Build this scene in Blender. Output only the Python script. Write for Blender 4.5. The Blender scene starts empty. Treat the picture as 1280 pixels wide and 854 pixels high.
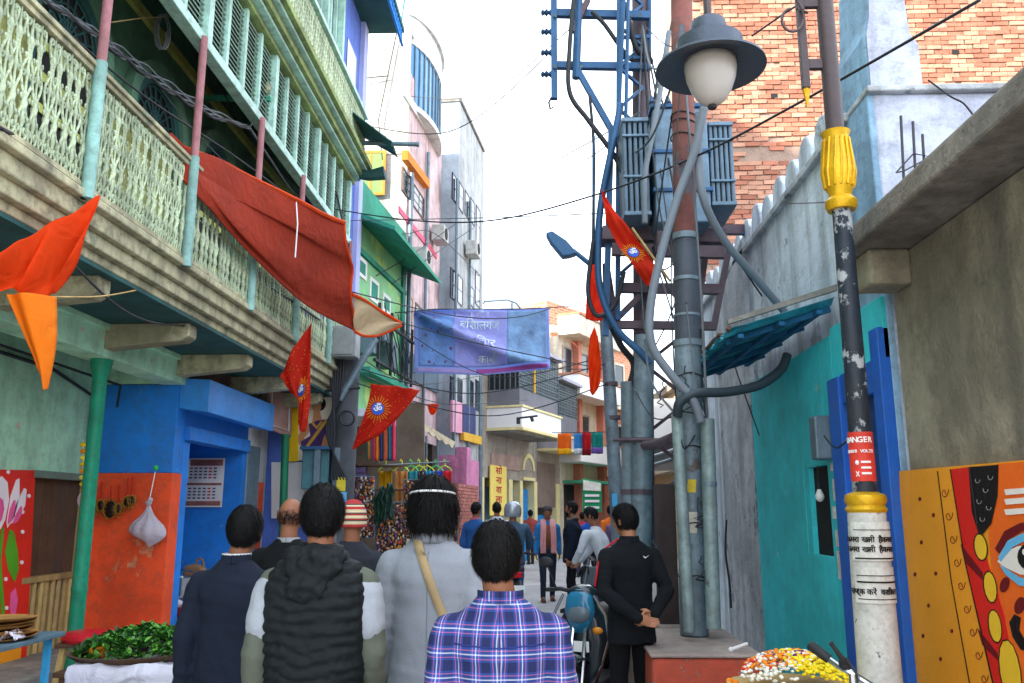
import bpy, bmesh, math, random
import numpy as np
from mathutils import Vector, Matrix, noise
R = math.radians
rnd = random.Random(7)
SC = bpy.context.scene
COL = SC.collection
# ------------------------------------------------------------------ camera
F, CX, CY, HOR, VPX, CZ = 1050.0, 640.0, 427.0, 640.0, 680.0, 1.6
PITCH = math.atan((HOR - CY) / F)
YAW = math.atan((VPX - CX) / (F / math.cos(PITCH)))
cam = bpy.data.cameras.new('camera'); camo = bpy.data.objects.new('camera', cam); COL.objects.link(camo)
cam.sensor_width = 36; cam.lens = F / 1280 * 36; cam.clip_end = 2000; cam.clip_start = 0.05
CM = Matrix.Rotation(YAW, 3, 'Z') @ Matrix.Rotation(math.pi / 2 + PITCH, 3, 'X')
camo.location = (0, 0, CZ); camo.rotation_euler = CM.to_euler(); SC.camera = camo
# ------------------------------------------------------------------ world, sun, exposure
SUN_EL, SUN_AZ = R(26), R(235)          # hazy winter sun from behind the camera, high over the left roofs
w = bpy.data.worlds.new('World'); SC.world = w; w.use_nodes = True
nt = w.node_tree; nt.nodes.clear()
sky = nt.nodes.new('ShaderNodeTexSky'); sky.sky_type = 'NISHITA'; sky.sun_disc = False
sky.sun_elevation = SUN_EL; sky.sun_rotation = SUN_AZ; sky.dust_density = 5; sky.air_density = 1.2
cl = nt.nodes.new('ShaderNodeTexNoise'); cl.inputs['Scale'].default_value = 1.6; cl.inputs['Detail'].default_value = 5
rp = nt.nodes.new('ShaderNodeValToRGB')
rp.color_ramp.elements[0].position = .3; rp.color_ramp.elements[0].color = (5.7, 6.4, 7.3, 1)
rp.color_ramp.elements[1].position = .75; rp.color_ramp.elements[1].color = (7.5, 8.0, 8.7, 1)
tc = nt.nodes.new('ShaderNodeTexCoord')
mx = nt.nodes.new('ShaderNodeMixRGB'); mx.inputs[0].default_value = .90
bg = nt.nodes.new('ShaderNodeBackground'); bg.inputs['Strength'].default_value = .10
wo = nt.nodes.new('ShaderNodeOutputWorld')
L = nt.links.new
L(tc.outputs['Generated'], cl.inputs['Vector']); L(cl.outputs['Fac'], rp.inputs[0])
L(sky.outputs[0], mx.inputs[1]); L(rp.outputs[0], mx.inputs[2]); L(mx.outputs[0], bg.inputs[0]); L(bg.outputs[0], wo.inputs[0])
sl = bpy.data.lights.new('sun', 'SUN'); sl.energy = 2.7; sl.angle = R(1.2); sl.color = (1, .89, .76)
so = bpy.data.objects.new('sun', sl); COL.objects.link(so)
sd = Vector((math.sin(SUN_AZ) * math.cos(SUN_EL), math.cos(SUN_AZ) * math.cos(SUN_EL), math.sin(SUN_EL)))
so.rotation_euler = sd.to_track_quat('Z', 'Y').to_euler(); so.location = (0, -10, 30)
vs = SC.view_settings; vs.view_transform = 'Standard'; vs.look = 'None'; vs.exposure = 2.3; vs.gamma = 1
vs.use_curve_mapping = False
SC.cycles.use_denoising = True; SC.cycles.max_bounces = 9; SC.cycles.diffuse_bounces = 7
# ------------------------------------------------------------------ pixel -> place
def ray(px, py): return CM @ Vector(((px - CX) / F, (CY - py) / F, -1))
O0 = Vector((0, 0, CZ))
def P(px, py, d):                                   # the point seen at a pixel, d metres down the lane
    r = ray(px, py); return O0 + r * (d / r.y)
def WX(px, py, X): r = ray(px, py); return O0 + r * (X / r.x)
def GZ(px, py, z=0.0): r = ray(px, py); return O0 + r * ((z - CZ) / r.z)
# ------------------------------------------------------------------ mesh helpers
class MB:
    def __init__(s): s.v = []; s.f = []; s.m = []
    def add(s, vs, fs, mi=0):
        k = len(s.v); s.v += [tuple(p) for p in vs]; s.f += [tuple(i + k for i in f) for f in fs]; s.m += [mi] * len(fs); return s
    def box(s, x0, x1, y0, y1, z0, z1, mi=0):
        return s.add([(x, y, z) for z in (z0, z1) for y in (y0, y1) for x in (x0, x1)],
                     [(0, 2, 3, 1), (4, 5, 7, 6), (0, 1, 5, 4), (2, 6, 7, 3), (0, 4, 6, 2), (1, 3, 7, 5)], mi)
    def obox(s, c, sz, rot=None, mi=0):
        rot = rot or Matrix.Identity(3); c = Vector(c)
        pts = [c + rot @ Vector((x * sz[0] / 2, y * sz[1] / 2, z * sz[2] / 2)) for z in (-1, 1) for y in (-1, 1) for x in (-1, 1)]
        return s.add(pts, [(0, 2, 3, 1), (4, 5, 7, 6), (0, 1, 5, 4), (2, 6, 7, 3), (0, 4, 6, 2), (1, 3, 7, 5)], mi)
    def bar(s, a, b, wd, ht, up=(0, 0, 1), mi=0):    # rectangular bar from a to b
        a = Vector(a); b = Vector(b); d = (b - a); l = d.length; d.normalize(); up = Vector(up)
        x = d.cross(up)
        if x.length < 1e-4: x = d.cross(Vector((1, 0, 0)))
        x.normalize(); z = x.cross(d)
        return s.obox((a + b) / 2, (wd, l, ht), Matrix((x, d, z)).transposed(), mi)
    def tube(s, pts, r, n=8, mi=0, cap=True, flat=1.0):
        pts = [Vector(p) for p in pts]; k = len(pts)
        rs = r if isinstance(r, (list, tuple)) else [r] * k
        vs = []; ref = None
        for i, p in enumerate(pts):
            t = (pts[min(i + 1, k - 1)] - pts[max(i - 1, 0)]); t.normalize()
            if ref is None:
                ref = t.cross(Vector((0, 0, 1)))
                if ref.length < .05: ref = t.cross(Vector((1, 0, 0)))
            ref = (ref - t * ref.dot(t)).normalized(); b = t.cross(ref)
            for j in range(n):
                a = 2 * math.pi * j / n; vs.append(p + (ref * math.cos(a) + b * math.sin(a) * flat) * rs[i])
        fs = [(i * n + j, i * n + (j + 1) % n, (i + 1) * n + (j + 1) % n, (i + 1) * n + j) for i in range(k - 1) for j in range(n)]
        if cap: fs += [tuple(range(n))[::-1], tuple(range((k - 1) * n, k * n))]
        return s.add(vs, fs, mi)
    def lathe(s, prof, c=(0, 0, 0), n=16, mi=0, M=None):
        c = Vector(c); vs = []
        for (r, z) in prof:
            for j in range(n):
                a = 2 * math.pi * j / n; p = Vector((r * math.cos(a), r * math.sin(a), z))
                vs.append(c + (M @ p if M else p))
        k = len(prof)
        fs = [(i * n + j, i * n + (j + 1) % n, (i + 1) * n + (j + 1) % n, (i + 1) * n + j) for i in range(k - 1) for j in range(n)]
        fs += [tuple(range(n))[::-1], tuple(range((k - 1) * n, k * n))]
        return s.add(vs, fs, mi)
    def ball(s, c, r, n=10, mi=0, M=None):
        rr = r if isinstance(r, (tuple, list)) else (r, r, r); c = Vector(c); h = max(4, n // 2 + 1)
        vs = []
        for i in range(h + 1):
            t = math.pi * i / h
            for j in range(n):
                a = 2 * math.pi * j / n
                p = Vector((rr[0] * math.sin(t) * math.cos(a), rr[1] * math.sin(t) * math.sin(a), -rr[2] * math.cos(t)))
                vs.append(c + (M @ p if M else p))
        fs = [(i * n + j, i * n + (j + 1) % n, (i + 1) * n + (j + 1) % n, (i + 1) * n + j) for i in range(h) for j in range(n)]
        return s.add(vs, fs, mi)
    def prism(s, pts, nrm, th, mi=0):                # polygon of 3-D points, thickened along nrm (centred on the outline's plane + th)
        pts = [Vector(p) for p in pts]; nrm = Vector(nrm).normalized() * th; k = len(pts)
        vs = pts + [p + nrm for p in pts]
        return s.add(vs, [tuple(range(k))[::-1], tuple(range(k, 2 * k))] + [(i, (i + 1) % k, (i + 1) % k + k, i + k) for i in range(k)], mi)
    def sheet(s, fn, nu, nv, th=0.0, mi=0, uvs=False):  # fn(u,v)->point; closed thin cloth when th>0
        g = [[Vector(fn(i / nu, j / nv)) for j in range(nv + 1)] for i in range(nu + 1)]
        W = nv + 1; vs = [p for row in g for p in row]
        fs = [(i * W + j, (i + 1) * W + j, (i + 1) * W + j + 1, i * W + j + 1) for i in range(nu) for j in range(nv)]
        if th:
            ns = []
            for i in range(nu + 1):
                for j in range(nv + 1):
                    du = g[min(i + 1, nu)][j] - g[max(i - 1, 0)][j]; dv = g[i][min(j + 1, nv)] - g[i][max(j - 1, 0)]
                    q = du.cross(dv); ns.append(q.normalized() if q.length > 1e-9 else Vector((0, 0, 1)))
            K = len(vs); vs = vs + [p + q * th for p, q in zip(vs, ns)]
            fs = [f[::-1] for f in fs] + [tuple(i + K for i in f) for f in fs]
            edge = [i * W for i in range(nu + 1)] + [nu * W + j for j in range(1, nv + 1)] + [i * W + nv for i in range(nu - 1, -1, -1)] + [j for j in range(nv - 1, 0, -1)]
            for a, b in zip(edge, edge[1:] + edge[:1]): fs.append((a, b, b + K, a + K))
        return s.add(vs, fs, mi)
    def mesh(s, name='m'):
        me = bpy.data.meshes.new(name); me.from_pydata(s.v, [], s.f); 
        if any(s.m): me.polygons.foreach_set('material_index', s.m)
        me.update(); return me
    def build(s, name, mat, parent=None, label=None, cat=None, group=None, kind=None, smooth=False, bevel=0, fix=True):
        me = s.mesh(name)
        if fix:
            bm = bmesh.new(); bm.from_mesh(me); bmesh.ops.recalc_face_normals(bm, faces=bm.faces); bm.to_mesh(me); bm.free()
        return obj(name, me, mat, parent, label, cat, group, kind, smooth, bevel)
def obj(name, me, mat=None, parent=None, label=None, cat=None, group=None, kind=None, smooth=False, bevel=0):
    o = bpy.data.objects.new(name, me); COL.objects.link(o)
    if mat is not None:
        for m in (mat if isinstance(mat, (list, tuple)) else [mat]): me.materials.append(m)
    if smooth:
        me.polygons.foreach_set('use_smooth', [True] * len(me.polygons))
        if smooth != 'all':
            me.update()
            try: me.set_sharp_from_angle(angle=R(40))
            except Exception: pass
    if bevel:
        b = o.modifiers.new('bevel', 'BEVEL'); b.width = bevel; b.segments = 2; b.limit_method = 'ANGLE'
    if parent is not None: adopt(o, parent)
    return tag(o, label, cat, group, kind)
def top_loc(p):
    l = Vector(p.location)
    while p.parent is not None: p = p.parent; l = l + Vector(p.location) + Vector(p.get('_off', (0, 0, 0)))
    return l
def adopt(o, parent):                                # child geometry stays where it is in the world
    o.parent = parent; bpy_m = wm(parent).inverted(); o.matrix_parent_inverse = bpy_m
def wm(o):
    m = o.matrix_basis.copy()
    if o.parent is not None: m = wm(o.parent) @ o.matrix_parent_inverse @ m
    return m
def tag(o, label=None, cat=None, group=None, kind=None):
    if label: o['label'] = label
    if cat: o['category'] = cat
    if group: o['group'] = group
    if kind: o['kind'] = kind
    return o
def thing(name, label, cat, loc=(0, 0, 0), group=None):
    o = bpy.data.objects.new(name, None); COL.objects.link(o); o.location = loc; o.empty_display_size = .2
    return tag(o, label, cat, group)
def piece(name, me, parent, M):                      # shares its mesh with alike pieces
    o = bpy.data.objects.new(name, me); COL.objects.link(o); o.matrix_basis = M; adopt(o, parent); return o
def mesh_of(mb, mats, smooth=False):
    me = mb.mesh(); bm = bmesh.new(); bm.from_mesh(me); bmesh.ops.recalc_face_normals(bm, faces=bm.faces); bm.to_mesh(me); bm.free()
    for m in (mats if isinstance(mats, (list, tuple)) else [mats]): me.materials.append(m)
    if smooth: me.polygons.foreach_set('use_smooth', [True] * len(me.polygons))
    return me
def text(name, body, O, U, V, size, mat, parent=None, depth=.002, xs=1.0, bold=0.0, align='CENTER', **kw):
    c = bpy.data.curves.new('t', 'FONT'); c.body = body; c.size = 1; c.align_x = align; c.align_y = 'CENTER'
    c.extrude = depth / size; c.offset = bold; c.resolution_u = 3
    o = bpy.data.objects.new('t', c); COL.objects.link(o); bpy.context.view_layer.update()
    me = bpy.data.meshes.new_from_object(o.evaluated_get(bpy.context.evaluated_depsgraph_get()))
    bpy.data.objects.remove(o); U = Vector(U).normalized(); V = Vector(V).normalized(); N = U.cross(V)
    M = Matrix((U * size * xs, V * size, N * size)).transposed().to_4x4(); M.translation = Vector(O) + N * depth
    me.transform(M); me.materials.clear()
    return obj(name, me, mat, parent, **kw)
class Face:                                          # a vertical wall plane given by two ground points, outside on the right of a->b or flipped
    def __init__(s, a, b, flip=False):
        s.a = Vector((a[0], a[1], 0)); s.b = Vector((b[0], b[1], 0)); s.U = (s.b - s.a); s.len = s.U.length; s.U.normalize()
        s.N = Vector((s.U.y, -s.U.x, 0)) * (-1 if flip else 1)
        s.rot = Matrix((s.U, s.N, Vector((0, 0, 1)))).transposed()
    def hit(s, px, py, w=0.0):
        r = ray(px, py); t = ((s.a + s.N * w - O0).dot(s.N)) / r.dot(s.N); p = O0 + r * t
        return (p - s.a).dot(s.U), p.z
    def pt(s, u, z, w=0.0): return s.a + s.U * u + s.N * w + Vector((0, 0, z))
    def box(s, mb, u0, u1, z0, z1, w0, w1, mi=0):
        return mb.obox(s.pt((u0 + u1) / 2, (z0 + z1) / 2, (w0 + w1) / 2), (abs(u1 - u0), abs(w1 - w0), abs(z1 - z0)), s.rot, mi)
    def poly(s, mb, pix, w0, th, mi=0):              # outline in photo pixels laid on the plane
        pts = [s.pt(*s.hit(x, y, w0), w0) for x, y in pix]; return mb.prism(pts, s.N, th, mi)
    def polyuz(s, mb, uz, w0, th, mi=0): return mb.prism([s.pt(u, z, w0) for u, z in uz], s.N, th, mi)
# ------------------------------------------------------------------ materials
MATS = {}
def C(h):                                            # sRGB hex -> linear
    h = h.lstrip('#'); v = [int(h[i:i + 2], 16) / 255 for i in (0, 2, 4)]
    return tuple(((c + .055) / 1.055) ** 2.4 if c > .04045 else c / 12.92 for c in v)
def mat(name, col, rough=.85, var=.18, scale=2.2, bump=.25, bscale=30, metal=0.0, streak=0.0, peel=None, peel_amt=.6, pscale=3.0,
        objrand=0.0, spec=.3, coat=0, grime=0.0, trans=0.0, alpha=1.0, emit=None, emits=0, sat=0):
    if name in MATS: return MATS[name]
    if isinstance(col, str): col = C(col)
    m = bpy.data.materials.new(name); MATS[name] = m; m.use_nodes = True; n = m.node_tree; N = n.nodes; b = N['Principled BSDF']; lk = n.links.new
    def nd(t, **kw):
        x = N.new(t)
        for k, v in kw.items(): x.inputs[k].default_value = v
        return x
    tcn = N.new('ShaderNodeTexCoord')
    n1 = nd('ShaderNodeTexNoise', Scale=scale, Detail=8, Roughness=.65); lk(tcn.outputs['Object'], n1.inputs['Vector'])
    r1 = N.new('ShaderNodeValToRGB'); e = r1.color_ramp.elements
    e[0].position = .3; e[1].position = .7
    e[0].color = (*[c * (1 - var) for c in col], 1); e[1].color = (*[min(.95, c * (1 + var)) for c in col], 1)
    lk(n1.outputs['Fac'], r1.inputs[0]); cur = r1.outputs[0]
    def mixin(fac, c2, mode='MIX', amt=None):
        nonlocal cur
        q = N.new('ShaderNodeMixRGB'); q.blend_type = mode
        lk(cur, q.inputs[1])
        if isinstance(c2, tuple): q.inputs[2].default_value = (*c2, 1)
        else: lk(c2, q.inputs[2])
        if isinstance(fac, float): q.inputs[0].default_value = fac
        else: lk(fac, q.inputs[0])
        cur = q.outputs[0]
    pm = None
    if peel is not None:
        if isinstance(peel, str): peel = C(peel)
        n3 = nd('ShaderNodeTexNoise', Scale=pscale, Detail=10, Roughness=.7); lk(tcn.outputs['Object'], n3.inputs['Vector'])
        r3 = N.new('ShaderNodeValToRGB'); r3.color_ramp.elements[0].position = peel_amt; r3.color_ramp.elements[1].position = peel_amt + .025
        lk(n3.outputs['Fac'], r3.inputs[0]); mixin(r3.outputs[0], peel); pm = r3.outputs[0]
    if streak:
        mp = N.new('ShaderNodeMapping'); mp.inputs['Scale'].default_value = (2.6, 2.6, .22); lk(tcn.outputs['Object'], mp.inputs[0])
        n4 = nd('ShaderNodeTexNoise', Scale=1.6, Detail=5, Roughness=.55); lk(mp.outputs[0], n4.inputs['Vector'])
        r4 = N.new('ShaderNodeValToRGB'); r4.color_ramp.elements[0].position = .46; r4.color_ramp.elements[1].position = .72
        r4.color_ramp.elements[1].color = (streak, streak, streak, 1); lk(n4.outputs['Fac'], r4.inputs[0])
        mixin(r4.outputs[0], (.05, .05, .055))
    if grime:
        n5 = nd('ShaderNodeTexNoise', Scale=scale * 4.3, Detail=9, Roughness=.75); lk(tcn.outputs['Object'], n5.inputs['Vector'])
        r5 = N.new('ShaderNodeValToRGB'); r5.color_ramp.elements[0].position = .46; r5.color_ramp.elements[1].position = .68
        r5.color_ramp.elements[1].color = (grime, grime, grime, 1); lk(n5.outputs['Fac'], r5.inputs[0]); mixin(r5.outputs[0], (.07, .06, .05))
    if grime:                                         # broad damp stains with edges of their own
        n6 = nd('ShaderNodeTexNoise', Scale=max(.5, scale * .55), Detail=7, Roughness=.6, Distortion=.6); lk(tcn.outputs['Object'], n6.inputs['Vector'])
        r6 = N.new('ShaderNodeValToRGB'); r6.color_ramp.elements[0].position = .50; r6.color_ramp.elements[1].position = .60
        g6 = min(.75, grime * .9); r6.color_ramp.elements[1].color = (g6, g6, g6, 1); lk(n6.outputs['Fac'], r6.inputs[0])
        mixin(r6.outputs[0], tuple(c * .45 for c in col))
    if objrand:
        oi = N.new('ShaderNodeObjectInfo'); hs = N.new('ShaderNodeHueSaturation')
        ma = nd('ShaderNodeMapRange'); ma.inputs[3].default_value = 1 - objrand; ma.inputs[4].default_value = 1 + objrand
        lk(oi.outputs['Random'], ma.inputs[0]); lk(ma.outputs[0], hs.inputs['Value']); lk(cur, hs.inputs['Color']); cur = hs.outputs[0]
    lk(cur, b.inputs['Base Color'])
    b.inputs['Roughness'].default_value = rough; b.inputs['Metallic'].default_value = metal
    b.inputs['Specular IOR Level'].default_value = spec
    if coat: b.inputs['Coat Weight'].default_value = coat
    if trans: b.inputs['Transmission Weight'].default_value = trans
    if emit: b.inputs['Emission Color'].default_value = (*emit, 1); b.inputs['Emission Strength'].default_value = emits
    if bump:
        n2 = nd('ShaderNodeTexNoise', Scale=bscale, Detail=6, Roughness=.6); lk(tcn.outputs['Object'], n2.inputs['Vector'])
        bp = nd('ShaderNodeBump', Strength=bump, Distance=.02); lk(n2.outputs['Fac'], bp.inputs['Height'])
        if pm is not None:
            b2 = nd('ShaderNodeBump', Strength=.5, Distance=.01); b2.invert = True; lk(pm, b2.inputs['Height']); lk(bp.outputs[0], b2.inputs['Normal']); bp = b2
        lk(bp.outputs[0], b.inputs['Normal'])
    return m
def plaid_mat(name):
    m = bpy.data.materials.new(name); m.use_nodes = True; n = m.node_tree; N = n.nodes; b = N['Principled BSDF']; lk = n.links.new
    t = N.new('ShaderNodeTexCoord'); s = N.new('ShaderNodeSeparateXYZ'); lk(t.outputs['UV'], s.inputs[0])
    def tri(src, freq, ph, stops):
        a = N.new('ShaderNodeMath'); a.operation = 'MULTIPLY_ADD'; a.inputs[1].default_value = freq; a.inputs[2].default_value = ph; lk(src, a.inputs[0])
        f = N.new('ShaderNodeMath'); f.operation = 'FRACT'; lk(a.outputs[0], f.inputs[0])
        r = N.new('ShaderNodeValToRGB'); r.color_ramp.interpolation = 'CONSTANT'; e = r.color_ramp.elements
        e[0].position = 0; e[0].color = (*stops[0][1], 1); e[1].position = stops[1][0]; e[1].color = (*stops[1][1], 1)
        for p, c in stops[2:]: q = e.new(p); q.color = (*c, 1)
        lk(f.outputs[0], r.inputs[0]); return r.outputs[0]
    nv = (.004, .009, .07); bl = (.016, .06, .29); pk = (.55, .14, .28); wh = (.62, .65, .76)
    st = [(0, nv), (.30, bl), (.40, pk), (.44, bl), (.56, wh), (.62, bl), (.74, pk), (.78, bl), (.88, nv)]
    c1 = tri(s.outputs[0], 13.5, .1, st); c2 = tri(s.outputs[1], 12.5, .3, st)
    q = N.new('ShaderNodeMixRGB'); q.inputs[0].default_value = .5; lk(c1, q.inputs[1]); lk(c2, q.inputs[2])
    lk(q.outputs[0], b.inputs['Base Color']); b.inputs['Roughness'].default_value = .85
    return m
# ------------------------------------------------------------------ shared materials
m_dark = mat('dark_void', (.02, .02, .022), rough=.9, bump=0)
m_iron = mat('painted_iron_cream', '#b2c2a2', rough=.6, var=.35, scale=9, grime=.6, objrand=.25, bump=.3)
m_teal = mat('pale_teal_paint', '#8fbdb6', rough=.6, var=.2, streak=.35, grime=.5)
m_rust = mat('rusty_pink_pipe', '#9c6b70', rough=.7, var=.3, scale=6, bump=.3)
m_cream = mat('cream_plaster', '#b9b594', var=.25, streak=.6, grime=.7, peel='#8f9a86', peel_amt=.6, pscale=3)
m_ylw = mat('yellow_green_plaster', '#b9c46a', var=.25, scale=1.3, streak=.35, grime=.5)
m_grn = mat('mint_plaster', '#b4e6c6', var=.14, scale=1.2, peel='#dcc8ba', peel_amt=.62, pscale=4, streak=.25, grime=.35)
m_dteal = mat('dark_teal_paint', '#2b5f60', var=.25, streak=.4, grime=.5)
m_blue = mat('blue_paint', '#2180dc', rough=.55, var=.16, scale=1.2, peel='#4f94da', peel_amt=.64, pscale=2.4, grime=.35)
m_orange = mat('orange_paint', '#f0552a', rough=.7, var=.12, scale=1.4, peel='#e9936b', peel_amt=.62, pscale=3, grime=.4)
m_green = mat('green_pipe_paint', '#0f8d6c', rough=.45, var=.2, scale=5, grime=.45, peel='#4f7f6f', peel_amt=.66, pscale=5)
m_steel = mat('grey_steel', '#6f8490', rough=.5, var=.2, scale=5, metal=.3, grime=.35)
m_black = mat('black_rubber', (.02, .021, .024), rough=.6, var=.2, bump=.1)
m_wire = mat('cable_black', (.025, .028, .034), rough=.6, bump=0)
m_wireg = mat('cable_grey', '#5f666c', rough=.6, bump=0)
m_wood = mat('dark_wood', '#5b4331', rough=.8, var=.35, scale=3, streak=.5, bump=.5)
m_bamboo = mat('bamboo_wood', '#b79a63', rough=.75, var=.3, scale=5, streak=.5, objrand=.18, bump=.4)
m_conc = mat('grey_concrete', '#8b8a84', var=.25, scale=1.7, streak=.5, grime=.5, bump=.5)
m_white = mat('white_plaster', '#d9dcda', var=.08, scale=1.1, streak=.35, grime=.25)
m_whitep = mat('white_plain', (.78, .78, .78), var=.04, bump=0)
m_gold = mat('gold_paint', '#d6a81c', rough=.35, var=.2, scale=8, metal=.35, grime=.2)
m_glass = mat('window_dark', '#27343c', rough=.15, var=.2, bump=0, spec=.6)
m_red = mat('red_cloth', '#c8281c', rough=.8, var=.12)
m_cornice = mat('cornice_green', '#93a66a', var=.25, streak=.5, grime=.6)
# ------------------------------------------------------------------ ground and lane
mb = MB(); mb.add([(-300, -300, -.012), (300, -300, -.012), (300, 300, -.012), (-300, 300, -.012)], [(0, 1, 2, 3)])
mb.build('ground', mat('dusty_earth', '#8d8478', var=.2, scale=.4), kind='structure')
m_road = mat('worn_asphalt', '#a3a4a5', rough=.8, var=.2, scale=.8, peel='#8f8c88', peel_amt=.63, pscale=.9, grime=.35, bump=.5, bscale=60)
def rc(y):                                           # lane centre line bends to the right beyond the shops
    return -.85 + (0 if y < 14 else .0075 * (y - 14) ** 2)
mb = MB()
mb.sheet(lambda u, v: (lambda y: (rc(y) + (v - .5) * 6.6, y, .006 * math.sin(y * .9 + v * 5)))(-8 + 78 * u), 90, 8)
road = mb.build('road', m_road, kind='structure')
# ------------------------------------------------------------------ the balcony house on the left
BX, BW, SXW, BU = -3.05, -4.1, -5.0, -3.8                      # balcony edge, upper wall / shop line, recessed shop wall
A = thing('balcony_house', 'old mint and yellow green house with ornate iron balcony and louvred upper floor', 'house', (-4.1, 7, 0))
YA0, YA1 = -1.5, 12.55
def part(name, m, fn, parent=A, **kw):
    mb = MB(); fn(mb); return mb.build(name, m, parent, **kw)
part('upper_wall', m_ylw, lambda b: b.box(-9, BU, YA0, YA1, 3.45, 5.15))
part('upper_wall_frieze', mat('frieze_teal', '#4f7f66', var=.25, streak=.3, grime=.5), lambda b: b.box(-9, BU - .005, YA0, YA1, 5.15, 6.70))
part('second_floor_wall', m_grn, lambda b: b.box(-9, BX - .10, YA0, YA1, 6.76, 7.0))
part('third_floor_wall', m_grn, lambda b: b.box(-9, BX - .35, YA0, YA1, 7.0, 10.6))
part('roof_slab', m_cornice, lambda b: b.box(-9.2, BX - .02, YA0, YA1 + .1, 10.6, 10.8))
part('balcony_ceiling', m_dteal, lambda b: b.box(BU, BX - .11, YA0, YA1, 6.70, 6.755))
# slab with mouldings
slab = part('balcony_slab', m_cream, lambda b: (b.box(BW, BX, YA0, YA1, 3.50, 3.62), b.box(BW, BX + .06, YA0, YA1, 3.62, 3.68)), bevel=.012)
part('fascia_moulding', m_cream, lambda b: (b.box(BW, BX - .05, YA0, YA1, 3.40, 3.50), b.box(BW, BX - .11, YA0, YA1, 3.33, 3.40)), slab, bevel=.01)
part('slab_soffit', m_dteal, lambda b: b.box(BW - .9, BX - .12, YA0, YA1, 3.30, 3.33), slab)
for y in (4.35, 5.9, 7.5, 9.05, 10.6, 12.1):          # cantilever brackets
    part('bracket', m_cream, lambda b: b.prism([(-4.12, y - .09, 3.06), (-3.30, y - .09, 3.14), (-3.24, y - .09, 3.18), (-3.24, y - .09, 3.30), (-4.12, y - .09, 3.30)], (0, 1, 0), .18), bevel=.01)
# ornate iron balustrade: shared mesh per baluster
def baluster_mesh():
    b = MB(); H = .86
    prof = [(.008, 0), (.017, .02), (.008, .05), (.008, .12), (.02, .16), (.012, .2), (.024, .27), (.010, .34), (.008, .42), (.019, .46), (.009, .5), (.009, .6), (.022, .66), (.010, .72), (.008, .8), (.008, H)]
    b.lathe(prof, n=6)
    for s in (-1, 1):
        pts = [(0, s * (.03 + .021 * math.sin(t * 15)), .04 + t * .76) for t in [i / 26 for i in range(27)]]
        b.tube(pts, .0105, 4)
        for z0, r in ((.78, .022), (.10, .022), (.45, .017)):
            b.tube([(0, s * (.030 + r * .5 * math.cos(a)), z0 + r * math.sin(a)) for a in [i * .9 for i in range(7)]], .0095, 4)
        for z0 in (.18, .3, .56, .68):
            b.ball((.006, s * .036, z0), (.008, .012, .020), 5)
    return mesh_of(b, m_iron, True)
def open_baluster():
    b = MB(); b.lathe([(.010, 0), (.028, .02), (.012, .06), (.012, .12), (.026, .17), (.016, .22), (.030, .30), (.014, .38), (.012, .44), (.024, .48), (.012, .53), (.014, .6), (.028, .67), (.014, .74), (.011, .86)], n=8)
    for s in (-1, 1):
        b.tube([(0, s * .034, .0), (0, s * .046, .06), (0, s * .03, .11), (0, s * .012, .14)], .008, 4); b.tube([(0, s * .012, .70), (0, s * .034, .75), (0, s * .048, .80), (0, s * .03, .85)], .008, 4); b.ball((0, s * .038, .45), (.008, .012, .012), 5)
    return mesh_of(b, m_iron, True)
bal = baluster_mesh(); bal2 = open_baluster(); ys = 3.3; n = 0
while ys < YA1 - .1:
    piece('baluster', bal if ys < 6.66 else bal2, A, Matrix.Translation((BX + .01 + rnd.uniform(-.006, .006), ys + rnd.uniform(-.008, .008), 3.69)) @ Matrix.Rotation(rnd.uniform(-.03, .03), 4, 'X') @ Matrix.Diagonal((1, rnd.uniform(.85, 1.15), 1, 1))); ys += .105; n += 1
part('top_rail', m_cream, lambda b: (b.box(BX - .035, BX + .055, YA0, YA1, 4.55, 4.585), b.box(BX - .015, BX + .035, YA0, YA1, 4.51, 4.55)), bevel=.006)
part('bottom_rail', m_cream, lambda b: b.box(BX - .01, BX + .03, YA0, YA1, 3.70, 3.735))
m_back = mat('rail_back_board', '#cfd08a', var=.35, scale=2.5, grime=.5)
for y0, y1 in ((3.0, 4.55), (5.62, 6.5)): part('rail_backing', m_back, lambda b: b.box(BX - .06, BX - .045, y0, y1, 3.70, 4.5))
POSTS = [3.55, 5.12, 6.68, 8.25, 9.82, 11.4, 12.45]
for y in POSTS:
    p = part('balcony_post', m_teal, lambda b: b.tube([(BX + .06, y, 3.62), (BX + .06, y, 4.60)], .042, 12), smooth=True)
    part('roof_pole', m_rust, lambda b: b.tube([(BX + .06, y, 4.60), (BX + .06, y, 5.74)], .034, 10), smooth=True)
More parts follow.
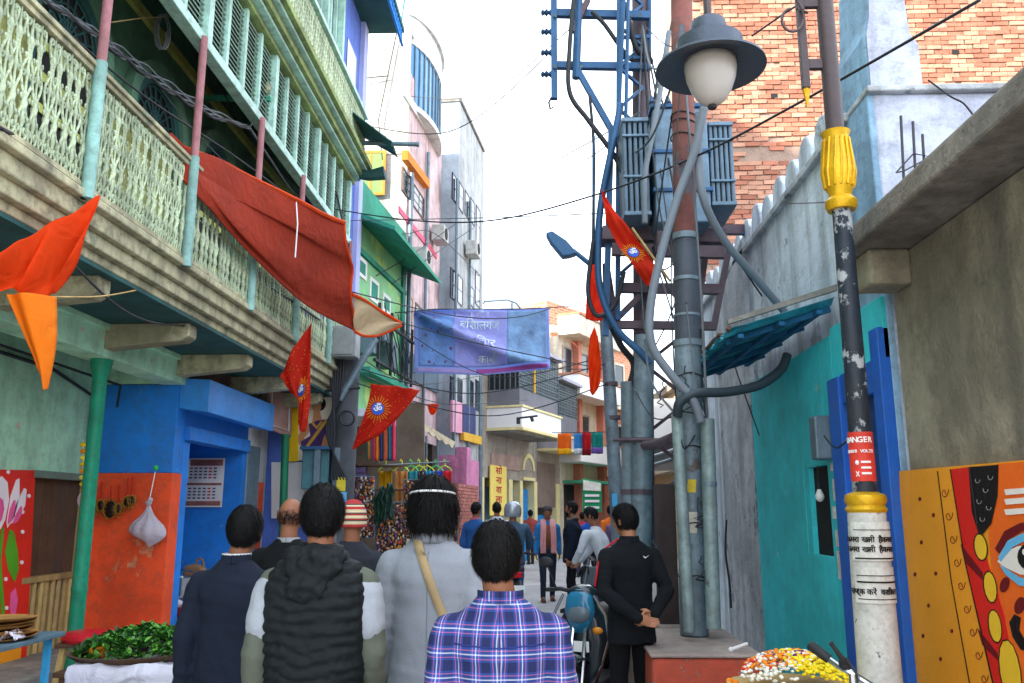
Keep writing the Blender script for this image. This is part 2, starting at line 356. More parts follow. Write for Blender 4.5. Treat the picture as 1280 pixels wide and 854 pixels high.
# arches in the upper wall
m_arch = mat('arch_teal', '#5f8c74', var=.2, streak=.3, grime=.3)
for k, y in enumerate([2.9, 4.4, 5.95, 7.5, 9.0, 10.55, 12.0]):
    for r0, r1, w0, m in ((.50, .62, .09, m_arch), (.40, .50, .05, m_dteal)):
        def f(b):
            pts = []
            for a in [math.pi * i / 16 for i in range(17)]: pts.append((BU, y + r1 * math.cos(a), 5.3 + r1 * math.sin(a)))
            pts = [(BU, y + r1, 3.70)] + pts + [(BU, y - r1, 3.70), (BU, y - r0, 3.70)]
            for a in [math.pi * i / 16 for i in range(16, -1, -1)]: pts.append((BU, y + r0 * math.cos(a), 5.3 + r0 * math.sin(a)))
            pts.append((BU, y + r0, 3.70)); b.prism(pts, (1, 0, 0), w0)
        part('arch_moulding', m, f)
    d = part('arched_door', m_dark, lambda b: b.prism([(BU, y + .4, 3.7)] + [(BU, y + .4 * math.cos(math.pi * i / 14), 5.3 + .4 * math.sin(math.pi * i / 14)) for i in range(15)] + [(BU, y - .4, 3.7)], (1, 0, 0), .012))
    part('fan_lattice', m_dteal, lambda b: [b.tube([(BU + .03, y, 5.3), (BU + .03, y + .39 * math.cos(a), 5.3 + .39 * math.sin(a))], .01, 4) for a in [math.pi * i / 9 for i in range(10)]] + [b.tube([(BU + .03, y + r * math.cos(a), 5.3 + r * math.sin(a)) for a in [math.pi * i / 12 for i in range(13)]], .01, 4) for r in (.14, .27, .38)], d)
    for zz in (4.3, 4.55, 4.8, 5.05):
        part('shutter_rail', m_ylw, lambda b: b.box(BU + .012, BU + .03, y - .39, y + .39, zz, zz + .07), d)
part('wall_moulding', m_ylw, lambda b: b.box(BU, BU + .05, YA0, YA1, 6.2, 6.3))
# louvred shutters of the second floor: every slat its own piece
m_slat = mat('louvre_slat', '#a3c4b4', rough=.6, var=.15, objrand=.2, grime=.5)
slatb = MB(); slatb.obox((0, 0, 0), (.010, .385, .034), Matrix.Rotation(R(-40), 3, 'Y')); slat = mesh_of(slatb, m_slat)
PW = .46; y = YA1 - .04; k = 0
m_frame = mat('shutter_frame', '#aed6ca', rough=.55, var=.15, grime=.5)
part('shutter_gap_shade', m_dark, lambda b: b.box(BX - .10, BX - .085, 3.0, YA1, 5.8, 6.74))  # black board added; its colour stands for the shade between the slats
part('shutter_sill', m_frame, lambda b: b.box(BX - .07, BX + .05, YA0, YA1, 5.70, 5.80), bevel=.008)
while y > 4.9:
    thick = .055 if k % 4 else .10
    part('shutter_stile', m_frame, lambda b: b.box(BX - .07, BX + (.012 if k % 4 else .035), y - thick, y, 5.80, 6.74), bevel=.004)
    if y - thick - .4 > 4.9:
        for j in range(17):
            piece('louvre_slat', slat, A, Matrix.Translation((BX - .03, y - thick - .2, 5.84 + j * .0535)))
    y -= thick + .40; k += 1
# cornice
for x1, z0, z1, m in ((BX + .06, 6.74, 6.80, m_cornice), (BX + .15, 6.80, 6.84, m_frame), (BX + .20, 6.84, 6.93, m_cornice), (BX + .27, 6.93, 6.97, m_frame), (BX + .33, 6.97, 7.06, m_cornice)):
    part('cornice_moulding', m, lambda b: b.box(BX - .3, x1, YA0, YA1 + .06, z0, z1), bevel=.008)
# upper balcony and tall windows above the cornice
ub = baluster_mesh(); y = 8.3
while y < YA1 - .02:
    piece('baluster', bal, A, Matrix.Translation((BX + .2, y, 7.06)) @ Matrix.Diagonal((1, .9, .9, 1))); y += .1
part('upper_rail', m_frame, lambda b: b.box(BX + .16, BX + .25, 6.0, YA1, 7.83, 7.90), bevel=.006)
for y in (8.4, 9.3, 10.2, 11.1, 12.0):
    wd = part('window', m_frame, lambda b: (b.box(BX - .36, BX - .28, y - .36, y - .30, 7.9, 10.1), b.box(BX - .36, BX - .28, y + .30, y + .36, 7.9, 10.1), b.box(BX - .36, BX - .28, y - .3, y + .3, 10.04, 10.1), b.box(BX - .36, BX - .28, y - .03, y + .03, 7.9, 10.04), b.box(BX - .36, BX - .29, y - .3, y + .3, 8.9, 8.96)))
    for s in (-1, 1):
        part('pane', m_glass, lambda b: b.box(BX - .345, BX - .335, y + s * .165 - .13, y + s * .165 + .13, 7.95, 10.0), wd)
part('upper_post', m_frame, lambda b: [b.box(BX - .30, BX - .2, yy - .05, yy + .05, 7.06, 10.6) for yy in (7.95, 8.85, 9.75, 10.65, 11.55, 12.5)])
# scalloped tin valance hanging at the far end of the upper balcony
part('tin_valance', m_dteal, lambda b: b.prism([(BX + .2, 11.6, 7.5), (BX + .75, 11.75, 7.1)] + [(BX + .75 + .02 * (i % 2), 11.75 + i * .1, 7.1 + .03 * (i % 2)) for i in range(1, 8)] + [(BX + .2, 12.5, 7.5)], (0, 0, 1), .02))
part('rain_spout', m_dteal, lambda b: b.tube([(BX, 12.5, 6.9), (BX + .3, 12.52, 6.86), (BX + .55, 12.52, 6.9)], [.08, .09, .12], 8))
# ground floor: recessed mint wall, beam, pole, partition
wl = part('shop_wall', m_grn, lambda b: b.box(-5.3, SXW, YA0, 9.2, 1.95, 3.42))
part('lower_wall', m_cream, lambda b: (b.box(-5.3, SXW, YA0, 8.12, 0, 1.95), b.box(-5.3, SXW - .10, 8.12, 9.2, 0, 1.95)))
part('lintel', mat('grey_lintel', '#6f7f74', grime=.4), lambda b: b.box(-5.3, SXW + .05, 8.12, 9.12, 1.93, 2.0))
part('shutter_panel', m_wood, lambda b: [b.box(SXW - .1, SXW - .05, 8.14 + i * .155, 8.14 + i * .155 + .15, .98, 1.93) for i in range(7)])
part('shutter_ledge', m_bamboo, lambda b: b.box(SXW - .1, SXW + .03, 8.12, 9.2, .92, .98), bevel=.008)
for i in range(10):
    part('slat', m_bamboo, lambda b: b.tube([(SXW - .02 + rnd.uniform(-.01, .01), 8.17 + i * .108, .02), (SXW - .02, 8.17 + i * .108 + rnd.uniform(-.02, .02), .92)], .034, 7), smooth=True)
part('door_post', m_bamboo, lambda b: b.box(SXW - .06, SXW + .05, 9.1, 9.2, .0, 1.93), bevel=.008)
part('beam', m_grn, lambda b: (b.box(-4.3, -4.02, YA0, 9.3, 3.0, 3.30), b.box(-4.36, -3.98, YA0, 9.3, 3.24, 3.30)), bevel=.01)
part('pier', m_grn, lambda b: b.box(-4.95, -4.12, 9.2, 9.5, 3.0, 3.42))
part('plinth', m_conc, lambda b: b.box(-5.2, -4.32, YA0, 9.2, 0, .24), bevel=.02)
part('partition_wall', m_blue, lambda b: b.box(-5.0, -4.08, 9.2, 9.42, 2.02, 3.02), bevel=.01)
part('partition_dado', m_orange, lambda b: (b.box(-5.2, -4.07, 9.19, 9.42, 0, 2.02), b.box(-5.05, -4.92, 9.13, 9.19, .24, 2.0), b.box(-4.45, -4.07, 9.02, 9.19, .24, .42)), bevel=.01)
part('green_pillar', m_green, lambda b: b.lathe([(.085, 0), (.085, .12), (.068, .14), (.066, .9), (.071, .93), (.066, .96), (.063, 2.82), (.085, 2.9), (.10, 3.0)], (-4.14, 7.62, 0), 16), smooth=True)
# blue shop bay
part('bay_wall', m_blue, lambda b: (b.box(-4.3, -4.08, 9.42, 9.6, 0, 3.0), b.box(-4.3, -4.08, 11.32, 11.5, 0, 3.0), b.box(-4.3, -4.08, 9.6, 11.32, 2.42, 3.0), b.box(-5.4, -4.3, 11.32, 11.5, 0, 3.0), b.box(-5.4, -4.3, 9.42, 9.6, 0, 3.0), b.box(-5.5, -5.4, 9.42, 11.5, 0, 3.0), b.box(-5.4, -4.3, 9.6, 11.32, 2.9, 3.0)))
part('bay_floor', m_conc, lambda b: b.box(-5.4, -4.05, 9.42, 11.5, 0, .3))
part('blue_lintel', m_blue, lambda b: b.box(-4.1, -4.02, 9.45, 11.45, 2.40, 2.56), bevel=.008)
part('awning_box', mat('blue_awning_tin', '#3a93e8', rough=.4, var=.15, peel='#7fb0e8', peel_amt=.66, pscale=1.6, grime=.25), lambda b: b.prism([(-4.08, 9.22, 2.74), (-3.74, 9.22, 2.69), (-3.74, 9.22, 3.06), (-4.08, 9.22, 3.08)], (0, 1, 0), 2.3), bevel=.008)
part('signboard_back', mat('brown_board', '#6a5245', var=.25, grime=.4), lambda b: b.box(-4.1, -4.0, 9.5, 11.6, 3.05, 3.33))
part('far_wall', m_white, lambda b: (b.box(-5.4, -4.1, 11.5, 11.9, 0, 3.3), b.box(-5.4, -4.15, 11.9, YA1, 0, 3.3)))
part('orange_dado', m_orange, lambda b: b.box(-4.1, -4.09, 11.95, 12.3, .3, 2.02))
g = part('folding_gate', m_steel, lambda b: [b.box(-4.06, -4.035, 11.5 + i * .05, 11.515 + i * .05, .1, 2.5) for i in range(9)])
part('gate_lattice', m_steel, lambda b: [b.tube([(-4.05, 11.5, z), (-4.05, 11.92, z + .3)], .008, 4) for z in [.2 + .25 * i for i in range(9)]] + [b.tube([(-4.05, 11.92, z), (-4.05, 11.5, z + .3)], .008, 4) for z in [.2 + .25 * i for i in range(9)]], g)
part('electric_conduit', m_wire, lambda b: (b.tube([(SXW + .03, 6.5, 3.05), (SXW + .04, 8.2, 3.02), (SXW + .05, 9.0, 2.85), (SXW + .03, 9.05, 2.0)], .018, 6), b.tube([(SXW + .05, 7.0, 3.1), (-4.6, 8.9, 2.95), (-4.75, 9.15, 2.75)], .014, 6)))
# lotus painting on the lower wall
lw = Face((SXW + .012, 3), (SXW + .012, 9), flip=False)
if lw.N.x < 0: lw = Face((SXW + .012, 3), (SXW + .012, 9), flip=True)
m_lred = mat('mural_red', '#e02a1a', rough=.5, var=.08); m_lgrn = mat('mural_green', '#4f9e1c', rough=.5, var=.12)
m_lpink = mat('mural_pink', '#ef5d9a', rough=.5, var=.1); m_lw = mat('mural_white', '#f2e6ea', rough=.5, var=.06); m_lor = mat('mural_orange', '#f59a1d', rough=.5, var=.08)
pm = part('lotus_mural', m_lred, lambda b: lw.poly(b, [(-60, 586), (43, 588), (30, 850), (-60, 870)], 0, .012))
part('mural_base', m_lor, lambda b: lw.poly(b, [(-60, 775), (28, 778), (24, 852), (-60, 870)], .013, .004), pm)
for pts in ([(-12, 630), (-8, 605), (2, 595), (9, 603), (11, 625), (6, 650), (0, 662)], [(8, 652), (13, 620), (20, 600), (24, 598), (24, 620), (18, 645), (9, 660)], [(12, 655), (20, 630), (30, 610), (33, 612), (31, 632), (22, 650)]):
    part('lotus_petal', m_lw, lambda b: lw.poly(b, pts, .013, .004), pm)
    cx = sum(p[0] for p in pts) / len(pts); cy = sum(p[1] for p in pts) / len(pts)
    part('petal_blush', m_lpink, lambda b: lw.poly(b, [(cx + (x - cx) * .6 - 2, cy + (yy - cy) * .5 + 12) for x, yy in pts], .018, .003), pm)
for pts in ([(6, 690), (12, 662), (17, 665), (22, 690), (23, 712), (18, 728), (10, 712)], [(2, 660), (5, 660), (1, 700), (6, 770), (2, 772), (-4, 700)]):
    part('lotus_leaf', m_lgrn, lambda b: lw.poly(b, pts, .013, .004), pm)
part('lotus_bud', m_lpink, lambda b: lw.poly(b, [(12, 760), (13, 742), (19, 735), (22, 750), (19, 768), (14, 772)], .013, .004), pm)
part('mural_dot', m_lw, lambda b: [lw.poly(b, [(x + 2.2 * math.cos(a), yy + 2.6 * math.sin(a)) for a in [i * math.pi / 4 for i in range(8)]], .013, .004) for x, yy in ((10, 590), (36, 620), (28, 665), (27, 703), (7, 724), (8, 760), (28, 640))], pm)
# blue roof lattice of the neighbour behind and narrow blue house
N1 = thing('narrow_blue_house', 'narrow house with periwinkle blue corner strip squeezed beside the balcony house', 'house', (-4, 13.3, 0))
m_peri = mat('periwinkle_paint', '#5a78cf', var=.15, streak=.3, grime=.2)
part('wall', m_peri, lambda b: b.box(-8, -3.28, 12.58, 14.1, 0, 10.4), N1)
part('corner_strip', mat('lilac_paint', '#a9b1df', var=.1, streak=.2), lambda b: b.box(-3.28, -3.2, 13.8, 14.1, 0, 10.4), N1)
for z in (5.2, 8.2): part('window_strip', m_glass, lambda b: b.box(-3.28, -3.268, 12.85, 13.6, z, z + 1.3), N1)
part('eave', m_dteal, lambda b: b.box(-4.5, -2.55, 12.6, 14.2, 10.4, 10.5), N1)
part('eave_lattice', mat('bright_blue_iron', '#2f7fd0'), lambda b: [b.tube([(-2.58, 12.65 + i * .15, 10.4), (-2.58, 12.65 + i * .15 + .13, 10.14)], .014, 4) for i in range(10)] + [b.tube([(-2.58, 12.65 + i * .15 + .13, 10.4), (-2.58, 12.65 + i * .15, 10.14)], .014, 4) for i in range(10)] + [b.box(-2.6, -2.56, 12.6, 14.2, 10.12, 10.15)], N1)
# ------------------------------------------------------------------ green house with the sloping sunshade
def fpart(name, m, parent, fn, **kw):
    mb = MB(); fn(mb); return mb.build(name, m, parent, **kw)
def dirp(p, th, t): return (p[0] + math.sin(R(th)) * t, p[1] + math.cos(R(th)) * t)
def window_on(fc, parent, box, frame, pane, w=.0, fw=.05, mull=1, rec=.04, bars=0):
    """a window from its pixel box (x0,y0,x1,y1) on a wall plane: frame, panes as sub-parts"""
    (u0, z1), (u1, z0) = fc.hit(box[0], box[1], w), fc.hit(box[2], box[3], w)
    u0, u1 = min(u0, u1), max(u0, u1); z0, z1 = min(z0, z1), max(z0, z1)
    def fr(b):
        fc.box(b, u0, u0 + fw, z0, z1, w - .02, w + .022); fc.box(b, u1 - fw, u1, z0, z1, w - .02, w + .022)
        fc.box(b, u0 + fw, u1 - fw, z1 - fw, z1, w - .02, w + .022); fc.box(b, u0 + fw, u1 - fw, z0, z0 + fw, w - .02, w + .022)
        for i in range(1, mull + 1):
            uu = u0 + (u1 - u0) * i / (mull + 1); fc.box(b, uu - fw * .4, uu + fw * .4, z0 + fw, z1 - fw, w - .01, w + .018)
        for i in range(1, bars + 1):
            zz = z0 + (z1 - z0) * i / (bars + 1); fc.box(b, u0 + fw, u1 - fw, zz - .012, zz + .012, w, w + .016)
    wd = fpart('window', frame, parent, fr)
    n = mull + 1; s = (u1 - u0) / n
    for i in range(n):
        fpart('pane', pane, wd, lambda b: fc.box(b, u0 + i * s + fw * .3, u0 + (i + 1) * s - fw * .3, z0 + .02, z1 - .02, w - .01, w + .012))
    return wd
def prismwall(fc, b, u0, u1, z0, z1, depth): fc.box(b, u0, u1, z0, z1, -depth, 0)
gp = P(431, 640, 14.15); G0 = (gp.x, gp.y); G1 = dirp(G0, 5.9, 3.25)
gf = Face(G0, G1); 
if gf.N.x < 0: gf = Face(G0, G1, True)
Hs = thing('green_house', 'bright green house with sloping sunshade slab and clutter of meters and cables', 'house', (*G0, 0))
m_lgw = mat('lime_green_plaster', '#86c48c', var=.25, scale=.8, peel='#b9d87a', peel_amt=.55, pscale=.7, streak=.2)
m_tg = mat('teal_green_paint', '#2f957c', var=.2, streak=.35, grime=.4)
fpart('wall', m_lgw, Hs, lambda b: prismwall(gf, b, 0, gf.len, 3.3, 6.75, 4.5))
fpart('ground_wall', m_white, Hs, lambda b: prismwall(gf, b, 0, gf.len, 0, 3.3, 4.5) if False else gf.box(b, 0, gf.len, 0, 3.3, -4.5, -1.2))
fpart('parapet', m_tg, Hs, lambda b: gf.box(b, -.02, gf.len + .02, 6.75, 7.55, -4.5, .02))
def shade(b):
    uz = [(.1, 6.75), (.75, 6.45), (.75, 6.39), (.1, 6.66)]
    pts = [gf.a + gf.N * w_ + gf.U * -.1 + Vector((0, 0, z)) for w_, z in [(0.0, 6.85), (.75, 6.52), (.75, 6.45), (0.0, 6.75)]]
    b.prism(pts, gf.U, gf.len + .35)
fpart('sunshade', m_tg, Hs, shade)
fpart('string_course', m_tg, Hs, lambda b: (gf.box(b, 0, gf.len, 6.15, 6.25, 0, .06), gf.box(b, 0, gf.len, 3.95, 4.05, 0, .35), gf.box(b, gf.len - .22, gf.len, 3.3, 6.75, 0, .05)))
for bx in ((447, 318, 457, 352), (462, 345, 472, 382), (478, 365, 487, 396)):
    window_on(gf, Hs, bx, m_whitep, m_tg, fw=.07, mull=0)
for u, z in ((.35, 4.35), (1.0, 4.7), (1.5, 4.3)): fpart('meter_box', m_steel, Hs, lambda b: gf.box(b, u, u + .35, z, z + .5, .02, .3), bevel=.01)
fpart('iron_bracket', m_wire, Hs, lambda b: [gf.box(b, .3, 2.9, z, z + .05, .3, .36) for z in (4.2, 5.0)] + [gf.box(b, u, u + .04, 4.1, 5.3, .3, .35) for u in (.5, 1.3, 2.1, 2.8)])
fpart('tangled_cable', m_wire, Hs, lambda b: [b.tube([gf.pt(.3 + i * .3, 5.2 + .1 * (i % 3), .3), gf.pt(.5 + i * .3, 4.5 + .15 * (i % 2), .42), gf.pt(.9 + i * .28, 4.7, .35), gf.pt(1.1 + i * .25, 4.1, .4)], .012, 5) for i in range(7)])
fpart('parapet_wall', m_white, Hs, lambda b: gf.box(b, 0, gf.len, 3.2, 3.32, -1.2, .3))
for u0, u1 in ((0, .2), (gf.len - .5, gf.len)): fpart('shop_pier', mat('cream_pier', '#d8cfb8', streak=.3), Hs, lambda b: gf.box(b, u0, u1, 0, 3.3, -1.2, 0))
# ------------------------------------------------------------------ tall pink and white house with the curved bay
E0 = dirp(G1, 5.9, .05); E1 = dirp(E0, 5.5, 3.4); ef = Face(E0, E1)
if ef.N.x < 0: ef = Face(E0, E1, True)
Et = thing('pink_tower_house', 'tall white and pale pink house with curved glazed bay under its roof', 'house', (*E0, 0))
m_pink = mat('pale_pink_plaster', '#dcc0c2', var=.12, scale=.8, streak=.5, grime=.45)
m_hotpink = mat('hot_pink_paint', '#d98ab4', var=.15, streak=.3, grime=.4)
topE = P(495, 40, E0[1]).z
fpart('side_wall', mat('weathered_white', '#bcbcb4', var=.12, scale=.9, streak=.3, grime=.55, bump=.5), Et, lambda b: ef.box(b, 0, .06, 0, topE, -3.2, -.001))
fpart('front_wall', m_pink, Et, lambda b: ef.box(b, .06, ef.len, 3.2, topE - 1.0, -3.2, 0))
fpart('parapet', m_white, Et, lambda b: ef.box(b, 0, .3, topE, topE + .25, -3.2, 0), bevel=.01)
fpart('string_course', m_white, Et, lambda b: ef.box(b, -.03, 1.2, topE - 3.0, topE - 2.9, -1.3, .02), bevel=.01)
def bay(b, r, z0, z1, mi=0):
    pts = [ef.pt(ef.len * .5 + 1.55 * math.cos(a), z0, -.25 + r * math.sin(a)) for a in [math.pi * i / 14 for i in range(15)]]
    b.prism(pts, (0, 0, 1), z1 - z0)
zb0 = P(520, 150, 19).z; zb1 = P(515, 90, 19).z
fpart('curved_bay', m_white, Et, lambda b: (bay(b, .5, zb1, zb1 + .7), bay(b, .57, zb1 + .7, zb1 + .8)))
bl = fpart('bay_glazing', mat('blue_glass', '#3f7fb0', rough=.2, var=.2, spec=.6, bump=0), Et, lambda b: bay(b, .45, zb0 - .2, zb1))
fpart('bay_mullion', m_steel, bl, lambda b: [b.tube([ef.pt(ef.len * .5 + 1.56 * math.cos(a), zb0 - .2, -.25 + .47 * math.sin(a)), ef.pt(ef.len * .5 + 1.56 * math.cos(a), zb1, -.25 + .47 * math.sin(a))], .02, 4) for a in [math.pi * i / 16 for i in range(17)]])
fpart('bay_sill', m_white, Et, lambda b: bay(b, .53, zb0 - .34, zb0 - .2))
m_owood = mat('orange_window_wood', '#c9822f', var=.15, rough=.6); m_gpane = mat('green_pane', '#7d9a5c', rough=.3, var=.2, bump=0)
sf = Face((E0[0] - 3.2, E0[1] - .02), (E0[0], E0[1] - .02))
if sf.N.y > 0: sf = Face((E0[0] - 3.2, E0[1] - .02), (E0[0], E0[1] - .02), True)
window_on(sf, Et, (446, 189, 481, 244), m_owood, m_gpane, mull=1, bars=1, fw=.06)
window_on(ef, Et, (503, 208, 529, 276), mat('brown_frame', '#6d5a52'), m_glass, mull=3, bars=2, fw=.04)
fpart('window_hood', mat('orange_hood', '#e08030'), Et, lambda b: ef.poly(b, [(502, 188), (530, 226), (530, 236), (502, 200)], 0, .14))
fpart('pink_band', mat('rose_band', '#e0607f'), Et, lambda b: ef.poly(b, [(498, 258), (545, 318), (545, 324), (498, 266)], 0, .03))
fpart('stair_band', m_white, Et, lambda b: ef.poly(b, [(503, 107), (543, 172), (543, 184), (503, 120)], 0, .05))
fpart('drain_pipe', m_steel, Et, lambda b: b.tube([ef.pt(.08, 2, .08), ef.pt(.08, 9.0, .08)], .05, 8), smooth=True)
window_on(ef, Et, (504, 362, 514, 425), m_owood, m_glass, mull=1, bars=1)
window_on(ef, Et, (519, 378, 532, 440), mat('brown_frame', '#6d5a52'), m_glass, mull=1, bars=1)
fpart('slate_board', mat('slate_board', '#5b6b78'), Et, lambda b: ef.poly(b, [(503, 436), (545, 462), (545, 492), (503, 470)], 0, .06))
fpart('wall_marks', m_wire, Et, lambda b: [b.tube([sf.pt(*sf.hit(x0, y0, .01), .01), sf.pt(*sf.hit(x1, y1, .01), .01)], .012, 5) for x0, y0, x1, y1 in ((496, 40, 473, 150), (473, 150, 478, 200), (440, 18, 490, 20), (452, 98, 486, 95))])
fpart('roof_aerial', mat('blue_rod', '#3f87a8'), Et, lambda b: (b.tube([P(500, 40, 18.5), P(507, -10, 18.5)], .025, 5), b.tube([P(510, 45, 18.5), P(509, 30, 18.5)], .05, 5), b.tube([P(524, 40, 19.5), P(523, 30, 19.5)], .05, 5)))
# ground floor of the pink house: open shop with hot pink walls and scalloped awning
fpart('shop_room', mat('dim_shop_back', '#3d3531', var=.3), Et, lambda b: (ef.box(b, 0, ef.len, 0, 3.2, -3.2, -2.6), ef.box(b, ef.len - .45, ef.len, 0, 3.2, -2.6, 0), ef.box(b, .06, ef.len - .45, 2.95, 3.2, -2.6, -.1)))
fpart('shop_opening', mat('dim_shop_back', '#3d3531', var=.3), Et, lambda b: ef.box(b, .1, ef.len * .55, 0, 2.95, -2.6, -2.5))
SIGNS = lambda: (fpart('shop_sign', mat('sign_white_pink', '#d79ab0'), Fb, lambda b: ff.poly(b, [(563, 500), (575, 504), (575, 542), (563, 540)], .02, .06)),
fpart('shop_sign', mat('sign_navy', '#39406c'), Fb, lambda b: ff.poly(b, [(576, 505), (592, 510), (592, 547), (576, 543)], .02, .06)),
fpart('shop_sign', mat('sign_yellow', '#d9a93a'), Fb, lambda b: ff.poly(b, [(575, 540), (598, 546), (598, 556), (575, 550)], .02, .10)))
aw = fpart('scalloped_awning', mat('striped_awning', '#cfc2a6', var=.25, scale=4), Et, lambda b: b.prism([P(526, 528, 17.4), P(568, 553, 19.6)] + [P(568 - 4.2 * i, 560 - 2.5 * i + (3 if i % 2 else 0), 19.6 - .22 * i) for i in range(1, 10)] + [P(526, 537, 17.4)], (1, 0, 0), .03))
for x, d in ((533, 17.8), (547, 18.6)): fpart('awning_pole', m_steel, Et, lambda b: b.tube([P(x, 545, d), P(x, 620, d)], .025, 6))
# ------------------------------------------------------------------ grey white concrete block with tall narrow windows
fx = P(568, 640, 21.2); F0 = (fx.x, fx.y); F1 = dirp(F0, 7, 3.4); ff = Face(F0, F1)
if ff.N.x < 0: ff = Face(F0, F1, True)
Fb = thing('concrete_block', 'plain off-white concrete block with tall narrow dark windows and grey side wall', 'building', (*F0, 0))
topF = P(568, 127, 21.2).z
m_bluegrey = mat('bluegrey_cement', '#bccad6', var=.15, scale=.7, streak=.4, grime=.35)
fpart('side_wall', m_bluegrey, Fb, lambda b: ff.box(b, 0, .05, 0, topF, -4.0, -.001))
fpart('front_wall', mat('dull_white_cement', '#b4b8ba', var=.12, scale=.8, streak=.4, grime=.45), Fb, lambda b: ff.box(b, .05, ff.len, 0, topF - .02, -4.0, 0))
SIGNS()
fpart('pink_shop_front', m_hotpink, Fb, lambda b: (ff.box(b, -.02, ff.len * .98, 0, 3.0, -1.2, .02), ff.box(b, .0, .5, 0, 3.2, .02, .3)))
fpart('coping', m_conc, Fb, lambda b: ff.box(b, -.04, ff.len, topF, topF + .1, -4.0, .05))
m_nav = mat('dark_navy_frame', '#2b2f45', rough=.4)
for bx in ((565.5, 215, 571, 257), (573.5, 226, 578.5, 268), (581, 237, 586, 276), (588, 246, 593, 284), (595, 256, 599.5, 310), (563.5, 334, 569.5, 378), (572, 342, 577.5, 384), (587, 356, 592, 386), (594, 337, 599.5, 386), (563, 470, 569, 510), (572, 472, 577, 515), (586, 474, 591, 512), (594, 474, 599, 515)):
    window_on(ff, Fb, bx, m_nav, m_glass, fw=.03, mull=0, bars=1)
fpart('corner_pipe', m_steel, Fb, lambda b: b.tube([P(600, 700, 24.2), P(600, 470, 24.2)], .07, 8), smooth=True)
fpart('roof_rail', m_steel, Fb, lambda b: (b.tube([P(604, 380, 25), P(606, 377, 25), P(634, 375, 26), P(645, 379, 26.4), P(650, 385, 26.6)], .035, 6), b.tube([P(640, 376, 26.2), P(640, 390, 26.2)], .03, 6)))
# ------------------------------------------------------------------ gold shop building with the grilled balcony
q = P(602, 640, 24.8); S0 = (q.x, q.y); S1 = dirp(S0, 19.8, 7.0); sfc = Face(S0, S1)
if sfc.N.x < 0: sfc = Face(S0, S1, True)
Sb = thing('grilled_balcony_house', 'grey house with caged balcony above shuttered shops and yellow name board', 'house', (*S0, 0))
m_stone = mat('grey_brown_stone', '#a59c92', var=.2, streak=.35, grime=.35)
zf = 3.9; m_lilac = mat('lilac_grey_paint', '#a8a6b4', var=.12, streak=.3)
fpart('wall', m_stone, Sb, lambda b: sfc.box(b, 0, sfc.len, 2.6, 6.9, -4, 0))
fpart('upper_wall', m_whitep, Sb, lambda b: sfc.box(b, 3.2, sfc.len, 6.9, 8.6, -4, -.3))
fpart('shop_back', mat('shop_dark_grey', '#4f5358', var=.3), Sb, lambda b: sfc.box(b, 0, sfc.len, 0, 2.6, -4, -.35))
for u0, u1 in ((-.05, .12), (1.05, 1.2), (2.05, 2.35), (3.0, 3.25), (4.3, 4.6), (6.6, 7.0)):
    fpart('pier', mat('cream_yellow_paint', '#e2d6a0', var=.1, streak=.2), Sb, lambda b: sfc.box(b, u0, u1, 0, 2.6, -.35, .03))
m_roll = mat('roller_shutter_blue', '#6f8ea6', var=.15, rough=.5); m_bdoor = mat('sky_blue_door', '#2f86c8', var=.15)
for u0, u1, m in ((.12, 1.05, m_roll), (1.2, 2.05, m_roll), (2.35, 3.0, m_roll), (3.25, 4.3, m_bdoor), (4.6, 6.6, m_bdoor)):
    sh = fpart('roller_shutter', m, Sb, lambda b: sfc.box(b, u0, u1, 0, 2.35 if u0 < 4 else 1.5, -.34, -.22))
    for i in range(15 if u0 < 4 else 9):
        fpart('shutter_rib', m, sh, lambda b: sfc.box(b, u0, u1, .1 + i * .15, .2 + i * .15, -.22, -.195))
ring = lambda uc, r0, r1, zc: [(uc + r1 * math.cos(math.pi * i / 12), zc + r1 * math.sin(math.pi * i / 12)) for i in range(13)] + [(uc + r0 * math.cos(math.pi * i / 12), zc + r0 * math.sin(math.pi * i / 12)) for i in range(12, -1, -1)]
fpart('arched_window', mat('cream_yellow_paint', '#e2d6a0'), Sb, lambda b: (sfc.polyuz(b, ring(3.75, .42, .56, 2.95), 0, .06), sfc.box(b, 3.2, 4.3, 2.62, 2.72, 0, .08)))
fpart('arch_pane', m_stone, Sb, lambda b: sfc.polyuz(b, [(3.75 + .4 * math.cos(math.pi * i / 12), 2.95 + .4 * math.sin(math.pi * i / 12)) for i in range(13)], 0, .02))
fpart('brown_screen', mat('brown_screen', '#7d6e66'), Sb, lambda b: sfc.box(b, 4.65, 6.5, 1.75, 3.3, -.1, .02))
fpart('faded_board', mat('faded_rose_board', '#a78f86', var=.25), Sb, lambda b: sfc.box(b, .6, 3.0, 2.9, 3.35, 0, .05))
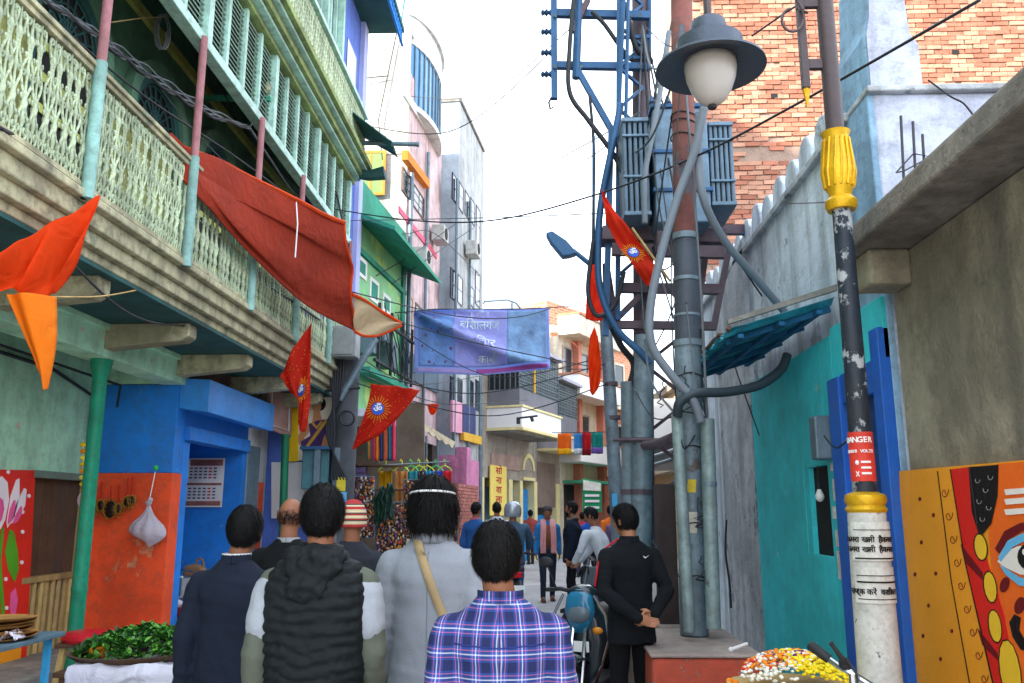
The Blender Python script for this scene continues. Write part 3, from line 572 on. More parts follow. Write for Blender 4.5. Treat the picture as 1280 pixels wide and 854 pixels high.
# balcony box: white fascia, dark dado, grille
def balc(u0, u1, w1, za, zb, zc, zd, m_f, m_d):
    fpart('balcony_fascia', m_f, Sb, lambda b: sfc.box(b, u0, u1, za, zb, 0, w1), bevel=.02)
    fpart('balcony_edge', mat('cream_yellow_paint', '#e2d6a0'), Sb, lambda b: (sfc.box(b, u0 - .03, u1 + .03, za - .08, za, 0, w1 + .04), sfc.box(b, u0 - .03, u1 + .03, zb, zb + .06, 0, w1 + .04)))
    fpart('balcony_dado', m_d, Sb, lambda b: sfc.box(b, u0 + .05, u1 - .05, zb + .06, zc, .02, w1 - .1))
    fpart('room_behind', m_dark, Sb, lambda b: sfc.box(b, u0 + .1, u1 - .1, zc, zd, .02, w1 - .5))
    def gr(b):
        for i in range(int((u1 - u0) / .17) + 1): u = u0 + .08 + i * .17; sfc.box(b, u, u + .03, zc, zd, w1 - .14, w1 - .11)
        for k in range(int((zd - zc) / .19) + 1): z = zc + k * .19; sfc.box(b, u0 + .05, u1 - .05, z, z + .03, w1 - .15, w1 - .12)
        for i in range(int(w1 / .17)): sfc.box(b, u0 + .05, u0 + .08, zc, zd, .05 + i * .17, .08 + i * .17)
        for i in range(int((u1 - u0) / .17)):
            for k in range(int((zd - zc) / .19)): c = sfc.pt(u0 + .18 + i * .17, zc + .11 + k * .19, w1 - .125); b.obox(c, (.07, .02, .07), sfc.rot @ Matrix.Rotation(R(45), 3, 'Y'))
    fpart('grille', mat('grille_grey', '#59666e', rough=.5), Sb, gr)
    fpart('balcony_roof', m_lilac, Sb, lambda b: sfc.box(b, u0 - .1, u1 + .1, zd, zd + .1, 0, w1 + .1))
balc(.3, 3.9, 1.15, 4.05, 4.65, 5.2, 6.55, m_whitep, mat('dark_dado', '#6f6f78'))
balc(4.7, 6.8, .9, 3.75, 4.15, 4.9, 6.1, m_lilac, mat('dark_dado', '#6f6f78'))
fpart('balcony_soffit', m_conc, Sb, lambda b: sfc.box(b, .3, 3.9, 3.9, 3.97, 0, 1.0))
fpart('yellow_pipe', mat('ochre_pipe', '#d6a73c'), Sb, lambda b: b.tube([sfc.pt(1.45, 5.2, 1.12), sfc.pt(1.45, 6.6, 1.12)], .04, 6))
fpart('flood_lamp_arm', m_wire, Sb, lambda b: (b.tube([P(646, 523, 24.4), P(672, 520, 24.2)], .03, 5), b.tube([P(648, 523, 24.4), P(648, 530, 24.4)], .06, 5), b.tube([P(664, 521, 24.2), P(666, 527, 24.2)], .05, 5)))
# yellow name board with red letters reading down
nb = thing('name_board', 'tall yellow shop board with red letters set one above another', 'sign', sfc.pt(.5, .6, .1))
(u0, z1), (u1, z0) = sfc.hit(613, 581, .08), sfc.hit(633, 634, .08)
fpart('panel', mat('board_yellow', '#efd774', rough=.4, var=.06), nb, lambda b: sfc.box(b, u0, u1, z0 - .25, z1, .05, .09), bevel=.006)
m_letr = mat('letter_red', '#b3182c', rough=.5, var=.05)
for i, s in enumerate(['सो', 'ना', 'वा', 'ला']):
    text('lettering', s, sfc.pt((u0 + u1) / 2, z1 - .16 - i * .285, .092), sfc.U, (0, 0, 1), .29, m_letr, nb, xs=1.75, bold=.02)
# ------------------------------------------------------------------ houses closing the bend
T0 = dirp(S1, 24, .1); T1 = dirp(T0, 26, 4.2); tf = Face(T0, T1)
if tf.N.x < 0: tf = Face(T0, T1, True)
Tb = thing('terraced_house', 'off-white house stepped with parapets beyond the caged balcony', 'house', (*T0, 0))
m_offw = mat('offwhite_cream', '#d9cdb9', var=.12, streak=.35, grime=.25)
fpart('wall', m_offw, Tb, lambda b: tf.box(b, 0, tf.len, 0, 8.2, -5, 0))
for z in (3.4, 5.9, 8.2):
    fpart('parapet', m_whitep if z < 8 else m_offw, Tb, lambda b: tf.box(b, -.1, tf.len, z, z + .75, .0, .9), bevel=.02)
    fpart('ledge', mat('rust_ledge', '#b0785a'), Tb, lambda b: tf.box(b, -.12, tf.len, z + .75, z + .83, 0, .95))
fpart('column', mat('salmon_column', '#c07a66', streak=.2), Tb, lambda b: (tf.box(b, 1.2, 1.5, 0, 9.0, 0, .3), tf.box(b, 3.6, 3.9, 0, 9, 0, .3)))
for u in (.3, 1.9):
    for z in (4.3, 6.8):
        wd = fpart('window', m_stone, Tb, lambda b: (tf.box(b, u, u + .08, z, z + 1.1, 0, .05), tf.box(b, u + .8, u + .88, z, z + 1.1, 0, .05), tf.box(b, u + .08, u + .8, z + 1.02, z + 1.1, 0, .05)))
        fpart('pane', m_glass, wd, lambda b: tf.box(b, u + .08, u + .8, z, z + 1.02, 0, .02))
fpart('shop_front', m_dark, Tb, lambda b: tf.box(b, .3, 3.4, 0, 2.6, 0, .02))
fpart('shop_canopy', mat('green_net', '#3d8f74'), Tb, lambda b: tf.box(b, .2, 3.5, 2.65, 2.75, 0, 1.0))
Q0 = P(690, 640, 36); Q1 = P(800, 640, 42)
qf = Face((Q0.x, Q0.y), (Q1.x, Q1.y)); 
if qf.N.y > 0: qf = Face((Q0.x, Q0.y), (Q1.x, Q1.y), True)
m_farbrick = bpy.data.materials.new('far_brick'); m_farbrick.use_nodes = True
def brick_nodes(m, c1, c2, mort, sc, rough=.9):
    n = m.node_tree; N = n.nodes; b = N['Principled BSDF']; t = N.new('ShaderNodeTexCoord'); mp = N.new('ShaderNodeMapping'); mp.inputs['Rotation'].default_value = (R(90), 0, 0)
    br = N.new('ShaderNodeTexBrick'); br.inputs['Color1'].default_value = (*C(c1), 1); br.inputs['Color2'].default_value = (*C(c2), 1); br.inputs['Mortar'].default_value = (*C(mort), 1)
    br.inputs['Scale'].default_value = sc; br.inputs['Mortar Size'].default_value = .02; n.links.new(t.outputs['Object'], mp.inputs[0]); n.links.new(mp.outputs[0], br.inputs['Vector']); n.links.new(br.outputs[0], b.inputs['Base Color']); b.inputs['Roughness'].default_value = rough
brick_nodes(m_farbrick, '#b5694a', '#c98a66', '#c9b7a3', 2.0)
Qb = thing('far_brick_house', 'unplastered brick house with open roof terrace closing the far end of the lane', 'house', (Q0.x, Q0.y, 0))
fpart('wall', m_farbrick, Qb, lambda b: qf.box(b, 0, qf.len, 0, 9.4, -6, 0))
fpart('upper_wall', m_farbrick, Qb, lambda b: qf.box(b, 0, qf.len * .45, 9.4, 10.8, -6, -.2))
fpart('floor_band', m_offw, Qb, lambda b: [qf.box(b, -.05, qf.len, z, z + .3, 0, .25) for z in (3.2, 6.4, 9.3)])
for u in (.6, 2.2, 3.8, 5.2):
    for z in (4.4, 7.4):
        wd = fpart('window', m_offw, Qb, lambda b: (qf.box(b, u, u + .1, z, z + 1.3, 0, .06), qf.box(b, u + .9, u + 1, z, z + 1.3, 0, .06), qf.box(b, u + .1, u + .9, z + 1.2, z + 1.3, 0, .06)))
        fpart('pane', m_glass, wd, lambda b: qf.box(b, u + .1, u + .9, z, z + 1.2, 0, .02))
fpart('render_panel', m_offw, Qb, lambda b: qf.box(b, -.02, 1.6, 0, 6.4, .01, .03))
# shop row on the right beyond the transformer
Jb = thing('corner_shop', 'low cream corner shop with grey tin canopy behind the transformer poles', 'shop', (2.6, 15, 0))
m_crm = mat('warm_cream_paint', '#dcc9a6', var=.12, streak=.3)
jf = Face((2.35, 13.2), (3.9, 25), False)
if jf.N.x > 0: jf = Face((2.35, 13.2), (3.9, 25), True)
fpart('wall', m_crm, Jb, lambda b: (jf.box(b, 0, jf.len, 2.3, 3.9, -4, 0), jf.box(b, 0, jf.len, 0, 2.3, -4, -1.2)))
fpart('pier', m_white, Jb, lambda b: [jf.box(b, u, u + .3, 0, 2.3, -1.2, 0) for u in (0, 3, 6, 9, 11.5)])
fpart('tin_canopy', m_steel, Jb, lambda b: [b.prism([jf.pt(1 + u, 2.9, 0), jf.pt(1 + u, 2.6, 1.0), jf.pt(1 + u, 2.63, 1.0), jf.pt(1 + u, 2.93, 0)], jf.U, 2.2) for u in (.2, 3.2, 6.2)])
fpart('red_sign', mat('sign_red', '#c8202c'), Jb, lambda b: jf.box(b, 2.4, 3.6, 2.35, 3.0, .02, .08))
fpart('white_sign', m_whitep, Jb, lambda b: jf.box(b, 8.0, 8.1, 2.6, 4.4, .02, .7))
for i in range(18):
    fpart('shop_goods', mat('goods_%d' % (i % 5), ['#c23b2e', '#2c6fb0', '#e0b53a', '#7a3f8f', '#d9d2c0'][i % 5]), Jb, lambda b: b.ball(jf.pt(.6 + i * .55, .9 + .5 * (i % 3), -.7), (.16, .2, .22), 7))

K0, K1 = P(794, 640, 44), P(905, 640, 27); kf = Face((K0.x, K0.y), (K1.x, K1.y))
if kf.N.y > 0: kf = Face((K0.x, K0.y), (K1.x, K1.y), True)
Kb = thing('plain_cream_house', 'plain cream two storey house glimpsed between the transformer poles', 'house', (K0.x, K0.y, 0))
fpart('wall', m_crm, Kb, lambda b: kf.box(b, 0, kf.len, 0, 6.3, -5, 0))
fpart('roof_edge', m_stone, Kb, lambda b: kf.box(b, -.1, kf.len + .1, 6.3, 6.6, -5, .3))
fpart('floor_band', m_offw, Kb, lambda b: kf.box(b, 0, kf.len, 3.1, 3.4, 0, .6))
for i in range(5):
    for z in (.4, 4.0):
        wd = fpart('window', m_stone, Kb, lambda b: (kf.box(b, 1 + i * 3.2, 1.1 + i * 3.2, z, z + 1.7, 0, .06), kf.box(b, 2.3 + i * 3.2, 2.4 + i * 3.2, z, z + 1.7, 0, .06), kf.box(b, 1.1 + i * 3.2, 2.3 + i * 3.2, z + 1.6, z + 1.7, 0, .06)))
        fpart('pane', m_glass, wd, lambda b: kf.box(b, 1.1 + i * 3.2, 2.3 + i * 3.2, z, z + 1.6, 0, .02))

# fittings on the mid-distance facades
for i, (fc, pa, x, y_, w_, h_) in enumerate(((ff, Fb, 579, 318, .55, .4), (ff, Fb, 571, 405, .5, .4), (ef, Et, 536, 300, .55, .4), (ef, Et, 512, 330, .5, .4))):
    u, z = fc.hit(x, y_); fpart('air_unit', mat('air_unit_white', '#b9bcb8', var=.15, grime=.4), pa, lambda b: fc.box(b, u, u + w_, z, z + h_, .06, .38), bevel=.02); fpart('air_unit_fan', m_dark, pa, lambda b: b.lathe([(.01, 0), (.15, 0), (.15, .01), (.01, .01)], fc.pt(u + w_ * .4, z + h_ * .5, .385), 16, M=fc.rot @ Matrix.Rotation(R(-90), 3, 'X')))
for fc, pa, x in ((ef, Et, 528), (ff, Fb, 584), (ff, Fb, 566.5)):
    u, _ = fc.hit(x, 400); fpart('down_pipe', m_steel, pa, lambda b: b.tube([fc.pt(u, 3.2, .06), fc.pt(u, 10.2, .06)], .04, 8), smooth=True)
# ------------------------------------------------------------------ right side: compound wall, brick house, teal shop front, concrete house
RX = 2.2
m_lbwall = mat('limewash_blue_white', '#dae5f4', var=.12, scale=1.3, streak=.62, grime=.35, bump=.5, peel='#a3adb8', peel_amt=.60, pscale=1.6)
m_gwall = mat('limewash_grey', '#bfc4ca', var=.2, scale=1.4, streak=.45, grime=.5, bump=.6, peel='#858b90', peel_amt=.59, pscale=1.9)
m_bluewash = mat('blue_limewash', '#8fb4d2', var=.2, scale=1.5, streak=.3, grime=.5, bump=.4)
m_lilac_lit = mat('lilac_lit_limewash', '#c4cae0', var=.16, scale=1.6, streak=.35, grime=.5, bump=.4)  # lilac wash; its paler tone also carries the pier's lit front
Wl = thing('compound_wall', 'tall streaked limewashed compound wall with rounded battlements', 'wall', (RX, 8, 0))
part('wall_face', m_lbwall, lambda b: (b.box(RX, RX + .25, 5.3, 11.9, 0, 4.32)), Wl)
part('grey_panel', m_gwall, lambda b: (b.prism([(RX - .05, 8.75, 0), (RX - .05, 10.3, 0), (RX - .05, 10.3, 3.95), (RX - .05, 9.9, 4.15), (RX - .05, 8.75, 4.5)], (1, 0, 0), .05)), Wl)
part('coping', m_gwall, lambda b: b.box(RX - .05, RX + .3, 5.62, 11.9, 4.32, 4.39), Wl, bevel=.012)
y = 5.9
while y < 11.6:
    h = rnd.uniform(.30, .40); wd = .17
    part('merlon', m_lbwall, lambda b: b.prism([(RX + .02, y - wd, 4.39), (RX + .02, y + wd, 4.39), (RX + .02, y + wd, 4.39 + h * .6), (RX + .02, y + wd * .6, 4.39 + h * .9), (RX + .02, y, 4.39 + h), (RX + .02, y - wd * .6, 4.39 + h * .9), (RX + .02, y - wd, 4.39 + h * .6)], (1, 0, 0), .16), Wl, bevel=.02)
    y += .42
part('pier_base', m_bluewash, lambda b: b.box(RX - .02, RX + .3, 5.275, 5.86, 0, 4.384), Wl, bevel=.01)
part('end_wall', m_lilac_lit, lambda b: b.box(RX + .02, 6.5, 5.27, 5.55, 0, 4.34), Wl, bevel=.015)
part('end_coping', m_gwall, lambda b: b.box(RX - .03, 6.5, 5.22, 5.6, 4.34, 4.385), Wl, bevel=.01)
part('gate_pier', m_bluewash, lambda b: b.prism([(RX - .0, 5.28, 4.385), (RX + .36, 5.28, 4.385), (RX + .36, 5.28, 4.72), (RX + .31, 5.28, 4.78), (RX + .27, 5.28, 5.4), (RX + .06, 5.28, 5.4), (RX + .03, 5.28, 4.9), (RX, 5.28, 4.78)], (0, 1, 0), .55), Wl, bevel=.02)
part('pier_lit_face', m_lilac_lit, lambda b: b.prism([(RX + .012, 5.262, 4.39), (RX + .35, 5.262, 4.39), (RX + .35, 5.262, 4.70), (RX + .30, 5.262, 4.78), (RX + .27, 5.262, 5.4), (RX + .08, 5.262, 5.4), (RX + .04, 5.262, 4.9), (RX + .012, 5.262, 4.78)], (0, 1, 0), .016), Wl)  # paler skin over the blue pier: light on its front put into the colour
# brick house: the largest bricks in view are pieces, the rest one joined part
Bk = thing('brick_house', 'tall raw brick house wall rising behind the limewashed wall', 'house', (4.5, 11.6, 0))
m_mort = mat('sandy_mortar', '#a58c7e', var=.2, scale=3, grime=.3, bump=.6)
part('wall', m_mort, lambda b: b.box(2.3, 12, 11.62, 14, 0, 12.5), Bk)
m_brick = mat('red_brick', '#b4745e', var=.25, scale=6, objrand=.22, grime=.3, bump=.6, bscale=50)
m_brick2 = mat('pale_brick', '#c8947c', var=.25, scale=6, objrand=.22, grime=.3, bump=.6, bscale=50)
bms = []
for m in (m_brick, m_brick2):
    for k in range(3):
        b = MB(); b.box(-.105, .105, -.022, 0, -.031, .031)
        b.v = [(x + rnd.uniform(-.006, .006), yy, z + rnd.uniform(-.004, .004)) for x, yy, z in b.v]; bms.append(mesh_of(b, m))
rest = MB(); rest2 = MB(); cnt = 0
zz = 3.6; row = 0
while zz < 9.4:
    xx = 2.42 + (.115 if row % 2 else 0)
    while xx < 8.4:
        px_ = 680 + 1071 * xx / 11.6; py_ = 640 - 1071 * (zz - 1.6) / 11.6
        if rnd.random() > .012:
            jx, jz, jy = rnd.uniform(-.008, .008), rnd.uniform(-.005, .005), rnd.uniform(-.012, .008)
            vis = (870 < px_ < 965 and py_ < 335) or (870 < px_ < 1062 and -5 < py_ < 230)
            band = abs(zz - 6.72) < .10                            # smeared mortar band
            if band and rnd.random() < .7: pass
            elif vis and cnt < 290 and (zz < 7.6):
                piece('brick', rnd.choice(bms), Bk, Matrix.Translation((xx + jx, 11.622 + jy, zz + jz)) @ Matrix.Rotation(rnd.uniform(-.02, .02), 4, 'Y')); cnt += 1
            else:
                t = rest if rnd.random() < .5 else rest2
                t.box(xx + jx - .105, xx + jx + .105, 11.6 + jy, 11.622 + jy, zz + jz - .031, zz + jz + .031)
        xx += .228
    zz += .0745; row += 1
b = rest.build('brickwork', m_brick, Bk, kind='stuff'); rest2.build('brickwork', m_brick2, Bk, kind='stuff')
for x, z in ((4.6, 8.2), (6.1, 8.25), (3.4, 7.6)): part('putlog_hole', m_dark, lambda b: b.box(x, x + .1, 11.59, 11.6, z, z + .07), Bk)
# teal shop front with blue door
Tl = thing('teal_shop_front', 'turquoise plastered shop front with small window recess and tall blue doorway', 'shop', (RX, 7, 0))
m_turq = mat('turquoise_paint', '#3fd4de', var=.16, scale=1.6, streak=.12, grime=.2, peel='#8fdcd6', peel_amt=.66, pscale=4)
m_dblue = mat('royal_blue_paint', '#2263c4', var=.15, scale=1.5, grime=.25, rough=.5)
def tw(b):
    for y0, y1, z0, z1 in ((6.25, 6.52, 0, 2.9), (6.52, 7.12, 0, 1.27), (6.52, 7.12, 1.95, 2.9), (7.12, 8.72, 0, 2.9), (5.28, 6.25, 2.55, 2.95)): b.box(RX - .05, RX - .002, y0, y1, z0, z1)
part('wall', m_turq, tw, Tl, bevel=.006)
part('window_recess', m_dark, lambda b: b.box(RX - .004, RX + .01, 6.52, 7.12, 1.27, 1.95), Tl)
part('window_reveal', m_turq, lambda b: b.box(RX - .045, RX, 7.0, 7.12, 1.27, 1.95), Tl)
part('jamb', m_dblue, lambda b: (b.box(RX - .10, RX - .004, 6.02, 6.25, 0, 2.55), b.box(RX - .09, RX - .003, 5.28, 5.42, 0, 2.75)), Tl, bevel=.008)
part('lintel', m_dblue, lambda b: b.box(RX - .08, RX - .004, 5.42, 6.02, 2.35, 2.56), Tl, bevel=.006)
dr = part('door', mat('deep_blue_door', '#16427f', var=.2, grime=.3, rough=.5), lambda b: (b.box(RX - .04, RX - .006, 5.76, 6.02, 0, 2.35), b.box(RX - .03, RX - .006, 5.42, 5.68, 0, 2.35)), Tl, bevel=.006)
part('door_gap', m_dark, lambda b: b.box(RX - .012, RX - .003, 5.68, 5.76, 0, 2.35), Tl)
part('door_panel', m_dblue, lambda b: [b.box(RX - .055, RX - .04, 5.80, 5.98, z, z + .5) for z in (.25, .9, 1.55)], dr, bevel=.006)
part('electric_meter', m_steel, lambda b: (b.box(RX - .2, RX - .05, 6.28, 6.42, 1.98, 2.3)), Tl, bevel=.015)
for y0, w_, z0, h_ in ((6.30, .12, 1.68, .16), (6.36, .08, 1.35, .12), (6.3, .14, 1.12, .2), (6.4, .07, 1.55, .09), (6.34, .1, 1.9, .06)): part('sticker', mat('torn_paper', '#d9d3c8', var=.3, scale=12, peel='#b0413a', peel_amt=.6, pscale=14), lambda b: b.box(RX - .054, RX - .05, y0, y0 + w_, z0, z0 + h_), Tl)
part('step', m_conc, lambda b: b.box(RX - .55, RX - .1, 5.0, 8.7, 0, .18), Tl, bevel=.02)
bulb = thing('light_bulb', 'frosted bulb hanging in the turquoise window recess', 'bulb', (RX - .07, 6.62, 1.75))
part('glass', mat('frosted_bulb', '#dfe0dc', rough=.25, var=.05, bump=0), lambda b: b.lathe([(.004, -.075), (.022, -.068), (.034, -.045), (.034, -.025), (.02, .005), (.014, .02)], (RX - .09, 6.62, 1.75), 12), bulb, smooth='all')
part('holder', m_black, lambda b: b.lathe([(.016, .02), (.018, .06), (.008, .07), (.004, .2)], (RX - .09, 6.62, 1.75), 10), bulb)
# corrugated awning
Aw = thing('tin_awning', 'rusty edged corrugated tin awning painted teal underneath above the turquoise shop', 'awning', (1.8, 7.2, 2.9))
m_tinu = mat('teal_tin', '#2f98ad', rough=.5, var=.3, scale=4, grime=.5, peel='#7a5a45', peel_amt=.66, pscale=5)
def corr(u, v):
    y = 6.1 + 2.3 * u; x = 1.36 + (RX - .04 - 1.36) * v; z = 2.90 + .24 * v + .022 * math.sin(y * 2 * math.pi / .16) + (rnd.uniform(-.012, .012) if v == 0 else 0)
    return (x + (rnd.uniform(-.03, .03) if v == 0 else 0), y, z)
part('tin_sheet', m_tinu, lambda b: b.sheet(corr, 110, 6, .004), Aw, smooth=True)
part('rusty_edge', mat('rust_brown', '#6e4e3f', var=.3, scale=8), lambda b: b.tube([(1.37 + rnd.uniform(-.02, .02), 6.08 + i * .1, 2.925 + rnd.uniform(-.01, .015)) for i in range(24)], .016, 5), Aw)
part('edge_sheet', m_conc, lambda b: b.prism([(1.36, 6.06, 2.95), (RX - .03, 6.06, 3.2), (RX - .03, 6.06, 3.245), (1.36, 6.06, 2.985)], (0, 1, 0), .05), Aw)
for y in (6.35, 7.0, 7.65, 8.25):
    part('rafter', mat('rafter_blue', '#1b5a80', var=.25), lambda b: b.bar((1.40, y, 2.865), (RX - .05, y - .15, 3.09), .045, .045), Aw)
for v in (.12, .5, .85):
    part('purlin', mat('rafter_blue', '#1b5a80'), lambda b: b.bar((1.36 + .8 * v, 6.1, 2.84 + .24 * v), (1.36 + .8 * v, 8.4, 2.84 + .24 * v), .04, .03), Aw)
# grey concrete house with overhanging slab
Cg = thing('concrete_house', 'bare grey concrete house with thick overhanging slab and painted front', 'house', (RX, 3.5, 0))
m_rawc = mat('mossy_concrete', '#98917e', var=.35, scale=1.3, streak=.55, grime=.6, bump=.6)
part('wall', m_rawc, lambda b: b.box(RX, 8, .3, 5.18, 0, 3.14), Cg)
part('roof_slab', mat('weathered_slab', '#7b766e', var=.35, scale=2.2, grime=.7, streak=.5, bump=.8), lambda b: b.prism([(1.86, .2, 3.15), (8, .2, 3.15), (8, .2, 3.34), (2.02, .2, 3.42), (1.88, .2, 3.30)], (0, 1, 0), 5.02), Cg, bevel=.02)
part('slab_beam', m_rawc, lambda b: b.box(1.95, RX, 4.9, 5.16, 2.93, 3.148), Cg, bevel=.02)
for px, top in ((1126, 145), (1141, 152), (1153, 168)):
    part('rebar', mat('rebar_steel', '#4a4a50'), lambda b: b.tube([P(px + 5, 250, 4.75), P(px, top, 4.75)], .008, 6), Cg)
part('rebar_tie', mat('rebar_steel', '#4a4a50'), lambda b: b.tube([P(1120, 216, 4.74), P(1142, 192, 4.74), P(1163, 196, 4.74), P(1130, 214, 4.74), P(1120, 216, 4.74)], .005, 5), Cg)
# painted face mural
mf = Face((RX - .003, 5.15), (RX - .003, 1.0))
if mf.N.x > 0: mf = Face((RX - .003, 5.15), (RX - .003, 1.0), True)
m_mo = mat('mural_amber', '#f7a024', rough=.5, var=.08); m_mface = mat('mural_face_orange', '#ee6a1c', rough=.5, var=.12, scale=3); m_mred = mat('mural_scarlet', '#dd2417', rough=.5, var=.06)
m_mblk = mat('mural_black', '#16110f', rough=.5); m_mmar = mat('mural_maroon', '#6b1114', rough=.5); m_mcy = mat('mural_sky', '#67b8e6', rough=.5, var=.08); m_mwh = mat('mural_offwhite', '#efe9e2', rough=.5, var=.05); m_mye = mat('mural_yellow', '#f0c22c', rough=.5, var=.1)
Mu = thing('face_mural', 'large orange painted face with staring eye on board against grey concrete house', 'mural', (RX, 4, 0))
def ell(cx, cy, rx, ry, rot=0, n=14):
    return [(cx + rx * math.cos(a) * math.cos(rot) - ry * math.sin(a) * math.sin(rot), cy + rx * math.cos(a) * math.sin(rot) + ry * math.sin(a) * math.cos(rot)) for a in [2 * math.pi * i / n for i in range(n)]]
part('board', m_mo, lambda b: mf.poly(b, [(1130, 589), (1500, 557), (1560, 1000), (1147, 925)], 0, .03), Mu)
LAY = [('face_paint', m_mface, [(1246, 580), (1500, 560), (1500, 940), (1272, 900), (1262, 845), (1250, 790), (1240, 720), (1236, 670)], 1),
       ('scroll_border', m_mo, [(1172, 589), (1188, 587), (1206, 700), (1243, 860), (1250, 905), (1222, 900), (1188, 720)], 2),
       ('red_band', m_mred, [(1188, 587), (1212, 584), (1222, 660), (1256, 770), (1272, 860), (1278, 905), (1250, 900), (1243, 854), (1207, 700)], 2),
       ('hair', m_mblk, [(1211, 584), (1248, 581), (1247, 620), (1239, 655), (1225, 672), (1215, 640)], 3),
       ('band_shade', m_mmar, [(1201, 680), (1228, 715), (1231, 728), (1206, 702)], 3), ('band_shade', m_mmar, [(1222, 785), (1246, 815), (1252, 830), (1228, 806)], 3),
       ('eye_white', m_mwh, [(1247, 702), (1258, 690), (1272, 683), (1300, 680), (1340, 700), (1310, 722), (1275, 718), (1256, 709)], 3),
       ('brow', m_mmar, [(1244, 686), (1256, 664), (1275, 654), (1310, 650), (1310, 660), (1278, 664), (1262, 674), (1249, 692)], 3),
       ('brow_light', m_mcy, [(1248, 697), (1260, 676), (1278, 667), (1310, 663), (1310, 674), (1282, 676), (1266, 684), (1251, 702)], 4),
       ('eye_iris', m_mblk, ell(1287, 696, 15, 17), 4), ('eye_glint', m_mwh, ell(1281, 690, 3, 4), 5),
       ('eye_under', m_mcy, [(1250, 706), (1275, 722), (1310, 727), (1310, 737), (1274, 732), (1257, 718)], 4),
       ('nose_curl', m_mblk, [(1262, 778), (1268, 768), (1276, 772), (1274, 788), (1281, 800), (1310, 812), (1310, 822), (1276, 812), (1266, 796)], 3),
       ('cheek_dot', m_mmar, ell(1256, 731, 5.5, 10, .3), 3), ('cheek_dot', m_mmar, ell(1275, 757, 6.5, 11, .3), 3)]
for nm, m, pts, k in LAY: part(nm, m, lambda b: mf.poly(b, pts, .03 + .002 * (k - 1), .0019), Mu)
for i, yy in enumerate((612, 624, 637)):
    part('forehead_stripe', m_mwh, lambda b: mf.poly(b, [(1256, yy), (1330, yy - 6), (1330, yy + 1), (1258, yy + 7)], .034, .003), Mu)
for cx, cy, rx, ry in ((1226, 684, 7, 16), (1238, 734, 7, 19), (1244, 783, 7, 20), (1263, 840, 12, 40)):
    part('pearl_outline', m_mblk, lambda b: mf.poly(b, ell(cx, cy, rx + 1.6, ry + 2, -.15), .034, .002), Mu)
    part('pearl', m_mye, lambda b: mf.poly(b, ell(cx, cy, rx, ry, -.15), .0361, .002), Mu)
part('speck', m_mmar, lambda b: [mf.poly(b, ell(x, y_, 1.6, 2.6), .03, .003) for x, y_ in ((1150, 624), (1167, 644), (1152, 678), (1144, 718), (1170, 717), (1161, 757), (1154, 795), (1190, 789), (1176, 824))], Mu)
for x0, y0, x1, y1 in ((1172, 589, 1189, 725), (1189, 725, 1212, 854), (1188, 587, 1206, 700), (1206, 700, 1241, 854), (1212, 584, 1222, 660)):
    part('outline', m_mblk, lambda b: b.tube([mf.pt(*mf.hit(x0, y0, .035), .035), mf.pt(*mf.hit(x1, y1, .035), .035)], .004, 5), Mu)
for i in range(9):
    if 1:
        cx = 1181 + i * 5.2 + (0 if i < 4 else (i - 4) * 2); cy = 612 + i * 29
        part('scroll_work', m_mmar, lambda b: b.tube([mf.pt(*mf.hit(cx + 5 * math.cos(a) * (1 - a / 9), cy + 9 * math.sin(a) * (1 - a / 9) + a * 1.2, .0345), .0345) for a in [j * .6 for j in range(11)]], .0028, 4), Mu)
part('hair_curl', mat('grey_highlight', '#8d8a88'), lambda b: [b.tube([mf.pt(*mf.hit(x + 3 * math.cos(a), y_ + 4 * math.sin(a), .037), .037) for a in [j * .7 for j in range(6)]], .002, 4) for x, y_ in ((1222, 600), (1232, 612), (1224, 626), (1236, 634), (1228, 648), (1238, 596))], Mu)
# ------------------------------------------------------------------ red plinth and the transformer pole group
Pl = thing('masonry_plinth', 'worn red painted masonry plinth carrying the transformer poles', 'plinth', (1.1, 7, 0))
m_redp = mat('worn_red_paint', '#b8503c', var=.2, scale=2, peel='#8d8378', peel_amt=.62, pscale=3, grime=.45, bump=.4)
m_dusty = mat('dusty_cement', '#a0918a', var=.2, scale=2.5, grime=.4)
a0, a1 = P(797, 826, 5.95), P(925, 826, 5.95)
part('block', m_redp, lambda b: b.box(.70, 1.42, 5.85, 7.1, 0, .66), Pl, bevel=.03)
part('cap', m_dusty, lambda b: b.box(.69, 1.43, 5.84, 7.12, .66, .685), Pl, bevel=.012)
part('rear_block', m_dusty, lambda b: b.box(.72, 1.35, 7.1, 9.1, 0, .55), Pl, bevel=.03)
part('brick_rubble', m_redp, lambda b: [b.obox((.95 + .13 * i, 7.3 + .2 * (i % 2), .58), (.2, .1, .07), Matrix.Rotation(.5 * i, 3, 'Z')) for i in range(3)], Pl)
m_pole = mat('bluegrey_pole', '#7b8d98', rough=.5, var=.25, scale=3, metal=.2, streak=.3, grime=.5, peel='#6b5348', peel_amt=.63, pscale=4)
m_rpole = mat('rusty_red_pole', '#7d4a44', rough=.65, var=.35, scale=2.2, peel='#5d6470', peel_amt=.57, pscale=2, grime=.4)
Mp = thing('power_pole', 'thick tubular power pole with rust red upper length standing on red plinth', 'utility pole', P(868, 790, 6.7))
pb, pm1, pm2, pt_ = P(868, 793, 6.7), P(859, 430, 6.7), P(856.5, 300, 6.7), P(850, -120, 6.7)
part('lower_length', m_pole, lambda b: b.tube([pb, pm1], [.108, .105], 20), Mp, smooth=True)
part('middle_length', mat('dark_slate_pole', '#4f5661', rough=.55, var=.25, metal=.2, grime=.3), lambda b: b.tube([pm1, pm2], .100, 20), Mp, smooth=True)
part('upper_length', m_rpole, lambda b: b.tube([pm2, pt_], [.098, .09], 20), Mp, smooth=True)
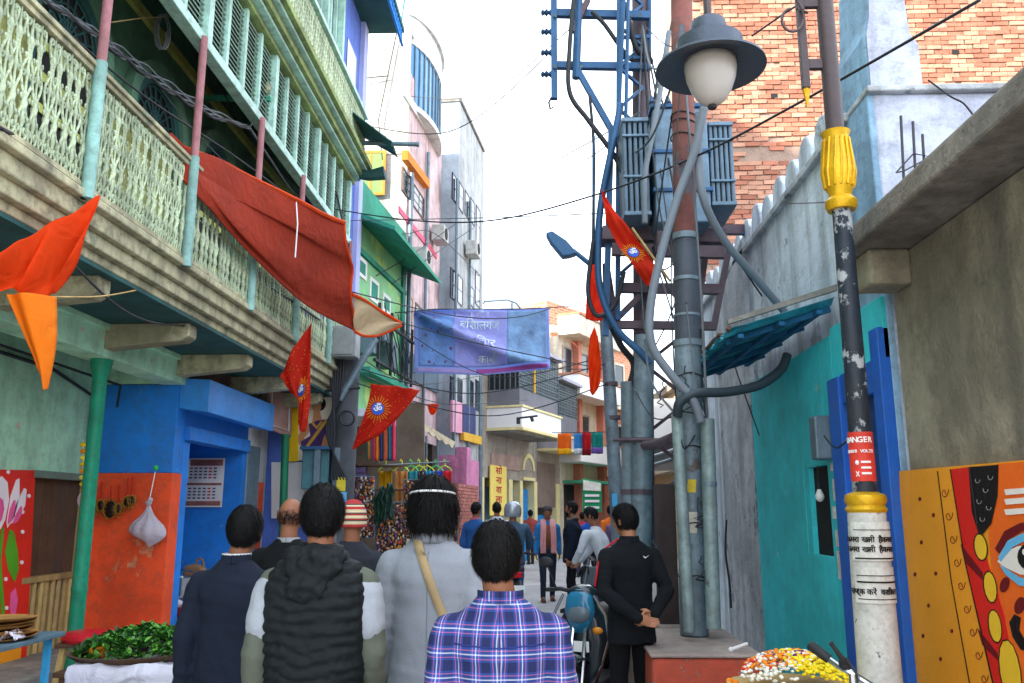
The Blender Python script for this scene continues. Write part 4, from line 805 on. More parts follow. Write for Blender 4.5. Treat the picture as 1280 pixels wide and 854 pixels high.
for yy, r, h in ((430, .118, .05), (350, .108, .03), (297, .112, .05), (395, .106, .02)):
    c = P(868 - (793 - yy) * .0238, yy, 6.7)
    part('band', m_pole, lambda b: b.tube([c - Vector((0, 0, h / 2)), c + Vector((0, 0, h / 2))], r, 20), Mp, smooth=True)
for yy in (146, 155, 172): 
    c = P(854, yy, 6.7); part('wire_lashing', m_wire, lambda b: b.tube([c + Vector((.105 * math.cos(a), .105 * math.sin(a), .01 * math.sin(2 * a))) for a in [i * .4 for i in range(17)]], .006, 4), Mp)
# conduits strapped at its foot
m_cond = mat('conduit_greygreen', '#869a9a', rough=.5, var=.2, scale=3, metal=.2, grime=.5, peel='#5f5a55', peel_amt=.64, pscale=5)
for (x0, y0, x1, y1, d0, d1, r) in ((846, 518, 862, 790, 6.5, 6.42, .045), (884, 524, 892, 786, 6.5, 6.5, .055)):
    c = thing('cable_conduit', {846: 'grey conduit leaning at the street side of the power pole', 884: 'grey conduit upright at the wall side of the power pole', 862: 'middle grey conduit running down the front of the power pole'}[x0], 'conduit', P(x1, y1, d1), 'conduits at the power pole')
    part('pipe', m_cond, lambda b: b.tube([P(x1, y1, d1), P(x0, y0, d0)], r, 12), c, smooth=True)
    part('strap', m_steel, lambda b: b.tube([P(x0 + (x1 - x0) * .3 - 0, y0 + (y1 - y0) * .3, d0), P(x0 + (x1 - x0) * .32, y0 + (y1 - y0) * .32, d0)], r + .006, 12), c)
# second, third post of the H frame
m_dsteel = mat('dark_rust_steel', '#5d5058', rough=.6, var=.3, scale=3, metal=.3, peel='#3f6a94', peel_amt=.6, pscale=2)
m_bsteel = mat('blue_dark_steel', '#33587e', rough=.5, var=.25, scale=3, metal=.3)
Hf = thing('steel_gantry', 'rusty steel H frame with cross arms and stay bars carrying the transformer', 'frame', P(803, 690, 8.6))
part('post', m_dsteel, lambda b: b.tube([P(806, 705, 8.7), P(800, -130, 8.7)], [.105, .10], 16), Hf, smooth=True)
part('post', m_dsteel, lambda b: b.tube([P(868, 640, 8.9), P(866, 300, 8.9)], .09, 12), Hf, smooth=True)
for (x0, y0, x1, y1, d, wd, ht) in ((694, 17, 812, 20, 8.5, .07, .085), (694, 82, 812, 84, 8.5, .07, .075), (775, 47, 812, 46, 8.5, .03, .04), (775, 72, 812, 72, 8.5, .03, .04),
                                (752, 296, 905, 300, 8.3, .30, .14), (765, 312, 905, 316, 8.1, .08, .12), (770, 360, 900, 362, 8.4, .08, .1), (758, 406, 895, 408, 8.4, .08, .08), (765, 285, 930, 288, 8.9, .08, .1)):
    part('cross_arm', m_bsteel if y0 < 100 else m_dsteel, lambda b: b.bar(P(x0, y0, d), P(x1, y1, d), wd, ht), Hf)
part('channel', m_bsteel, lambda b: b.bar(P(692, -60, 8.45), P(693, 124, 8.45), .07, .07), Hf)
part('channel', m_bsteel, lambda b: b.tube([P(726, -80, 8.4), P(720, 98, 8.4)], .045, 8), Hf)
for x0, y0, x1, y1 in ((722, 88, 773, 178), (884, 300, 868, 420), (892, 410, 912, 305), (770, 405, 758, 330), (735, 0, 715, 40), (800, 370, 770, 400)):
    part('stay_bar', m_bsteel if x0 < 730 else m_dsteel, lambda b: b.bar(P(x0, y0, 8.4), P(x1, y1, 8.4), .06, .06), Hf)
part('upright_rod', m_bsteel, lambda b: [b.tube([P(x0, y0, d), P(x1, y1, d)], r, 6) for x0, y0, x1, y1, d, r in ((781, -40, 772, 160, 8.3, .03), (812, -40, 812, 75, 8.6, .025), (786, -30, 782, 160, 8.2, .022), (742, 170, 742, 330, 8.3, .018))], Hf)
m_ins = mat('insulator_brown', '#2d4a6a', rough=.2, var=.1, bump=0)
for yy in (16, 40, 66, 93):
    c = P(684, yy, 8.45); part('insulator', m_ins, lambda b: b.lathe([(.015, -.07), (.04, -.05), (.02, -.03), (.045, -.01), (.02, .015), (.04, .04), (.015, .06)], c, 10, M=Matrix.Rotation(R(90), 3, 'Y')), Hf, smooth=True)
part('hook', m_wire, lambda b: b.tube([P(689, 122, 8.45), P(686, 128, 8.45), P(688, 137, 8.45), P(691, 134, 8.45)], .012, 5), Hf)
# transformer
Tr = thing('transformer', 'blue grey distribution transformer with cooling fins hung high on the steel frame', 'transformer', P(848, 300, 8.2))
m_tank = mat('transformer_blue', '#6f8aa0', rough=.45, var=.2, scale=2.5, peel='#b7c3cc', peel_amt=.64, pscale=3, grime=.4, metal=.2)
tl, br_ = P(812, 150, 8.0), P(884, 288, 8.0)
part('tank', m_tank, lambda b: b.box(tl.x, br_.x, 7.75, 8.45, br_.z, tl.z), Tr, bevel=.015)
for dz in (.04, -.44, -.84): part('tank_flange', m_bsteel, lambda b: b.box(tl.x - .025, br_.x + .025, 7.725, 8.475, tl.z + dz - .04, tl.z + dz), Tr, bevel=.006)
for x0, x1, d in ((775, 812, 7.95), (881, 917, 7.95)):
    a, c = P(x0, 158 if x0 < 800 else 163, d), P(x1, 276 if x0 < 800 else 264, d); n = 5
    for i in range(n):
        x = a.x + (c.x - a.x) * (i + .5) / n
        part('cooling_fin', mat('fin_steel', '#5b7183', rough=.45, var=.2, metal=.2, grime=.3), lambda b: b.box(x - .019, x + .019, 7.8, 8.4, c.z + .03, a.z - .02), Tr, bevel=.012)
    for z0, z1, yb in ((a.z - .03, a.z + .01, 8.42), (c.z, c.z + .04, 8.42), (a.z - .19, a.z - .165, 7.80), (a.z - .62, a.z - .595, 7.80)): part('fin_header', m_tank, lambda b: b.box(a.x, c.x, 7.775, yb, z0, z1), Tr, bevel=.006)
for i, x in enumerate((815, 835, 865)):
    c = P(x, 142, 8.1); part('bushing', m_ins, lambda b: b.lathe([(.03, -.05), (.05, 0), (.025, .03), (.045, .06), (.02, .09), (.04, .12), (.012, .2)], c, 10), Tr, smooth=True)
part('valve', m_dsteel, lambda b: (b.tube([P(825, 290, 7.7), P(825, 312, 7.7)], .04, 8), b.ball(P(826, 314, 7.7), .06, 8)), Tr)
# lower grey pipes between frame and lane
for lab, x0, y0, x1, y1, d, r in (('thick grey pipe post clamped in front of the steel frame', 806, 420, 800, 720, 8.3, .10), ('slim grey cable riser beside the clamped pipe post', 786, 478, 789, 720, 8.6, .085)):
    c = thing('pipe_post', lab, 'pipe', P(x1, y1, d))
    part('pipe', m_pole, lambda b: b.tube([P(x1, y1, d) * 1, P(x0, y0, d)], r, 14), c, smooth=True)
    part('pipe_foot', m_pole, lambda b: b.tube([Vector((P(x1, y1, d).x, d, 0)), P(x1, y1, d)], r * 1.08, 14), c, smooth=True)
    for yy in (548, 612): part('clamp', m_dsteel, lambda b: b.tube([P(x0 + (x1 - x0) * (yy - y0) / (y1 - y0), yy, d), P(x0 + (x1 - x0) * (yy - y0) / (y1 - y0), yy + 6, d)], r + .012, 14), c)
    part('clamp_bar', m_dsteel, lambda b: b.tube([P(x0 - 20, 550, d - .12), P(x0 + 45, 550, d - .12)], .02, 6), c)
c = thing('arm_bracket', 'short dark pipe arm reaching from pipe post to power pole', 'bracket', P(800, 556, 8.1))
part('arm', m_dsteel, lambda b: b.tube([P(806, 557, 8.1), P(820, 556, 7.8), P(842, 547, 7.2)], .045, 10), c, smooth=True)
tp = thing('timber_post', 'dark weathered timber post standing on the plinth between the poles', 'post', P(838, 780, 7.6))
part('shaft', mat('black_timber', '#3f3334', var=.35, streak=.5, grime=.4, peel='#7a3a36', peel_amt=.66, pscale=5), lambda b: b.box(P(822, 700, 7.6).x, P(846, 700, 7.6).x, 7.55, 7.75, .5, P(832, 605, 7.6).z), tp, bevel=.015)
part('footing', m_dusty, lambda b: b.box(P(818, 700, 7.6).x, P(852, 700, 7.6).x, 7.4, 7.8, .45, .66), tp, bevel=.02)
# lattice bracing, bolts and small fittings on the gantry and poles
for k in range(7):
    y0 = -20 + k * 52
    part('lattice_bar', m_bsteel, lambda b: (b.bar(P(773, y0, 8.35), P(803, y0 + 26, 8.6), .03, .03)), Hf); part('lattice_bar', m_bsteel, lambda b: b.bar(P(803, y0 + 26, 8.6), P(773, y0 + 52, 8.35), .03, .03), Hf)
for k in range(5):
    y0 = 412 + k * 44; part('lattice_bar', m_dsteel, lambda b: b.bar(P(806 if k % 2 else 862, y0, 8.75), P(862 if k % 2 else 806, y0 + 44, 8.75), .035, .035), Hf)
part('lattice_leg', m_bsteel, lambda b: b.bar(P(774, -60, 8.35), P(772, 400, 8.35), .05, .05), Hf)
part('angle_leg', m_bsteel, lambda b: b.bar(P(764, 160, 8.3), P(757, 420, 8.3), .06, .06), Hf)
for x, y_ in ((800, 19), (800, 83), (726, 19), (726, 83), (694, 19), (694, 83), (800, 362), (866, 362), (800, 408), (866, 408)):
    part('bolt', m_steel, lambda b: b.tube([P(x, y_, 8.38), P(x, y_, 8.44)], .022, 6), Hf)
part('number_plate', mat('plate_yellow', '#c9b23a', var=.2, grime=.4), lambda b: b.sheet(lambda u, v: P(861.5, 600 + 16 * v, 6.7) + Vector((.108 * math.sin(-.5 + u), -.109 * math.cos(-.5 + u), 0)), 8, 2, .003), Mp)
part('pasted_notice', mat('torn_notice', '#c7c2b4', var=.3, scale=8, peel='#7b8d98', peel_amt=.58, pscale=12), lambda b: b.sheet(lambda u, v: P(863, 640 + 26 * v, 6.7) + Vector((.109 * math.sin(-.8 + 1.1 * u), -.110 * math.cos(-.8 + 1.1 * u), 0)), 8, 2, .003), Mp)
for yy in (470, 560, 655, 720):
    c = P(868 - (793 - yy) * .0238, yy, 6.7); part('wire_tie', m_wire, lambda b: b.tube([c + Vector((.113 * math.cos(a), .113 * math.sin(a), .012 * math.sin(3 * a))) for a in [i * .4 for i in range(17)]], .005, 4), Mp)
# ------------------------------------------------------------------ LED street light on its own leaning pole
Ls = thing('street_light', 'leaning grey pole with flat blue grey lamp head reaching over the lane', 'street lamp', P(776, 660, 13))
lb = P(776, 640, 13); lb.z = 0
part('pole', m_pole, lambda b: b.tube([lb, P(757, 400, 13)], [.11, .095], 12), Ls, smooth=True)
part('arm', m_bsteel, lambda b: b.tube([P(757, 402, 13), P(752, 360, 13), P(742, 334, 13), P(716, 313, 13)], [.06, .05, .045, .04], 8), Ls, smooth=True)
hd = part('lamp_head', mat('lamp_shell', '#2f5a80', rough=.4, var=.1), lambda b: b.prism([P(x, y_, 12.9) for x, y_ in ((682, 291), (690, 288), (708, 300), (717, 310), (721, 316), (712, 319), (703, 320), (688, 302))], (0, 1, 0), .22), Ls, bevel=.02)
part('lens', mat('lamp_lens', '#8496a4', rough=.2, bump=0), lambda b: b.prism([P(x, y_, 12.97) for x, y_ in ((684, 297), (702, 318), (706, 319.5), (689, 299))], (0, 1, 0), .1), hd)
for yy in (478, 520): part('strap', m_dsteel, lambda b: b.tube([P(757 + (yy - 400) * .079, yy, 13), P(757 + (yy + 5 - 400) * .079, yy + 5, 13)], .115, 12), Ls)
part('notice', mat('blue_notice', '#4fa6d6', var=.2), lambda b: b.box(P(765, 620, 12.85).x, P(771.5, 620, 12.85).x, 12.84, 12.86, P(765, 633, 12.85).z, P(765, 617, 12.85).z), Ls)
# ------------------------------------------------------------------ ornamental lamp post with lantern
PX, PY = P(1083, 640, 4.2).x, 4.2
Lp = thing('ornamental_lamp_post', 'ornamental lamp post with gold vase, peeling shaft and pasted notices', 'lamp post', (PX, PY, 0))
zz_ = lambda y_: P(1070, y_, PY).z
m_shaft = mat('peeling_black_white', '#232c38', rough=.5, var=.2, peel='#a3a9ad', peel_amt=.55, pscale=7, grime=.2)
m_paper = mat('pasted_bills', '#c2c2bd', rough=.8, var=.15, scale=9, peel='#20242b', peel_amt=.62, pscale=9, grime=.3)
m_dshaft = mat('lamp_brown', '#4b4043', rough=.45, var=.15)
part('base', m_paper, lambda b: b.lathe([(.115, 0), (.115, .3), (.10, .34), (.095, zz_(760)), (.088, zz_(641))], (PX, PY, 0), 20), Lp, smooth=True)
part('gold_collar', m_gold, lambda b: b.lathe([(.088, zz_(641)), (.098, zz_(637)), (.086, zz_(632)), (.098, zz_(626)), (.092, zz_(619)), (.060, zz_(615))], (PX, PY, 0), 20), Lp, smooth=True)
part('shaft', m_shaft, lambda b: b.lathe([(.056, zz_(615)), (.051, zz_(450)), (.047, zz_(262))], (PX, PY, 0), 20), Lp, smooth=True)
part('gold_vase', m_gold, lambda b: b.lathe([(.070, zz_(263)), (.080, zz_(258)), (.080, zz_(252)), (.055, zz_(246)), (.060, zz_(241)), (.076, zz_(228)), (.080, zz_(214)), (.070, zz_(195)), (.060, zz_(180)), (.064, zz_(172)), (.076, zz_(166)), (.05, zz_(167))], (PX, PY, 0), 24), Lp, smooth=True)
part('vase_leaf', m_gold, lambda b: [b.tube([(PX + r * math.cos(a + t * .3), PY + r * math.sin(a + t * .3), zz_(235 - 60 * t)) for t, r in ((0, .072), (.3, .083), (.6, .076), (1, .066))], .007, 5) for a in [i * math.pi / 7 for i in range(14)]], Lp)
ztop = zz_(-230)
part('upper_shaft', m_dshaft, lambda b: b.tube([(PX, PY, zz_(168)), (PX, PY, ztop)], [.047, .042], 16), Lp, smooth=True)
def onb(r, ang, z): return (PX + r * math.cos(ang), PY + r * math.sin(ang), z)
m_dang = mat('danger_red', '#d23a2c', rough=.5, var=.12, scale=9, grime=.25)
def wrap(b, r0, z0, z1, a0, a1, n=10, r1=None):
    r1 = r1 or r0
    b.sheet(lambda u, v: onb(r0 + (r1 - r0) * v, R(a0 + (a1 - a0) * u), z0 + (z1 - z0) * v), n, 2, .002)
part('danger_notice', m_dang, lambda b: wrap(b, .0575, zz_(602), zz_(541), 175, 325), Lp)
def curved_text(name, s, z, size, r, mid, m, step=None, ph=0):
    s = s.split('|') if '|' in s else list(s); n = len(s); step = step or size * .62 / r
    for i, ch in enumerate(s):
        if ch == ' ': continue
        a = R(mid) + (i - (n - 1) / 2) * step; N = Vector((math.cos(a), math.sin(a), 0)); U = Vector((-N.y, N.x, 0))
        text(name, ch, Vector((PX, PY, z)) + N * r, U, (0, 0, 1), size, m, Lp, depth=.0012, bold=.02)
curved_text('danger_lettering', 'DANGER', zz_(551), .038, .0595, 236, m_whitep)
curved_text('danger_lettering', '11000 VOLTS', zz_(565), .021, .0595, 238, m_whitep)
for k, z in enumerate((578, 585, 592)): part('danger_line', m_whitep, lambda b: wrap(b, .0598, zz_(z + 1.6), zz_(z - 1), 244, 288), Lp)
part('skull_mark', m_whitep, lambda b: b.ball(onb(.059, R(226), zz_(579)), (.010, .010, .012), 8), Lp)
part('crossed_bones', m_whitep, lambda b: (b.bar(onb(.0605, R(219), zz_(590)), onb(.0605, R(233), zz_(596)), .004, .004), b.bar(onb(.0605, R(233), zz_(590)), onb(.0605, R(219), zz_(596)), .004, .004)), Lp)
m_bill = mat('white_bill', '#cfcfc9', rough=.85, var=.1, scale=5, grime=.3)
for z0, z1 in ((700, 652), (752, 708)):
    part('pasted_bill', m_bill, lambda b: wrap(b, .099, zz_(z0), zz_(z1), 200, 340, 12, .0945), Lp)
for z, h in ((662, 1.2), (674, 3.5), (686, 3.2), (697, 2.5), (718, 1.4), (726, 3.0), (738, 3.4), (747, 1.5)):
    s = ['स्वागत समारोह', 'कार्यालय', 'वाराणसी'][int(z) % 3]
    if h > 3: curved_text('bill_lettering', 'क|म|रा| |खा|ली| |है|क|म|रा' if z < 700 else 'सं|प|र्क| |क|रें| |का|शी|घ|र', zz_(z), .036, .1025, 255, m_mblk, step=.021 / .1)
    else: part('bill_line', m_mblk, lambda b: wrap(b, .1015, zz_(z + h * .35), zz_(z - h * .35), 210, 330, 10), Lp)
# bracket and lantern
m_lamp = mat('lantern_slate', '#4a5260', rough=.4, var=.12, metal=.3)
LC = P(888, 85, 3.9); arm_z = P(1000, -95, 4.1).z; sp = Vector((PX - .17, PY, 0)).to_tuple()
bx0 = PX - .135
part('bracket_upright', m_dshaft, lambda b: b.box(bx0 - .02, bx0 + .02, PY - .02, PY + .02, zz_(110), arm_z), Lp, bevel=.004)
part('bracket_tip', m_gold, lambda b: b.lathe([(.003, zz_(134)), (.016, zz_(118)), (.022, zz_(112)), (.01, zz_(108))], (bx0, PY, 0), 8), Lp)
for yy in (3, 80): part('bracket_rung', m_dshaft, lambda b: b.box(bx0 + .02, PX - .03, PY - .016, PY + .016, zz_(yy + 6), zz_(yy - 6)), Lp, bevel=.004)
part('scroll', m_dshaft, lambda b: (b.tube([(bx0 - .02, PY, zz_(10)), P(1009, 16, 4.15)] + [P(990 + 15 * math.cos(a) * (1 - a * .05), 24 + 17 * math.sin(a) * (1 - a * .05), 4.15) for a in [-.6 + i * .3 for i in range(18)]], .008, 6), b.tube([P(1003, 12, 4.15), P(995, -2, 4.15), P(980, -14, 4.15)], .008, 6)), Lp)
part('lantern_arm', m_dshaft, lambda b: b.tube([(PX, PY, arm_z), (bx0, PY, arm_z), (LC.x + .1, LC.y + .05, arm_z + .05), (LC.x, LC.y, arm_z + .02), (LC.x, LC.y, LC.z + .2)], .02, 8), Lp, smooth=True)
R_ = .270
part('lantern_hood', m_lamp, lambda b: b.lathe([(.02, .27), (.085, .25), (.095, .20), (.095, .155), (.165, .14), (.168, .065), (.185, .055), (R_, .005), (R_ + .003, -.008), (R_ - .012, -.006), (.16, .035), (.09, .04)], LC, 40), Lp, smooth=True)
part('lantern_bowl', mat('frosted_bowl', '#c3bdb8', rough=.35, var=.08, scale=3, bump=0, trans=.15), lambda b: b.lathe([(.127, .035), (.130, .0), (.122, -.06), (.098, -.125), (.066, -.175), (.035, -.2), (.01, -.205)], LC, 32), Lp, smooth='all')
part('bowl_tip', m_black, lambda b: b.ball(LC + Vector((0, 0, -.212)), (.024, .024, .016), 10), Lp)
# ------------------------------------------------------------------ cloth: tarpaulin, flags, banner
def cloth(name, col, tr=.35, var=.12, scale=3, dots=None, wave=0):
    if name in MATS: return MATS[name]
    m = mat(name, col, rough=.8, var=var, scale=scale, bump=.15, bscale=120)
    n = m.node_tree; N = n.nodes; b = N['Principled BSDF']; out = N['Material Output']
    src = b.inputs['Base Color'].links[0].from_socket
    if dots:
        v = N.new('ShaderNodeTexVoronoi'); v.inputs['Scale'].default_value = dots[1]; t = N.new('ShaderNodeTexCoord'); n.links.new(t.outputs['Object'], v.inputs[0])
        r = N.new('ShaderNodeValToRGB'); r.color_ramp.elements[0].position = dots[2]; r.color_ramp.elements[0].color = (1, 1, 1, 1); r.color_ramp.elements[1].position = dots[2] + .04; r.color_ramp.elements[1].color = (0, 0, 0, 1)
        n.links.new(v.outputs['Distance'], r.inputs[0]); q = N.new('ShaderNodeMixRGB'); q.inputs[2].default_value = (*C(dots[0]), 1); n.links.new(r.outputs[0], q.inputs[0]); n.links.new(src, q.inputs[1]); src = q.outputs[0]
        n.links.new(src, b.inputs['Base Color'])
    wn = N.new('ShaderNodeTexNoise'); wn.inputs['Scale'].default_value = 5; wn.inputs['Detail'].default_value = 6; wn.inputs['Distortion'].default_value = 1.5; wb_ = N.new('ShaderNodeBump'); wb_.inputs['Strength'].default_value = .55; wb_.inputs['Distance'].default_value = .05
    tcw = N.new('ShaderNodeTexCoord'); n.links.new(tcw.outputs['Object'], wn.inputs[0]); n.links.new(wn.outputs[0], wb_.inputs['Height']); n.links.new(wb_.outputs[0], b.inputs['Normal'])
    tn = N.new('ShaderNodeBsdfTranslucent'); n.links.new(src, tn.inputs[0])
    mx = N.new('ShaderNodeMixShader'); mx.inputs[0].default_value = tr
    n.links.new(b.outputs[0], mx.inputs[1]); n.links.new(tn.outputs[0], mx.inputs[2]); n.links.new(mx.outputs[0], out.inputs[0]); return m
def lerp(a, b, t): return a + (b - a) * t
def curve(pts, t):                                   # polyline of Vectors, Catmull-Rom
    k = len(pts) - 1; x = min(t * k, k - 1e-6); i = int(x); f = x - i
    p0, p1, p2, p3 = pts[max(i - 1, 0)], pts[i], pts[i + 1], pts[min(i + 2, k)]
    return .5 * ((2 * p1) + (p2 - p0) * f + (2 * p0 - 5 * p1 + 4 * p2 - p3) * f * f + (3 * p1 - p0 - 3 * p2 + p3) * f ** 3)
def coons(top, bot, lef, rig, rip=None):
    def f(u, v):
        T, B, Lf, Rg = curve(top, u), curve(bot, u), curve(lef, v), curve(rig, v)
        p = lerp(T, B, v) + lerp(Lf, Rg, u) - (lerp(lerp(top[0], top[-1], u), lerp(bot[0], bot[-1], u), v))
        return p + (rip(u, v) if rip else Vector((0, 0, 0)))
    return f
PL = lambda *t: [P(*x) for x in t]
m_tarp = cloth('tarp_red', '#9c3019', .30, var=.2, scale=1.3); m_hem = cloth('tarp_orange', '#e0531e', .4); m_tcream = cloth('tarp_cream', '#d9c6a4', .45)
Tp = thing('red_tarpaulin', 'big dark red tarpaulin stretched slanting from balcony post over the lane', 'tarpaulin', P(320, 280, 9))
tA = P(199, 167, 6.45)
top = [tA] + PL((260, 199, 7.0), (330, 232, 7.9), (395, 262, 8.8), (430, 277, 9.4)); bot = [tA] + PL((222, 204, 6.5), (265, 262, 7.0), (325, 330, 8.0), (385, 385, 9.2), (443, 414, 10.3))
rg = [top[-1]] + PL((436, 320, 9.6), (440, 368, 10.0)) + [bot[-1]]
rip = lambda u, v: (1.12 - u) * Vector((.04 * math.sin(v * 9 + u * 3), .10 * math.sin(v * 8 + 4 * u), -.10 * math.sin(math.pi * v) + .06 * math.sin(v * 11 + u * 4) + .10 * noise.noise(Vector((u * 3, v * 9, 2))))) + Vector((0, .10 * u * math.sin(v * 12 + u * 3), .05 * u * math.sin(v * 14 + 1))) * math.sin(math.pi * min(1, max(0, v))) * u
tfn = coons(top, bot, [tA, tA], rg, rip)
part('sheet', m_tarp, lambda b: b.sheet(tfn, 60, 36, .004), Tp, smooth='all')
part('hem', m_hem, lambda b: b.tube([tfn(i / 30, 0) + Vector((0, 0, -.01)) for i in range(31)], [.005 + .024 * (i / 30) ** .5 for i in range(31)], 6), Tp, smooth=True)
part('side_hem', m_hem, lambda b: b.tube([tfn(1, i / 20) for i in range(21)], .02, 6), Tp, smooth=True)
part('tie_cord', m_whitep, lambda b: b.tube(PL((370, 248, 8.45), (372, 280, 8.3), (369, 322, 8.2)), .007, 5), Tp)
tc_top = [rg[-2]] + PL((455, 375, 10.2), (478, 390, 10.5), (501, 404, 10.8)); tc_bot = [bot[-1]] + PL((455, 420, 10.4), (475, 419, 10.6), (502, 407, 10.8))
part('cream_tail', m_tcream, lambda b: b.sheet(coons(tc_top, tc_bot, [rg[-2], bot[-1]], [tc_top[-1], tc_bot[-1]], lambda u, v: Vector((0, .06 * math.sin(v * 6 + u * 9) * math.sin(math.pi * v), 0))), 24, 12, .004), Tp, smooth='all')
part('tail_hem', m_hem, lambda b: (b.tube([curve(tc_top, i / 16) for i in range(17)], .022, 6), b.tube([curve(tc_bot, i / 16) for i in range(17)], .018, 6)), Tp, smooth=True)
# big orange pennant on the left
m_of = cloth('flag_orange', '#f0510f', .6, var=.08); m_of2 = cloth('flag_orange_light', '#fb8a14', .45, var=.08)
Fl = thing('orange_pennant', 'big plain orange cloth pennant hanging by the balcony bracket', 'flag', P(60, 320, 4.6))
t_ = PL((-80, 330, 4.2), (0, 314, 4.4), (40, 292, 4.6), (85, 268, 4.8), (126, 244, 5.0)); b_ = PL((-80, 375, 4.3), (0, 362, 4.5), (30, 368, 4.6), (55, 371, 4.7), (68, 368, 4.75))
rr = [t_[-1]] + PL((118, 285, 4.95), (100, 325, 4.85)) + [b_[-1]]
part('cloth', m_of, lambda b: b.sheet(coons(t_, b_, [t_[0], b_[0]], rr, lambda u, v: Vector((0, .07 * math.sin(u * 16 + v * 4) * math.sin(math.pi * v), .012 * math.sin(u * 22)))), 40, 20, .003), Fl, smooth='all')
t2 = PL((2, 365, 4.5), (30, 368, 4.55), (67, 370, 4.7)); b2 = PL((44, 460, 4.6), (56, 487, 4.62), (58, 486, 4.62))
part('tail', m_of2, lambda b: b.sheet(coons(t2, b2, PL((2, 365, 4.5), (20, 405, 4.52), (38, 445, 4.58), (44, 460, 4.6)), PL((67, 370, 4.7), (68, 420, 4.66), (64, 455, 4.64), (58, 486, 4.62)), lambda u, v: Vector((0, .05 * math.sin(u * 6 + 1) * (1 - v * .5), 0))), 16, 24, .003), Fl, smooth='all')
# saffron flags with a blue roundel
m_fr = cloth('flag_red', '#cf2f1a', .55, dots=('#e8a33a', 26, .13)); m_fr2 = cloth('flag_vermilion', '#e23a1c', .6); m_round = mat('roundel_blue', '#2b58c0', rough=.6)
def flag(label, top, bot, lef, rig, m, emb=None, pole=None, group=None, rip=.03, name='pennant_flag', nu=24, nv=24):
    o = thing(name, label, 'flag', top[0])
    fn = coons(top, bot, lef, rig, lambda u, v: Vector((0, rip * math.sin(u * 9 + v * 7) + rip * noise.noise(Vector((u * 6, v * 5, top[0].x))), rip * .6 * noise.noise(Vector((u * 7, v * 6, 3))))))
    part('cloth', m, lambda b: b.sheet(fn, nu, nv, .003), o, smooth='all')
    if emb:
        u, v, r = emb; c = fn(u, v); du = (fn(u + .03, v) - fn(u - .03, v)).normalized(); dv = (fn(u, v - .03) - fn(u, v + .03)); n_ = du.cross(dv).normalized()
        if n_.y > 0: n_ = -n_
        U = Vector((0, 0, 1)).cross(n_).normalized(); U = U if U.x > 0 else -U; V = n_.cross(U); V = V if V.z > 0 else -V
        c = c + n_ * .03
        part('roundel', m_round, lambda b: b.prism([c + (U * math.cos(a) + V * math.sin(a)) * r for a in [i * math.pi / 10 for i in range(20)]], n_, .004), o)
        part('sun_ray', mat('ray_gold', '#e79a2a'), lambda b: [b.bar(c + (U * math.cos(a) + V * math.sin(a)) * r * 1.15, c + (U * math.cos(a) + V * math.sin(a)) * r * (1.9 + .3 * (i % 2)), r * .08, .003, n_) for i, a in enumerate([k * math.pi / 12 for k in range(24)])], o)
        text('roundel_symbol', 'ॐ', c + n_ * .006, U, V, r * 1.6, m_whitep, o, depth=.002, bold=.02)
    if pole: part('flag_stick', m_bamboo, lambda b: b.tube(PL(*pole), .012, 6), o)
    return o
d = 9.3
flag('dark red dotted flag drooping from the balcony edge with blue roundel', PL((350, 470, d), (365, 440, d), (389, 402, d)), PL((372, 530, d), (377, 540, d), (382, 538, d)), PL((350, 470, d), (362, 490, d), (374, 500, d), (372, 530, d)), PL((389, 402, d), (389, 450, d), (387, 500, d), (382, 538, d)), m_fr, (.62, .52, .07))
d = 11.3
flag('dotted red flag spread like a kite with blue roundel beside the dark pole', PL((464, 480, d), (495, 483, d), (525, 488, d)), PL((440, 562, d), (446, 560, d), (450, 555, d)), PL((464, 480, d), (455, 520, d), (440, 562, d)), PL((525, 488, d), (500, 520, d), (472, 545, d), (450, 555, d)), m_fr, (.35, .35, .085))
d = 7.6
flag('vermilion flag with blue roundel tied to the transformer pole on a stick', PL((752, 237, d), (770, 265, d), (800, 305, d), (826, 338, d)), PL((757, 275, d), (775, 310, d), (800, 345, d), (818, 362, d)), PL((752, 237, d), (757, 275, d)), PL((826, 338, d), (822, 350, d), (818, 362, d)), m_fr2, (.55, .62, .055), pole=((790, 285, 7.5), (838, 352, 7.5)))
d = 12.7
flag('narrow crimson flag hanging behind the cables below the street light', PL((740, 322, d), (744, 318, d), (748, 330, d)), PL((732, 398, d), (745, 402, d), (756, 398, d)), PL((740, 322, d), (734, 350, d), (732, 398, d)), PL((748, 330, d), (752, 360, d), (756, 398, d)), m_fr2)
flag('long orange flag hanging against the leaning street light pole', PL((738, 420, d), (743, 410, d), (747, 420, d)), PL((738, 490, d), (742, 494, d), (750, 480, d)), PL((738, 420, d), (735, 450, d), (738, 490, d)), PL((747, 420, d), (751, 455, d), (750, 480, d)), m_of)
d = 17
flag('small orange flag by the pink shop awning', PL((533, 505, d), (541, 505, d), (549, 506, d)), PL((538, 518, d), (541, 519, d), (544, 516, d)), PL((533, 505, d), (538, 518, d)), PL((549, 506, d), (544, 516, d)), m_of, nu=8, nv=8)
